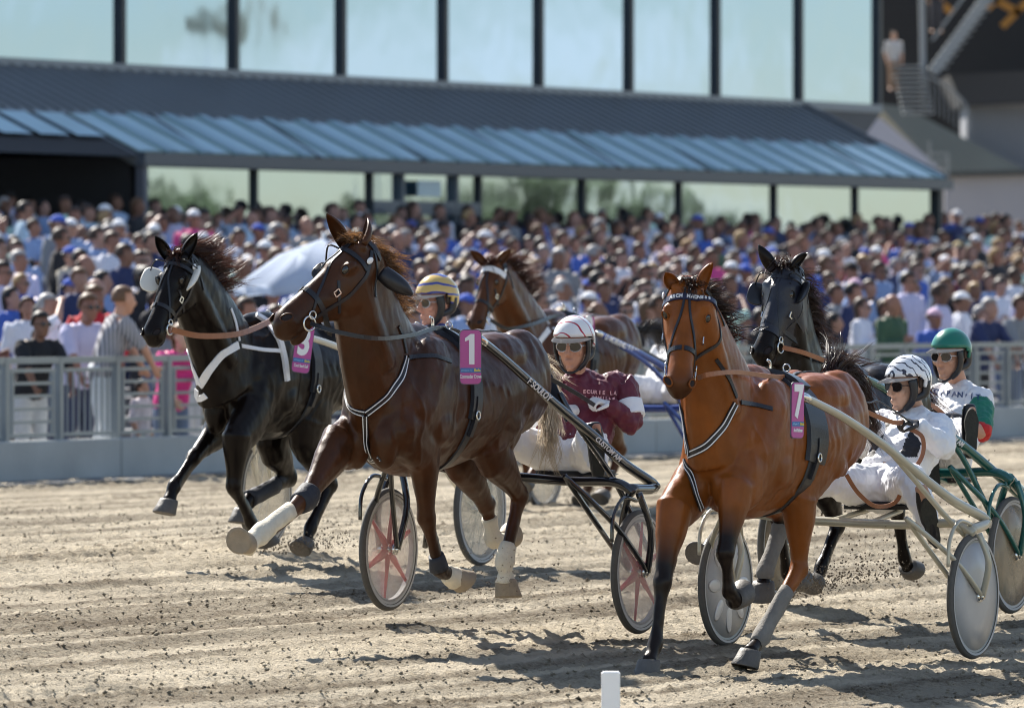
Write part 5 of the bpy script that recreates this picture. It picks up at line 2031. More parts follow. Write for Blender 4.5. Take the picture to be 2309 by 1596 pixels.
class Rig:
    def __init__(s, h, label, cat='harness'):
        s.h = h
        s.e = empty('harness', h['e'].location + V((0, 0, .02)), label, cat)
    def snap_px(s, path, bv='bvh'):
        """points of a picture path found on the skin"""
        h = s.h
        out, nr = [], []
        for i in range(len(path) - 1):
            a, b = path[i], path[i + 1]
            n = max(1, int(math.hypot(b[0] - a[0], b[1] - a[1]) / 7))
            for j in range(n + (1 if i == len(path) - 2 else 0)):
                t = j / n
                px, py = a[0] + (b[0] - a[0]) * t, a[1] + (b[1] - a[1]) * t
                d = (P(px, py, 40) - CAMP).normalized()
                loc, no, _, _ = h[bv].ray_cast(CAMP, d)
                if loc is None:
                    q = h['lane'].J(px, py, .15)
                    loc, no, _, _ = h[bv].find_nearest(q)
                out.append(loc); nr.append(no)
        # drop jumps in depth
        return smooth_list(out, 3), [x.normalized() for x in smooth_list(nr, 4)]
    def mirror(s, pts, meet=False):
        la = s.h['lane']
        out, nr = [], []
        ve = la.uvw(pts[-1])[1]
        for i, p in enumerate(pts):
            u, v, w = la.uvw(p)
            t = (i / (len(pts) - 1)) ** 2 if meet else 0
            loc, no, _, _ = s.h['bvh'].find_nearest(la.W(u, -v + 2 * ve * t, w))
            out.append(loc); nr.append(no)
        return smooth_list(out, 3), [x.normalized() for x in smooth_list(nr, 4)]
    def loop(s, c, e1, e2, a0=0, a1=360, n=64, far=1.6, bv='tbvh'):
        """points all the way round (or part way) in the plane e1, e2"""
        out, nr = [], []
        for i in range(n + 1):
            q = math.radians(a0 + (a1 - a0) * i / n)
            d = e1 * math.cos(q) + e2 * math.sin(q)
            loc, no, _, _ = s.h[bv].ray_cast(c + d * far, -d, far)
            if loc is None:
                continue
            out.append(loc); nr.append(no)
        return smooth_list(out, 2), [x.normalized() for x in smooth_list(nr, 3)]
    def add(s, name, pn, width, m, thick=.006, parent=None, lift=.002, edge=None):
        bm = bmesh.new()
        strap_bm(bm, pn[0], pn[1], width, thick, lift)
        o = bmo(name, bm, m, parent or s.e, False)
        if edge:
            for sg in (-1, 1):
                bm = bmesh.new()
                strap_bm(bm, pn[0], pn[1], width * .14, .002, lift + thick, sg * width * .30)
                bmo('edging', bm, edge, o, False)
        return o
    # head helpers
    def hside(s, path, sd):
        H = s.h['H']
        pts = resample([V((a, 0, b)) for a, b in path], .02)
        out, nr = [], []
        for q in pts:
            loc, no, _, _ = s.h['bvh'].ray_cast(H(q.x, sd * .5, q.z), -H.y * sd, .5)
            if loc is None or (loc - H(q.x, sd * .08, q.z)).length > .16:
                loc, no, _, _ = s.h['bvh'].find_nearest(H(q.x, sd * .075, q.z))
            out.append(loc); nr.append(no)
        return smooth_list(out, 2), [x.normalized() for x in smooth_list(nr, 2)]
    def htop(s, path):
        H = s.h['H']
        pts = resample([V((a, b, 0)) for a, b in path], .02)
        out, nr = [], []
        for q in pts:
            loc, no, _, _ = s.h['bvh'].ray_cast(H(q.x, q.y, .4), -H.z, .7)
            if loc is None:
                loc, no, _, _ = s.h['bvh'].find_nearest(H(q.x, q.y, -.05))
            out.append(loc); nr.append(no)
        return smooth_list(out, 2), [x.normalized() for x in smooth_list(nr, 2)]
    def hloop(s, x, zc, a0, a1, n=40):
        H = s.h['H']
        return s.loop(H(x, 0, zc), H.z, H.y, a0, a1, n, .4, 'bvh')


def ring_bm(c, axis, R, r, n=24, m=8):
    bm = bmesh.new()
    lathe(bm, c, axis, [(R + r * math.cos(q), r * math.sin(q)) for q in [2 * math.pi * k / m for k in range(m)]], n, cyc=True)
    return bm


def bridle(h, label, leather=black_leather, brow=None, brow_w=.028, y_strap=True, blinkers=None, nose=True):
    r = Rig(h, label, 'bridle')
    r.e.name = 'bridle'
    H = h['H']
    k = H.k
    if nose:
        r.add('noseband', r.hloop(.40, -.10, 0, 360), .030 * k, leather)
    r.add('browband', r.hloop(.085, -.09, -105, 105), brow_w * k, brow or leather, .008)
    r.add('headpiece', r.hloop(-.035, -.10, -120, 120), .026 * k, leather)
    for sd in (-1, 1):
        r.add('cheek_strap', r.hside([(-.02, -.06), (.10, -.135), (.25, -.165), (.40, -.150), (.50, -.145)], sd), .020 * k, leather)
        r.add('throat_strap', r.hside([(-.03, -.06), (.03, -.18), (.12, -.27)], sd), .014 * k, leather)
        if y_strap != 'open':
            r.add('jaw_strap', r.hside([(.24, -.06), (.30, -.14), (.33, -.22)], sd), .016 * k, leather)
        if y_strap:
            r.add('face_strap', r.htop([(.02, sd * .010), (.14, sd * .014), (.20, sd * .022), (.30, sd * .045), (.40, sd * .060)]), .014 * k, leather)
            r.add('face_strap', r.hside([(.38, -.055), (.46, -.11), (.51, -.14)], sd), .014 * k, leather)
        c = H(.515, sd * .072, -.142)
        bmo('bit_ring', ring_bm(c, H.y, .036 * k, .0055 * k), chrome, r.e)
        bmo('bit_ring', ring_bm(H(.475, sd * .074, -.118), H.y, .020 * k, .004 * k), chrome, r.e)
        bm = bmesh.new()
        q = H(.30, sd * .098, -.105)
        for a, b in (((-.018, -.014), (.018, -.014)), ((.018, -.014), (.018, .014)), ((.018, .014), (-.018, .014)), ((-.018, .014), (-.018, -.014))):
            bar(bm, q + H.x * a[0] * k + H.z * a[1] * k, q + H.x * b[0] * k + H.z * b[1] * k, .006 * k)
        bmo('buckle', bm, chrome, r.e, False)
        bm = bmesh.new()
        ellip(bm, H(.045, sd * .110, -.085), H.x * .022 * k, H.z * .016 * k, H.y * .008 * k)
        bmo('rosette', bm, white_paint, r.e)
        if blinkers and sd in (blinkers[3] if len(blinkers) > 3 else (-1, 1)):
            bm = bmesh.new()
            mt, wd, out_ = blinkers[:3]
            ln = wd * 1.3
            c0 = H(.160, sd * (.098 + wd), -.062)
            a, b = H.x, (H.y * sd * out_ + H.z * .55).normalized()
            n_ = a.cross(b).normalized()
            rs = []
            for t, sc_ in ((-.5, .9), (-.2, 1.0), (.2, 1.0), (.5, .9)):
                rs.append([c0 + (a * math.copysign(abs(math.cos(q)) ** .75, math.cos(q)) * ln + b * math.copysign(abs(math.sin(q)) ** .75, math.sin(q)) * wd) * sc_ * k + n_ * (t * .014 + .012 * math.cos(q) ** 2) * k for q in [2 * math.pi * j / 24 for j in range(24)]])
            rings(bm, rs)
            bmo('eye_cup', bm, mt, r.e)
            bm = bmesh.new()
            tube(bm, [H(.06, sd * .06, -.0), H(.07, sd * .12, .03), c0 - a * .06 * k + b * .03 * k], .005 * k, 6)
            bmo('cup_wire', bm, black_plastic, r.e)
    return r


def body_harness(h, label, m, collar, down, up, side, saddle=(-.20, -.06), pad_m=None, edge=None, w=.042, pad_w=.10):
    """breast collar by picture path (mirrored to the far side), girth and saddle pad round the barrel"""
    r = Rig(h, label)
    la = h['lane']
    pn = r.snap_px(collar)
    r.add('breast_collar', pn, w, m, .008, edge=edge)
    r.add('breast_collar', r.mirror(pn[0], True), w, m, .008, edge=edge)
    if down:
        r.add('chest_strap', r.snap_px(down), w * .8, m, .008, edge=edge, lift=.012)
    if up:
        pn = r.snap_px(up)
        r.add('neck_strap', pn, .022, m)
        r.add('neck_strap', r.mirror(pn[0]), .022, m)
    if side:
        pn = r.snap_px(side)
        r.add('side_strap', pn, .026, m)
        r.add('side_strap', r.mirror(pn[0]), .026, m)
    W = h['W']
    c = W(saddle[0], 0, -.40)
    e1 = (UP - la.f * saddle[1] * -3).normalized()
    r.add('girth', r.loop(c, e1, la.l, 62, 298, 60), max(.06, pad_w * .55), black_leather, .010)
    r.add('saddle_pad', r.loop(c, e1, la.l, -112, 112, 60), pad_w, pad_m or black_leather, .022)
    r.add('saddle', r.loop(c, e1, la.l, -34, 34, 24), pad_w * .55, black_plastic, .030, lift=.02)
    top = r.loop(c, e1, la.l, -2, 2, 2)[0][0]
    for sg in (-1, 1):
        q = r.loop(c, e1, la.l, sg * 16 - 1, sg * 16 + 1, 2)[0][0] + UP * .055
        bmo('terret', ring_bm(q + UP * .02, la.f, .020, .004, 16, 6), chrome, r.e)
    bm = bmesh.new()
    tube(bm, [top + UP * .03, top + UP * .085, top + UP * .10 + la.f * .03], .008, 6)
    bmo('check_hook', bm, chrome, r.e)
    # tail strap along the back
    pts = []
    for du in np.linspace(saddle[0], -1.10, 26):
        loc, no, _, _ = h['bvh'].ray_cast(W(du, 0, .6), -UP, 2)
        if loc: pts.append((loc, no))
    if len(pts) > 3:
        r.add('back_strap', ([p[0] for p in pts], [p[1] for p in pts]), .022, black_leather)
    # bits of tackle hanging on the near side of the girth
    bm = bmesh.new()
    lo = r.loop(c, e1, la.l, 84, 128, 20)
    if len(lo[0]) > 4:
        strap_bm(bm, lo[0], lo[1], .034, .018, .012)
        bmo('shaft_tie', bm, black_leather, r.e, False)
        q = lo[0][len(lo[0]) // 2] + lo[1][0] * .035
        bmo('tie_ring', ring_bm(q, la.l, .022, .005, 16, 6), chrome, r.e)
    return r


magenta = mat('plate_magenta', (0.47, 0.075, 0.30), 0.35, 0, 0.04)
plate_blue = mat('plate_blue', (0.05, 0.16, 0.42), 0.4, 0, 0.04)
plate_white = mat('plate_white', (0.82, 0.82, 0.84), 0.4, 0, 0.02)
plate_yellow = mat('plate_yellow', (0.75, 0.6, 0.08), 0.4, 0, 0.04)
plate_edge = mat('plate_edge', (0.10, 0.10, 0.12), 0.5, 0, 0.1)
def number_plate(c, right, tilt, num, name, label, w=.122, h=.30, lane=None):
    right = right.normalized()
    up = (UP - right * 0 ).normalized()
    nrm_ = right.cross(up).normalized()                 # towards the viewer
    R = Matrix.Rotation(tilt, 3, nrm_)
    right, up = R @ right, R @ up
    e = empty('number_plate', c, label, 'number plate', 'racing number plates')
    def slab_(w_, h_, r_, z0, z1, cx=0, cy=0):
        bm = bmesh.new()
        pts = []
        for sx, sy, a0 in ((1, 1, 0), (-1, 1, 90), (-1, -1, 180), (1, -1, 270)):
            for k in range(6):
                q = math.radians(a0 + 18 * k)
                pts.append((sx * (w_ / 2 - r_) + math.cos(q) * r_ + cx, sy * (h_ / 2 - r_) + math.sin(q) * r_ + cy))
        rings(bm, [[c + right * x + up * y + nrm_ * z for x, y in pts] for z in (z0, z1)])
        return bm
    bmo('plate_edge', slab_(w, h, .026, -.006, .0), plate_edge, e, False)
    pl = bmo('plate', slab_(w - .008, h - .008, .023, .0005, .004), magenta, e, False)
    bmo('blue_band', slab_(w - .010, .026, .002, .0045, .0055, 0, -.072), plate_blue, e, False)
    if num == '1':
        bm = bmesh.new()
        poly = [(-.055, -.5), (.125, -.5), (.125, .5), (.0, .5), (-.19, .36), (-.19, .25), (-.055, .31)]
        o_ = c + up * .043 + nrm_ * .0045
        rings(bm, [[o_ + right * x * .165 + up * y * .165 + nrm_ * z for x, y in poly] for z in (0, .003)])
        bmo('numeral', bm, plate_white, e, False)
    else:
        place_text('numeral', num, .235, c + up * .040 + nrm_ * .0065, right, up, plate_white, e, bold=.009, sx=.72 if num != '1' else .8)
    place_text('horse_name', name, .0265, c - up * .106 + nrm_ * .0055, right, up, plate_white, e, sx=.54, bold=.0006)
    place_text('lettering', 'elitloppet 12', .0135, c - up * .072 - right * .022 + nrm_ * .0062, right, up, mat('plate_sky', (.35, .6, .85), .5), e, sx=.9)
    place_text('lettering', 'Bola', .020, c - up * .072 + right * .036 + nrm_ * .0062, right, up, plate_yellow, e, bold=.0006)
    return e


# --- horse 1
h1 = HORSES[1]
bridle(h1, 'black bridle with many silver rings on the horse turning its head', blinkers=(black_plastic, .046, .75, (-1,)))
body_harness(h1, 'black harness with white edged breast collar on the dark bay front horse', black_leather,
             [(917, 800), (906, 850), (872, 895), (822, 934)], [(822, 930), (830, 1000), (838, 1050), (842, 1064)], [(917, 800), (908, 755), (896, 730)], [(917, 805), (980, 800), (1020, 815)], edge=white_strap)
number_plate(h1['lane'].J(1061, 804, .37), V((1, .12, 0)), 0.0, '1', 'Commander Crowe', 'magenta plate with white numeral 1 on the dark bay horse')
# ear hood hanging at the neck of horse 1
bm = bmesh.new()
hp = HORSES[1]['lane'].J(872, 640, .16)
loft(bm, [(hp + V((-.02, 0, .06)), .03, .045), (hp + V((.03, 0, .02)), .045, .05), (hp + V((.09, 0, -.02)), .04, .04), (hp + V((.135, 0, -.055)), .012, .012)], V((0, 1, 0)), 12)
e_ = tag(bmo('ear_cover', bm, black_leather, HORSES[1]['e']), None)
# --- horse 3
h3 = HORSES[3]
pale_cup = mat('pale_cup', (0.72, 0.70, 0.64), 0.45, 0, 0.06)
bridle(h3, 'black bridle with pale eye cups on the black horse', blinkers=(pale_cup, .072, .8))
body_harness(h3, 'white breast collar and saddle strap on the black horse', white_strap,
             [(540, 775), (500, 797), (470, 835), (449, 872)], [(448, 872), (447, 900), (449, 922)], [(540, 772), (530, 722), (518, 690)], [(540, 778), (590, 788), (636, 790)], edge=None, w=.052)
hb = Rig(h3, 'white edged saddle cloth on the black horse', 'saddle cloth'); hb.e.name = 'saddle_cloth'
hb.add('edge_strap', hb.snap_px([(572, 708), (605, 728), (630, 768), (641, 815), (645, 862)]), .040, white_strap, .02)
number_plate(h3['lane'].J(683, 786, .37), V((.95, .35, 0)), math.radians(-8), '3', 'Cocci Sand Gull', 'magenta plate with white numeral 3 on the black horse')
# --- horse 7
h7 = HORSES[7]
navy_band = mat('navy_band', (0.012, 0.014, 0.05), 0.45, 0, 0.1)
b7 = bridle(h7, 'black bridle with lettered navy browband on the chestnut bay horse', brow=navy_band, brow_w=.040, y_strap='open')
H = h7['H']
bl = b7.hloop(.085, -.09, -62, 62, 24)
word = 'ARCH MADNESS'
cum = [0]
for a, b_ in zip(bl[0], bl[0][1:]):
    cum.append(cum[-1] + (b_ - a).length)
order_flip = (bl[0][-1] - bl[0][0]).dot(V((1, 0, 0))) < 0
P0, N0 = (bl[0][::-1], bl[1][::-1]) if order_flip else bl
cum = [0]
for a, b_ in zip(P0, P0[1:]):
    cum.append(cum[-1] + (b_ - a).length)
for i, ch in enumerate(word):
    if ch == ' ': continue
    s_ = cum[-1] * (i + .8) / (len(word) + .6)
    j = max(k_ for k_ in range(len(cum) - 1) if cum[k_] <= s_)
    p = P0[j].lerp(P0[j + 1], (s_ - cum[j]) / max(1e-6, cum[j + 1] - cum[j]))
    rt_ = (P0[j + 1] - P0[j]).normalized()
    nn = N0[j]
    place_text('letter', ch, .028, p + nn * .0125, rt_, nn.cross(rt_), plate_white, b7.e, bold=.001, sx=.9)
body_harness(h7, 'black harness with white lined breast collar on the chestnut bay horse', black_leather,
             [(1660, 905), (1632, 960), (1592, 1005), (1549, 1027)], [(1548, 1027), (1556, 1075), (1566, 1120), (1580, 1150)], [(1662, 900), (1645, 855), (1612, 805)], [(1665, 905), (1705, 912), (1745, 922)], edge=white_strap, w=.044, pad_w=.21, saddle=(-.27, -.05))
number_plate(h7['lane'].J(1798, 924, .42), V((.58, .81, 0)), math.radians(-1.5), '7', 'Arch Madness', 'magenta plate with white numeral 7 on the chestnut bay horse')
# --- horse 9 with its hood
h9 = HORSES[9]
b9 = bridle(h9, 'black bridle with dark side cups over the hood of the black horse', blinkers=(black_plastic, .062, .85), nose=True)
H9 = h9['H']
rs = []
for x in np.linspace(.01, .47, 22):
    ring = []
    zc = -.11
    for i in range(40):
        q = 2 * math.pi * i / 40
        d = H9.z * math.cos(q) + H9.y * math.sin(q)
        loc, no, _, _ = h9['bvh'].ray_cast(H9(x, 0, zc) + d * .3, -d, .3)
        ring.append((loc if loc else H9(x, 0, zc) + d * .1) + d * .007)
    rs.append(smooth_list(ring, 2, True))
bm = bmesh.new()
rings(bm, rs, closed_ends=False)
bmo('hood', bm, mat('hood_cloth', (0.012, 0.013, 0.022), 0.42, 0, 0.2, 14, .2, 40), b9.e)
bm = bmesh.new()
for q in ((-.05, .10), (-.02, .13), (.03, .09), (.05, .12)):
    p = H9(.47, q[0], .02)
    tube(bm, [p, p + H9.y * q[0] * 1.2 + H9.x * .02 + V((-.05, 0, .02)), p + H9.y * q[0] * 1.5 + V((-.11, -.02, -.02))], .004, 5)
bmo('fly_fringe', bm, black_leather, b9.e)
body_harness(h9, 'dark harness with pale collar strap on the hooded horse', black_leather, [(1850, 880), (1825, 920), (1800, 950)], None, [(1850, 875), (1842, 840)], None, edge=white_strap)
# --- horse 5
h5 = HORSES[5]
bridle(h5, 'bridle with broad white browband on the brown horse behind', brow=white_strap, brow_w=.055)
body_harness(h5, 'white breast collar on the brown horse behind the maroon driver', white_strap, [(1240, 738), (1218, 765), (1196, 795), (1178, 800)], None, [(1238, 735), (1225, 705), (1212, 688)], [(1242, 738), (1270, 748), (1290, 760)], w=.05)
bm = bmesh.new()
number_plate(h5['lane'].J(1326, 752, .38), V((.8, .6, 0)), 0, '8', 'Mosaique Face', 'pink plate half hidden by the maroon driver helmet', h=.27)
# ------------------------------------------------------------------ sulkies
def disc_mat(name, col, alpha, rough=.25):
    m, nt, b = node_mat(name)
    N, L = nt.nodes, nt.links
    tcn = N.new('ShaderNodeTexCoord')
    n = N.new('ShaderNodeTexNoise'); n.inputs['Scale'].default_value = 7; n.inputs['Detail'].default_value = 5
    L.new(tcn.outputs['Object'], n.inputs['Vector'])
    mr = N.new('ShaderNodeMapRange'); mr.inputs['To Min'].default_value = alpha - .12; mr.inputs['To Max'].default_value = min(1, alpha + .12)
    L.new(n.outputs[0], mr.inputs[0])
    b.inputs['Base Color'].default_value = (*col, 1)
    b.inputs['Roughness'].default_value = rough
    b.inputs['Specular IOR Level'].default_value = .6
    L.new(mr.outputs[0], b.inputs['Alpha'])
    return m
dusty_disc = disc_mat('dusty_clear_disc', (.66, .60, .55), .24)
grey_disc = disc_mat('grey_disc', (.46, .45, .44), .93, .35)
brown_disc = disc_mat('dusty_brown_disc', (.38, .30, .20), .62)
wire_disc = disc_mat('faint_disc', (.60, .55, .45), .30)
tyre_wall = mat('tyre_wall', (.46, .45, .43), .7, 0, .15, 20)
red_spoke = mat('red_spoke', (.50, .02, .035), .3, 0, .12)


def wheel(parent, c, axis, r, style, petals=False):
    """bicycle-type sulky wheel: tyre > rim, hub, disc, spokes"""
    ax = axis.normalized()
    bm = bmesh.new()
    tr_ = .024
    lathe(bm, c, ax, [(r - tr_ + tr_ * math.cos(q), tr_ * .85 * math.sin(q)) for q in [2 * math.pi * k / 10 for k in range(10)]], 56, cyc=True)
    w = bmo('wheel', bm, rubber, parent)
    bm = bmesh.new()
    rr = r - 2 * tr_
    lathe(bm, c, ax, [(rr + .012, -.016), (rr + .012, .016), (rr - .018, .014), (rr - .018, -.014)], 56, cyc=True)
    bmo('rim', bm, {'red': tyre_wall, 'grey': steel, 'wire': tyre_wall, 'dark': tyre_wall}[style], w, False)
    bm = bmesh.new()
    lathe(bm, c, ax, [(r - .034, .021), (r - .022, .0225), (r - .022, .0215), (r - .034, .020)], 56, cyc=True)
    lathe(bm, c, ax, [(r - .034, -.021), (r - .022, -.0225), (r - .022, -.0215), (r - .034, -.020)], 56, cyc=True)
    bmo('side_wall', bm, tyre_wall, w, False)
    bm = bmesh.new()
    lathe(bm, c, ax, [(.030, -.05), (.032, -.03), (.018, -.025), (.018, .025), (.032, .03), (.030, .05)], 18)
    bmo('hub', bm, chrome, w)
    e1 = ax.cross(UP).normalized(); e2 = ax.cross(e1)
    if style in ('red', 'grey', 'dark'):
        n = {'red': 6, 'grey': 0, 'dark': 8}[style]
        for k in range(n):
            q = 2 * math.pi * k / n + .35
            d = e1 * math.cos(q) + e2 * math.sin(q)
            t = ax.cross(d)
            bm = bmesh.new()
            a, b = c + d * .03, c + d * (rr - .005)
            rings(bm, [[a + t * .034, a + ax * .012, a - t * .034, a - ax * .012], [a.lerp(b, .5) + t * .020, a.lerp(b, .5) + ax * .010, a.lerp(b, .5) - t * .020, a.lerp(b, .5) - ax * .010], [b + t * .013, b + ax * .006, b - t * .013, b - ax * .006]])
            bmo('spoke', bm, red_spoke if style == 'red' else black_plastic, w, False)
    else:
        for k in range(22):
            q = 2 * math.pi * k / 22
            d = e1 * math.cos(q) + e2 * math.sin(q)
            t = ax.cross(d)
            bm = bmesh.new()
            bar(bm, c + ax * (.028 if k % 2 else -.028) + t * .016 * (1 if k % 4 < 2 else -1), c + d * rr, .0032, .0032, ax)
            bmo('spoke', bm, chrome, w, False)
    for sd in (-1, 1):
        bm = bmesh.new()
        lathe(bm, c, ax, [(.022, sd * .034), (rr * .5, sd * .024), (rr, sd * .015), (rr, sd * .0145), (rr * .5, sd * .0235), (.022, sd * .0335)], 48)
        bmo('disc', bm, {'red': dusty_disc, 'grey': grey_disc, 'wire': wire_disc, 'dark': brown_disc}[style], w)
        if petals:                              # paler raised ovals on the disc faces
            for k in range(8):
                q = 2 * math.pi * k / 8
                d = e1 * math.cos(q) + e2 * math.sin(q)
                bm = bmesh.new()
                ellip(bm, c + d * rr * .62 + ax * sd * .0215, d * rr * .30, ax.cross(d) * rr * .13, ax * .006, 14, 6)
                bmo('disc_bulge', bm, mat('disc_bulge', (.56, .55, .54), .3, .1, .1), w)
    return w


def tube_obj(name, pts, r, m, parent, n=10, sub=5):
    bm = bmesh.new()
    tube(bm, pts, r, n, sub)
    return bmo(name, bm, m, parent)


def sulky(lane, label, paint, style, left_c, right_c, r, shaft_px, strut_px, arch_w=.82, half=.74, tr=.024, seat_px=None, text=()):
    e = empty('sulky', lane.O, label, 'sulky')
    W = lane.W
    cL = lane.J(*left_c, half - .02)
    cR = lane.J(*right_c, -half + .02)
    wheel(e, cL, lane.l, r, style)
    wheel(e, cR, lane.l, r, style, style == 'grey')
    uL, vL, wL = lane.uvw(cL)
    uR, vR, wR = lane.uvw(cR)
    ctr = (cL + cR) / 2
    u0, _, w0 = lane.uvw(ctr)
    slope = (wL - wR) / (vL - vR)                           # the rig leans with the banked track
    Q = lambda u, v, w: W(u0 + u, v, w0 - r + w + v * slope)
    # axle arch over the wheels with forks down to the hubs
    tube_obj('axle_arch', [Q(-.02, -half - .0, arch_w - .03), Q(-.02, -half + .12, arch_w + .02), Q(-.02, -.3, arch_w), Q(-.02, .3, arch_w), Q(-.02, half - .12, arch_w + .02), Q(-.02, half + .0, arch_w - .03)], tr, paint, e)
    for sg, c in ((1, cL), (-1, cR)):
        for side in (-1, 1):
            hub = c + lane.l * side * .055
            tube_obj('fork', [Q(-.02, sg * half, arch_w - .03) + lane.l * side * .03, hub.lerp(Q(-.02, sg * half, arch_w), .5) + lane.l * side * .062, hub], tr * .72, paint, e, 8)
            tube_obj('strut', [Q(.46, sg * (half - .20), arch_w + .06), hub.lerp(Q(.42, sg * (half - .12), arch_w), .55) + lane.l * side * .03, hub], tr * .55, paint, e, 8)
            bm = bmesh.new()
            ellip(bm, hub, lane.l * .018, lane.f * .022, UP * .022, 10, 6)
            bmo('axle_nut', bm, chrome, e)
        tube_obj('guard_loop', [c + lane.f * .03 + UP * (r + .05), c + lane.f * .20 + UP * (r + .07), c + lane.f * .33 + UP * (r - .03), c + lane.f * .35 + UP * (r - .17)], tr * .42, paint, e, 8)
    # shafts: the near one as seen, the far one its mirror
    near = [lane.J(*q) for q in shaft_px] + [Q(-.02, half - .02, arch_w - .01)]
    rr = [tr * (.78 + .35 * i / (len(near) - 1)) for i in range(len(near))]
    sh = tube_obj('shaft', near, rr, paint, e)
    far = []
    for p in near:
        u, v, w = lane.uvw(p)
        far.append(W(u, -v, w - 2 * v * slope))
    tube_obj('shaft', far, rr, paint, e)
    if strut_px:
        st_ = [lane.J(*q) for q in strut_px]
        tube_obj('shaft_brace', st_, tr * .6, paint, e)
        tube_obj('shaft_brace', [W(lane.uvw(p)[0], -lane.uvw(p)[1], lane.uvw(p)[2]) for p in st_], tr * .6, paint, e)
    for p in (near[0], far[0]):
        bm = bmesh.new()
        ellip(bm, p, (near[0] - near[1]).normalized() * .05, UP * .026, lane.l * .026, 10, 6)
        bmo('shaft_tip', bm, chrome, e)
    # seat on its bracket
    bm = bmesh.new()
    SP = lane.J(seat_px[0], seat_px[1], .02)
    box(bm, SP, lane.f * .17, lane.l * .20, UP * .022)
    bmesh.ops.bevel(bm, geom=bm.edges[:], offset=.02, segments=2, affect='EDGES')
    bmo('seat', bm, black_leather, e)
    tube_obj('seat_bracket', [Q(-.02, -.12, arch_w), SP - lane.l * .10 - UP * .03], tr * .6, paint, e, 8)
    tube_obj('seat_bracket', [Q(-.02, .12, arch_w), SP + lane.l * .10 - UP * .03], tr * .6, paint, e, 8)
    for txt, i, t, sz, off in text:
        a, b = near[i], near[i + 1]
        d = (b - a).normalized()
        c = a.lerp(b, t)
        nn = (CAMP - c).normalized()
        nn = (nn - d * nn.dot(d)).normalized()
        place_text('lettering', txt, sz, c + nn * (tr * .98 + .002), d, nn.cross(d), plate_white, sh, bold=.0006)
    return dict(e=e, Q=Q, near=near, far=far, cL=cL, cR=cR)


black_paint = mat('black_gloss_paint', (.008, .009, .012), .14, 0, .1, spec=.7, coat=.6)
gold_paint = mat('champagne_paint', (.46, .43, .34), .3, .25, .10, 6, coat=.3)
green_paint = mat('green_gloss_paint', (.008, .10, .085), .18, .2, .1, spec=.6, coat=.6)
blue_paint = mat('blue_gloss_paint', (.035, .075, .30), .2, .2, .1, coat=.5)
cream_paint = mat('cream_paint', (.62, .58, .48), .3, 0, .08, coat=.3)
S1 = sulky(L1, 'black sulky with red spoked wheels behind the dark bay front horse', black_paint, 'red', (1440, 1288), (876, 1237), .347,
           [(1088, 768, .36), (1135, 806, .38), (1190, 855, .41), (1270, 925, .47), (1335, 978, .54), (1405, 1042, .62), (1478, 1096, .70)], [(1262, 885, .40), (1300, 955, .48), (1390, 1090, .58), (1462, 1240, .70)], tr=.028, seat_px=(1298, 1068),
           text=(('F SOULOY', 2, .25, .050, 0), ('CUSTOM AM', 4, .45, .040, 0)))
S7 = sulky(L7, 'champagne coloured sulky with grey disc wheels at the right front', gold_paint, 'grey', (2194, 1343), (1636, 1316), .345,
           [(1817, 896, .38), (1850, 912, .39), (1905, 942, .42), (1990, 1000, .48), (2075, 1070, .56), (2150, 1128, .64), (2225, 1172, .72)], [(2000, 1008, .48), (2060, 1078, .54), (2130, 1160, .62), (2196, 1225, .70)], tr=.026, seat_px=(1994, 1137), arch_w=.72)
S3 = sulky(L3, 'cream sulky with wire spoked wheels behind the black horse', cream_paint, 'wire', (1082, 1147), (597, 1110), .362,
           [(665, 752, .36), (730, 770, .38), (800, 800, .41), (880, 860, .47), (960, 930, .56), (1060, 1010, .70)], None, tr=.025, seat_px=(950, 945))
S9 = sulky(L9, 'dark green sulky at the right edge behind the hooded horse', green_paint, 'dark', (2280, 1250), (1765, 1225), .350,
           [(1945, 850, .36), (1985, 870, .38), (2050, 912, .42), (2110, 955, .47), (2180, 1010, .53), (2250, 1070, .62), (2330, 1140, .72)], [(2118, 965, .45), (2170, 1030, .52), (2225, 1140, .62), (2292, 1262, .72)], tr=.029, seat_px=(2120, 1078),
           text=(('CUSTOM AM', 3, .45, .042, 0),))
S5 = sulky(L5, 'blue sulky far back behind the brown horse', blue_paint, 'wire', (1600, 1062), (1225, 1052), .345,
           [(1352, 752, .36), (1400, 775, .38), (1450, 800, .42), (1500, 830, .47), (1550, 880, .56), (1600, 930, .70)], [(1400, 780, .38), (1450, 812, .44), (1498, 858, .50), (1580, 960, .6)], tr=.030, seat_px=(1500, 915),
           text=(('D MOIRAND SULKY', 0, .9, .060, 0),))
# ------------------------------------------------------------------ drivers
def stripe_mat(name, base, stripe, direction='Z', scale=6, thr=.62, distort=6.0, dscale=1.2):
    m, nt, b = node_mat(name)
    N, L = nt.nodes, nt.links
    tcn = N.new('ShaderNodeTexCoord')
    wv = N.new('ShaderNodeTexWave'); wv.bands_direction = direction
    wv.inputs['Scale'].default_value = scale; wv.inputs['Distortion'].default_value = distort; wv.inputs['Detail'].default_value = 2; wv.inputs['Detail Scale'].default_value = dscale
    L.new(tcn.outputs['Object'], wv.inputs['Vector'])
    cr = N.new('ShaderNodeValToRGB'); cr.color_ramp.interpolation = 'CONSTANT'
    cr.color_ramp.elements[0].color = (*base, 1)
    cr.color_ramp.elements[1].position = thr; cr.color_ramp.elements[1].color = (*stripe, 1)
    L.new(wv.outputs[0], cr.inputs[0]); L.new(cr.outputs[0], b.inputs['Base Color'])
    b.inputs['Roughness'].default_value = .2; b.inputs['Coat Weight'].default_value = .5
    return m


def solid(name, col, rough=.8, **k):
    return mat(name, col, rough, 0, .07, 6, .25, 30, **k)


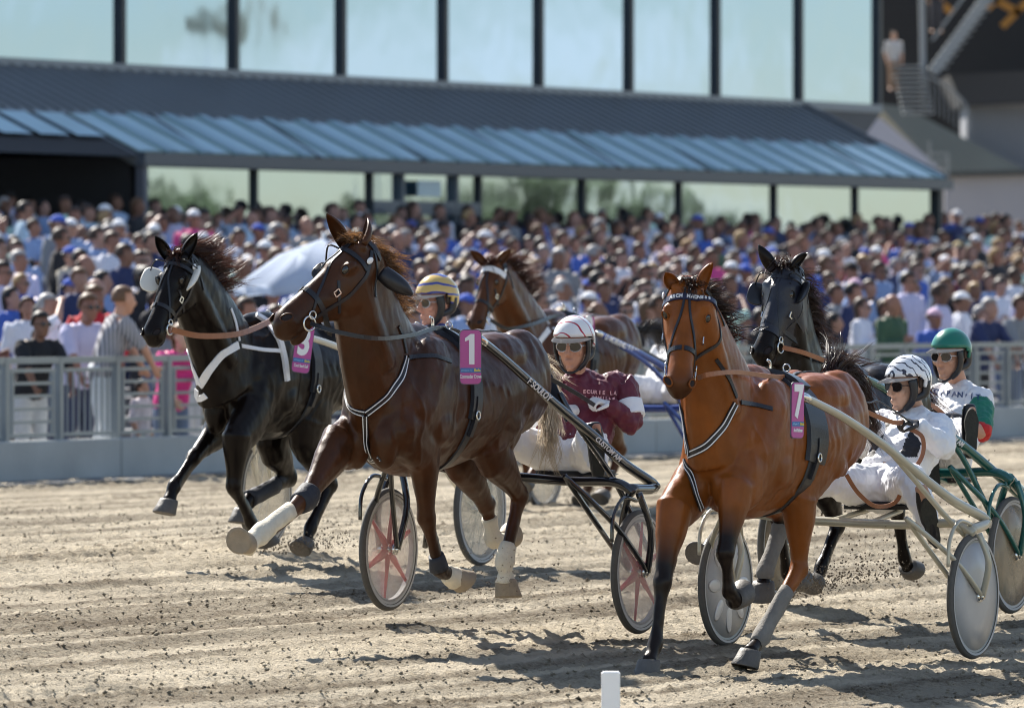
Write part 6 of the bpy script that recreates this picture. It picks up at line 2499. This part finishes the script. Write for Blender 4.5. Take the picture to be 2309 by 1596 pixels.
def helmet_part(e, c, fwd, up, m, brim_m, s=1.0, pads=True):
    f, l, u = frame(fwd, up)
    q = lambda a, b, d: c + (f * a + l * b + u * d) * s
    bm = bmesh.new()
    bmesh.ops.create_uvsphere(bm, u_segments=32, v_segments=20, radius=1)
    kill = []
    for v in bm.verts:
        d = v.co.copy()
        lim = .02 if d.x > .25 else (.02 - .75 * smooth(.25, -.55, d.x))
        if d.z < lim: kill.append(v)
        v.co = q(d.x * .132 - .014, d.y * .112, d.z * .130 + .040)
    bmesh.ops.delete(bm, geom=kill, context='VERTS')
    bmesh.ops.solidify(bm, geom=bm.faces[:], thickness=.014)
    h = bmo('helmet', bm, m, e)
    bm = bmesh.new()
    n = 15
    rs_i, rs_o = [], []
    for k in range(n):
        t = math.pi * (-.46 + .92 * k / (n - 1))
        w_ = max(0, math.cos(t)) ** .6
        rs_i.append(q(math.cos(t) * .112 - .010, math.sin(t) * .108, .052))
        rs_o.append(q(math.cos(t) * .112 - .010 + .072 * w_, math.sin(t) * .108, .052 - .022 * w_))
    vi = [bm.verts.new(p) for p in rs_i]; vo = [bm.verts.new(p) for p in rs_o]
    for k in range(n - 1): bm.faces.new((vi[k], vi[k + 1], vo[k + 1], vo[k]))
    bmesh.ops.solidify(bm, geom=bm.faces[:], thickness=.010)
    bmo('peak', bm, brim_m, h)
    if pads:
        for sg in (-1, 1):
            bm = bmesh.new()
            ell = []
            loft(bm, [(q(.030, sg * .090, .040), .012 * s, .030 * s), (q(.020, sg * .088, -.02), .012 * s, .026 * s), (q(.030, sg * .075, -.075), .011 * s, .022 * s), (q(.052, sg * .045, -.112), .008 * s, .016 * s)], l, 10)
            loft(bm, [(q(-.060, sg * .090, .030), .014 * s, .028 * s), (q(-.055, sg * .086, -.030), .014 * s, .024 * s), (q(-.01, sg * .084, -.052), .010 * s, .018 * s), (q(.03, sg * .078, -.06), .010 * s, .016 * s)], l, 10)
            bmo('ear_pad', bm, black_leather, h)
        bm = bmesh.new()
        tube(bm, [q(.05, -.05, -.105), q(.075, -.02, -.128), q(.075, .02, -.128), q(.05, .05, -.105)], .007 * s, 6)
        bmo('chin_strap', bm, black_leather, h)
    return h


def big_glasses(e, c, fwd, up, s, frame_m):
    f, l, u = frame(fwd, up)
    q = lambda a, b, d: c + (f * a + l * b + u * d) * s
    bm = bmesh.new()
    for sg in (-1, 1):
        rs = []
        for z in (0, .006):
            rs.append([q(.098 - abs(y) * .25 + z, y, zz) for y, zz in [(sg * .036 + .031 * math.cos(t) * (1.06 if math.sin(t) > 0 else .92), .008 + .024 * math.sin(t)) for t in [2 * math.pi * k / 18 for k in range(18)]]])
        rings(bm, rs)
    g = bmo('sunglasses', bm, lens_mat, e, False)
    bm = bmesh.new()
    for sg in (-1, 1):
        pts = [q(.103 - abs(y) * .25, y, zz) for y, zz in [(sg * .036 + .033 * math.cos(t), .008 + .026 * math.sin(t)) for t in [2 * math.pi * k / 18 for k in range(19)]]]
        tube(bm, pts, .0026 * s, 5, 1)
        tube(bm, [q(.090, sg * .066, .014), q(.04, sg * .086, .012), q(-.01, sg * .090, .010)], .003 * s, 5, 2)
    tube(bm, [q(.098, -.012, .020), q(.100, .012, .020)], .003 * s, 5, 1)
    bmo('glasses_frame', bm, frame_m, g)


def driver(lane, c):
    s = c.get('s', 1.0)
    j = {}
    for k_, v in c['px'].items():
        j[k_] = lane.J(*v)
    hu, hv, hw = lane.uvw(j['pelvis'])
    for k_, v in c['rel'].items():
        j[k_] = lane.W(hu + v[0], hv + v[1], hw + v[2])
    j['k'] = c.get('girth', 1.0)
    e = empty('person', V((*j['pelvis'].xy, lane.O.z)), c['label'], 'driver')
    fwd, up = c['fwd'], c.get('up', UP)
    lb = limbs(j)
    bm = bmesh.new()
    add_parts(bm, lb, ['torso', 'neck', 'armL', 'armR', 'foreL', 'foreR', 'thighL', 'thighR', 'shinL', 'shinR', 'footL', 'footR'], 12, 3)
    add_head(bm, j['head'], fwd, up, s, True)
    body = link('body', remesh(bm, .0065, 3, name='body'), e, skin_mat)
    body.color = (*c.get('skin', (.50, .27, .17)), 1)
    g = c.get('cloth', .022)
    lc = limbs(j, g)
    t0_ = lc['torso'][0][1]
    lc['torso'] = ([(j['pelvis'].lerp(j['chest'], .22), t0_[1], t0_[2])] + lc['torso'][0][2:], lc['torso'][1][1:])
    sl = c.get('sleeve', 'long')
    bm = bmesh.new()
    add_parts(bm, lc, ['torso', 'armL', 'armR'] + (['foreL', 'foreR'] if sl == 'long' else []), 14, 3)
    nk = j['neck']
    loft(bm, [(nk - (j['head'] - nk).normalized() * .05, .078, .080), (nk + (j['head'] - nk).normalized() * .012, .066, .068)], lane.l, 14)
    me = remesh(bm, .0075, 3, name='jacket')
    wrinkle(me, .014, 9, 3)
    wrinkle(me, .007, 24, 5)
    jk = link('jacket', me, e, c['jacket'])
    for (m2, test) in c.get('jacket_zones', []):
        me.materials.append(m2)
        idx = len(me.materials) - 1
        for p in me.polygons:
            if test(lane, j, p.center, p.normal): p.material_index = idx
    if c.get('bands'):
        for sd in 'LR':
            a, b = j['sh' + sd], j['el' + sd]
            bm = bmesh.new()
            loft(bm, [(a.lerp(b, t), q + g + .012, q + g + .012) for t, q in ((.46, .056), (.52, .056), (.74, .050), (.82, .049))], (j['shL'] - j['shR']).normalized(), 20, cap=0)
            me2 = bm_mesh(bm, 'arm_band'); wrinkle(me2, .006, 12, 4)
            link('arm_band', me2, jk, c['bands'])
    bm = bmesh.new()
    lc = limbs(j, .020)
    add_parts(bm, lc, ['thighL', 'thighR', 'shinL', 'shinR'], 14, 3)
    pel = j['pelvis']; a = (j['chest'] - pel).normalized()
    loft(bm, [(pel - a * .10, .15, .11), (pel - a * .02, .195, .145), (pel + a * .13, .180, .134)], lane.l, 14)
    me = remesh(bm, .0085, 3, name='trousers')
    wrinkle(me, .011, 9, 8)
    wrinkle(me, .008, 22, 2)
    link('trousers', me, e, c['trousers'])
    for sd in 'LR':
        an, to = j['an' + sd], j['to' + sd]
        kn = j['kn' + sd]
        d = (to - an).normalized()
        shin = (an - kn).normalized()
        lat = d.cross(shin)
        lat = lat.normalized() if lat.length > .1 else lane.l
        bm = bmesh.new()
        loft(bm, [(an - d * .075 + shin * .02, .034, .030), (an - d * .03 + shin * .005, .044, .052), (an + d * .06, .048, .046), (an + d * .15, .050, .034), (an + d * .225, .038, .022)], lat, 14)
        loft(bm, [(an - shin * .14, .052, .056), (an - shin * .05, .048, .052), (an, .045, .050)], lat, 12)
        b = link('boot', remesh(bm, .008, 3, name='boot'), e, c.get('boot', black_leather))
        # flat sole
        nrm_ = shin
        bm = bmesh.new()
        out = []
        for k in range(28):
            t = 2 * math.pi * k / 28
            y = math.cos(t); x = math.sin(t)
            w = .049 if y > 0 else .041
            w *= 1 - .18 * (1 - abs(y)) * (1 if -.5 < y < .3 else 0)
            out.append((x * w, y * .150 + .070))
        off = .044
        rings(bm, [[an + d * yy + lat * xx + nrm_ * o for xx, yy in out] for o in (off, off + .016)])
        bmo('sole', bm, sole_mat, b, False)
    # gloves, each finger on its own, closed round the rein
    for sd in 'LR':
        w = j['wr' + sd]
        d = c['hand' + sd][0].normalized()
        pn = c['hand' + sd][1]
        bm = bmesh.new()
        add_hand(bm, w, d, pn, 1.15, c['hand' + sd][2], 1.08)
        el = j['el' + sd]
        b_ = (w - el).normalized()
        cuff = c.get('cuff', .05)
        loft(bm, [(w - b_ * cuff, .043, .041), (w - b_ * .01, .036, .032), (w + d * .03, .034, .022)], d.cross(pn), 12)
        link('glove', remesh(bm, .0055, 3, name='glove'), e, c['glove'])
    helmet_part(e, j['head'], fwd, up, c['helmet'], c['peak'], s)
    if c.get('frame_m'):
        big_glasses(e, j['head'], fwd, up, s, c['frame_m'])
    bm = hair_shell(j['head'], fwd, up, 'bald', s * .97)
    bmesh.ops.solidify(bm, geom=bm.faces[:], thickness=.008)
    hr = bmo('hair', bm, hair_mat, e); hr.color = (.05, .03, .02, 1)
    for txt, px, py, v, size, m_, rt, up_ in c.get('text', []):
        if 'bv' not in c:
            c['bv'] = BVHTree.FromPolygons([x.co for x in jk.data.vertices], [x.vertices for x in jk.data.polygons])
        c0 = lane.J(px, py, v)
        for i, ch in enumerate(txt):
            if ch == ' ': continue
            q = c0 + rt * (i - (len(txt) - 1) / 2) * size * .72
            d = (q - CAMP).normalized()
            loc, no, _, _ = c['bv'].ray_cast(CAMP, d)
            if loc is None: continue
            if no.dot(d) > 0: no = -no
            r2 = (rt - no * rt.dot(no)).normalized()
            place_text('letter', ch, size, loc + no * .003, r2, no.cross(r2), m_, jk, bold=.0008)
    return dict(e=e, j=j, jacket=jk)


def jrel(lane, j, p):
    return lane.uvw(p)

maroon = solid('maroon_silk', (.115, .006, .022), .5, sheen=.1)
white_cloth = solid('white_silk', (.80, .80, .82), .65)
green_cloth = solid('green_silk', (.006, .16, .10), .6)
red_cloth = solid('red_trim', (.55, .02, .02), .7)
black_cloth = solid('black_cloth', (.018, .018, .022), .7)
blue_cloth = solid('blue_silk', (.05, .09, .32), .7)
glove_white = solid('white_glove', (.72, .70, .68), .7)
glove_black = mat('black_glove', (.025, .02, .018), .5, 0, .3, 12, .2, 50)
silver_frame = mat('silver_frame', (.6, .6, .62), .25, .9, .05)
pink_print = mat('pink_print', (.85, .45, .45), .6, 0, .1)
hel1 = stripe_mat('white_red_helmet', (.82, .80, .78), (.45, .02, .05), 'DIAGONAL', 5.0, .965, 6, 1.0)
hel7 = stripe_mat('white_black_helmet', (.84, .84, .85), (.03, .03, .05), 'DIAGONAL', 9, .86, 7, 1.6)
hel3 = stripe_mat('gold_blue_helmet', (.62, .42, .12), (.04, .06, .30), 'Z', 5, .84, 4, 1.0)
hel9 = mat('green_helmet', (.006, .17, .115), .3, 0, .05, coat=.3)
peak_w = mat('white_peak', (.82, .80, .80), .3, 0, .03, coat=.3)

seat_rel = dict(hipL=(.02, .10, 0), hipR=(.02, -.10, 0))
def band_zone(side, lo, hi):
    """ring round the upper arm between two fractions of shoulder-elbow"""
    def f(lane, j, p, n):
        a, b = j['sh' + side], j['el' + side]
        d = b - a
        t = (p - a).dot(d) / d.dot(d)
        r = (p - a - d * t).length
        return lo < t < hi and r < .11
    return f
def sleeve_zone(lo):
    def f(lane, j, p, n):
        for sd in 'LR':
            a, b = j['sh' + sd], j['el' + sd]
            d = b - a
            t = (p - a).dot(d) / d.dot(d)
            if t > lo and (p - a - d * t).length < .12: return True
        return False
    return f
D1 = driver(L1, dict(label='driver in maroon jacket, white trousers and white red striped helmet', fwd=V((-.30, -1, -.05)), skin=(.50, .25, .16),
    px=dict(head=(1293, 782, 0), neck=(1302, 846, 0), chest=(1322, 915, .02), pelvis=(1298, 1030, .02), shL=(1402, 872, .20), shR=(1226, 876, -.20), elL=(1428, 955, .30), wrL=(1372, 912, .20), elR=(1218, 965, -.28), wrR=(1270, 925, -.06)),
    rel=dict(hipL=(.02, .10, 0), hipR=(.02, -.10, 0), knL=(.38, .27, .13), anL=(.60, .42, -.01), toL=(.66, .43, .20), knR=(.40, -.26, .12), anR=(.66, -.40, .0), toR=(.72, -.40, .20)),
    jacket=maroon, bands=white_cloth, trousers=white_cloth, glove=glove_white, helmet=hel1, peak=peak_w, frame_m=silver_frame, girth=1.05,
    handL=(V((-.6, -.5, .25)), V((-.1, .3, -1)), 1), handR=(V((.4, -.8, .2)), V((.1, .2, -1)), -1),
    s=1.08, text=[('ECURIE LA', 1352, 884, .05, .030, pink_print, V((1, 0, -.05)), UP), ('& FAMILLE', 1352, 897, .05, .028, pink_print, V((1, 0, -.05)), UP)]))
def blocks7(lane, j, p, n):
    u, v, w = lane.uvw(p)
    hu, hv, hw = lane.uvw(j['pelvis'])
    y = w - hw
    if n.dot(lane.f) < .15: return False
    return (abs(abs(v - .02) - .115) < .040 and .17 < y < .36) or (abs(abs(v - .02) - .14) < .032 and .03 < y < .12)
D7 = driver(L7, dict(label='driver in white suit with black blocks and white black streaked helmet', s=1.08, fwd=V((-.85, -.62, -.05)), skin=(.50, .29, .20), cloth=.020,
    px=dict(head=(2044, 872, .0), neck=(2066, 934, 0), chest=(2050, 1000, .03), pelvis=(1996, 1098, .02), shL=(2116, 968, .20), shR=(1982, 960, -.20), elL=(2128, 1012, .36), wrL=(2072, 958, .26), elR=(1950, 1010, -.28), wrR=(1975, 960, -.06)),
    rel=dict(hipL=(.02, .10, 0), hipR=(.02, -.10, 0), knL=(.34, .30, .06), anL=(.44, .46, -.20), toL=(.55, .45, .02), knR=(.44, -.16, .05), anR=(.72, -.34, -.06), toR=(.78, -.34, .14)),
    jacket=white_cloth, jacket_zones=[(black_cloth, blocks7)], trousers=white_cloth, glove=glove_black, cuff=.17, helmet=hel7, peak=peak_w, frame_m=black_plastic, girth=1.1,
    handL=(V((-.75, -.4, .25)), V((-.2, .3, -1)), 1), handR=(V((-.3, -.9, .2)), V((.1, .2, -1)), -1)))
D9 = driver(L9, dict(label='driver in green and white jacket with green helmet at the right', s=1.08, fwd=V((-.62, -.80, -.02)), skin=(.52, .28, .19), sleeve='short',
    px=dict(head=(2142, 806, 0), neck=(2162, 868, 0), chest=(2166, 930, .03), pelvis=(2120, 1040, .02), shL=(2212, 905, .20), shR=(2100, 900, -.20), elL=(2214, 975, .32), wrL=(2152, 940, .22), elR=(2085, 960, -.28), wrR=(2110, 930, -.02)),
    rel=dict(hipL=(.02, .10, 0), hipR=(.02, -.10, 0), knL=(.36, .26, .20), anL=(.60, .44, .13), toL=(.62, .45, .34), knR=(.38, -.10, .10), anR=(.62, .20, -.07), toR=(.70, .20, .13)),
    jacket=white_cloth, jacket_zones=[(green_cloth, sleeve_zone(.18)), (red_cloth, sleeve_zone(.93))], trousers=white_cloth, glove=glove_black, helmet=hel9, peak=peak_w, frame_m=silver_frame,
    handL=(V((-.75, -.5, .1)), V((-.2, .3, -1)), 1), handR=(V((-.2, -.9, .1)), V((.1, .2, -1)), -1),
    text=[('KOMPANIET', 2152, 888, .05, .050, mat('navy_print', (.02, .05, .16), .6), V((1, 0, -.12)), UP)]))
D3 = driver(L3, dict(label='driver with gold and blue helmet behind the dark bay front horse', fwd=V((-.85, -.60, -.05)), skin=(.55, .27, .19),
    s=1.16, px=dict(head=(982, 684, 0), neck=(994, 748, 0), chest=(980, 800, .02), pelvis=(950, 905, .02), shL=(1050, 780, .20), shR=(920, 775, -.20), elL=(1070, 850, .30), wrL=(1015, 810, .12), elR=(900, 850, -.28), wrR=(935, 810, -.02)),
    rel=dict(hipL=(.02, .10, 0), hipR=(.02, -.10, 0), knL=(.38, .27, .13), anL=(.62, .42, .0), toL=(.68, .43, .20), knR=(.40, -.26, .12), anR=(.66, -.40, .0), toR=(.72, -.40, .20)),
    jacket=blue_cloth, trousers=white_cloth, glove=glove_black, helmet=hel3, peak=peak_w, frame_m=silver_frame, skin_=0,
    handL=(V((-.5, -.8, .1)), V((-.2, .3, -1)), 1), handR=(V((-.2, -.9, .1)), V((.1, .2, -1)), -1)))
D5 = driver(L5, dict(label='far driver in white hidden behind the chestnut bay horse head', fwd=V((-.6, -.8, 0)),
    px=dict(head=(1535, 735, 0), neck=(1545, 778, 0), chest=(1530, 818, .02), pelvis=(1500, 885, .02), shL=(1578, 800, .20), shR=(1490, 798, -.20), elL=(1580, 850, .28), wrL=(1540, 830, .1), elR=(1475, 845, -.26), wrR=(1495, 825, -.04)),
    rel=dict(hipL=(.02, .10, 0), hipR=(.02, -.10, 0), knL=(.36, .27, .10), anL=(.58, .40, .0), toL=(.64, .40, .20), knR=(.36, -.22, .08), anR=(.60, -.34, -.02), toR=(.66, -.34, .18)),
    jacket=white_cloth, trousers=white_cloth, glove=glove_black, helmet=hel9, peak=peak_w,
    handL=(V((-.5, -.8, .1)), V((-.2, .3, -1)), 1), handR=(V((-.2, -.9, .1)), V((.1, .2, -1)), -1)))

# ------------------------------------------------------------------ reins and whips
def rein(label, pts, r, m, name='rein'):
    bm = bmesh.new()
    pp = catmull(pts, 6)
    nr = [(CAMP - p).normalized() for p in pp]
    strap_bm(bm, pp, nr, r * 2, .006)
    return tag(bmo(name, bm, m, None, False), label, 'rein')
J = L1.J
h = HORSES[1]['H']
rein('black rein from the ring bit of the dark bay front horse to the maroon driver', [h(.515, .085, -.142), J(760, 747, .10), J(850, 762, .26), J(930, 754, .16), J(1000, 738, .06), J(1080, 768, .10), J(1180, 820, .16), J(1290, 880, .22), D1['j']['wrL'] + V((-.08, -.08, .0))], .012, black_leather)
rein('loose black strap across the chest of the maroon driver', [J(1232, 842, .1), J(1258, 900, .2), J(1286, 945, .28)], .028, black_leather, 'strap')
J = L3.J
h = HORSES[3]['H']
rein('tan rein along the neck of the black horse', [h(.515, .085, -.142), J(450, 756, .15), J(535, 752, .22), J(600, 728, .16), J(655, 700, .06), J(760, 745, .08), J(900, 790, .10), D3['j']['wrL'] + V((-.06, -.06, 0))], .018, brown_leather)
J = L7.J
h = HORSES[7]['H']
rein('tan rein of the chestnut bay horse running back to the white driver', [h(.515, .09, -.142), J(1600, 843, .20), J(1660, 838, .22), J(1740, 848, .14), J(1800, 852, .06), J(1880, 880, .12), J(1940, 920, .16), J(2010, 950, .2), D7['j']['wrL'] + V((-.09, -.05, .02))], .013, brown_leather)
rein('tan rein loop hanging before the white driver', [D7['j']['wrL'] + V((-.05, -.05, -.02)), J(2080, 985, .30), J(2078, 1030, .30), J(2040, 1085, .26), J(2020, 1130, .2), J(1975, 1140, .15), J(1935, 1110, .12), J(1908, 1068, .10)], .012, brown_leather)
J = L9.J
h = HORSES[9]['H']
rein('tan rein of the hooded horse held by the green driver', [h(.515, .085, -.142), J(1815, 795, .16), J(1880, 820, .12), J(1950, 845, .12), J(2050, 885, .16), J(2105, 915, .2), D9['j']['wrL'] + V((-.07, -.06, .02))], .014, brown_leather)
J = L5.J
h = HORSES[5]['H']
rein('black rein of the brown horse with white browband', [h(.515, .085, -.142), J(1145, 740, .15), J(1200, 730, .18), J(1262, 712, .06), J(1340, 740, .06), J(1430, 780, .1), D5['j']['wrL'] + V((-.05, -.05, 0))], .014, black_leather)
bm = bmesh.new()
tube(bm, [D7['j']['wrL'] + V((-.05, -.06, .02)), L7.J(1985, 905, .2), L7.J(1960, 907, .2), L7.J(1945, 900, .2)], [.006, .005, .004, .002], 6)
tag(bmo('whip', bm, black_plastic, None), 'thin whip held out by the driver in white', 'whip')

# ------------------------------------------------------------------ marker post at the inner rail and dirt thrown up by the hooves
bm = bmesh.new()
c = P(1377, 1512, 36.0)
z1 = c.z
c = V((c.x, c.y, (z1 - .12) / 2))
box(bm, V((c.x, c.y, (z1 - .10) / 2)), V((.0435, 0, 0)), V((0, .0435, 0)), V((0, 0, (z1 + .10) / 2)))
bmesh.ops.bevel(bm, geom=bm.edges[:], offset=.006, segments=2, affect='EDGES')
tag(bmo('marker_post', bm, mat('post_white', (.88, .88, .88), .4, 0, .02), None, False), 'short white marker post at the lower edge', 'post')

rs_ = random.Random(21)
bm = bmesh.new()
def spray(c, dirv, n, spread, r0):
    for i in range(n):
        t = rs_.random() ** 1.3
        p = c + dirv * t + V((rs_.gauss(0, spread), rs_.gauss(0, spread), abs(rs_.gauss(0, spread)) * (1 - .3 * t)))
        r = r0 * (0.25 + rs_.random() ** 4)
        ax = V((rs_.uniform(-1, 1), rs_.uniform(-1, 1), rs_.uniform(-1, 1))).normalized()
        ay = ax.orthogonal().normalized(); az = ax.cross(ay)
        vs = [bm.verts.new(p + a * r) for a in (ax, -ax * .8, ay * .8, -ay, az, -az * .7)]
        for a, b_, c_ in ((0, 2, 4), (2, 1, 4), (1, 3, 4), (3, 0, 4), (2, 0, 5), (1, 2, 5), (3, 1, 5), (0, 3, 5)):
            bm.faces.new((vs[a], vs[b_], vs[c_]))
spray(L9.J(2050, 1330, .15), V((-.15, .5, .9)), 900, .24, .009)
spray(L9.J(2010, 1300, .15), V((-.5, .3, .5)), 260, .22, .010)
spray(L7.J(1800, 1350, .1), V((.5, .4, .12)), 1300, .08, .008)
spray(L5.J(1325, 1150, -.1), V((-.05, .3, .16)), 900, .10, .009)
spray(L3.J(612, 1248, .1), V((.5, .4, .05)), 900, .06, .008)
spray(L1.J(1060, 1370, .1), V((.3, .4, .15)), 500, .16, .006)
tag(bmo('dirt_spray', bm, clod_mat, None, False), kind='stuff')
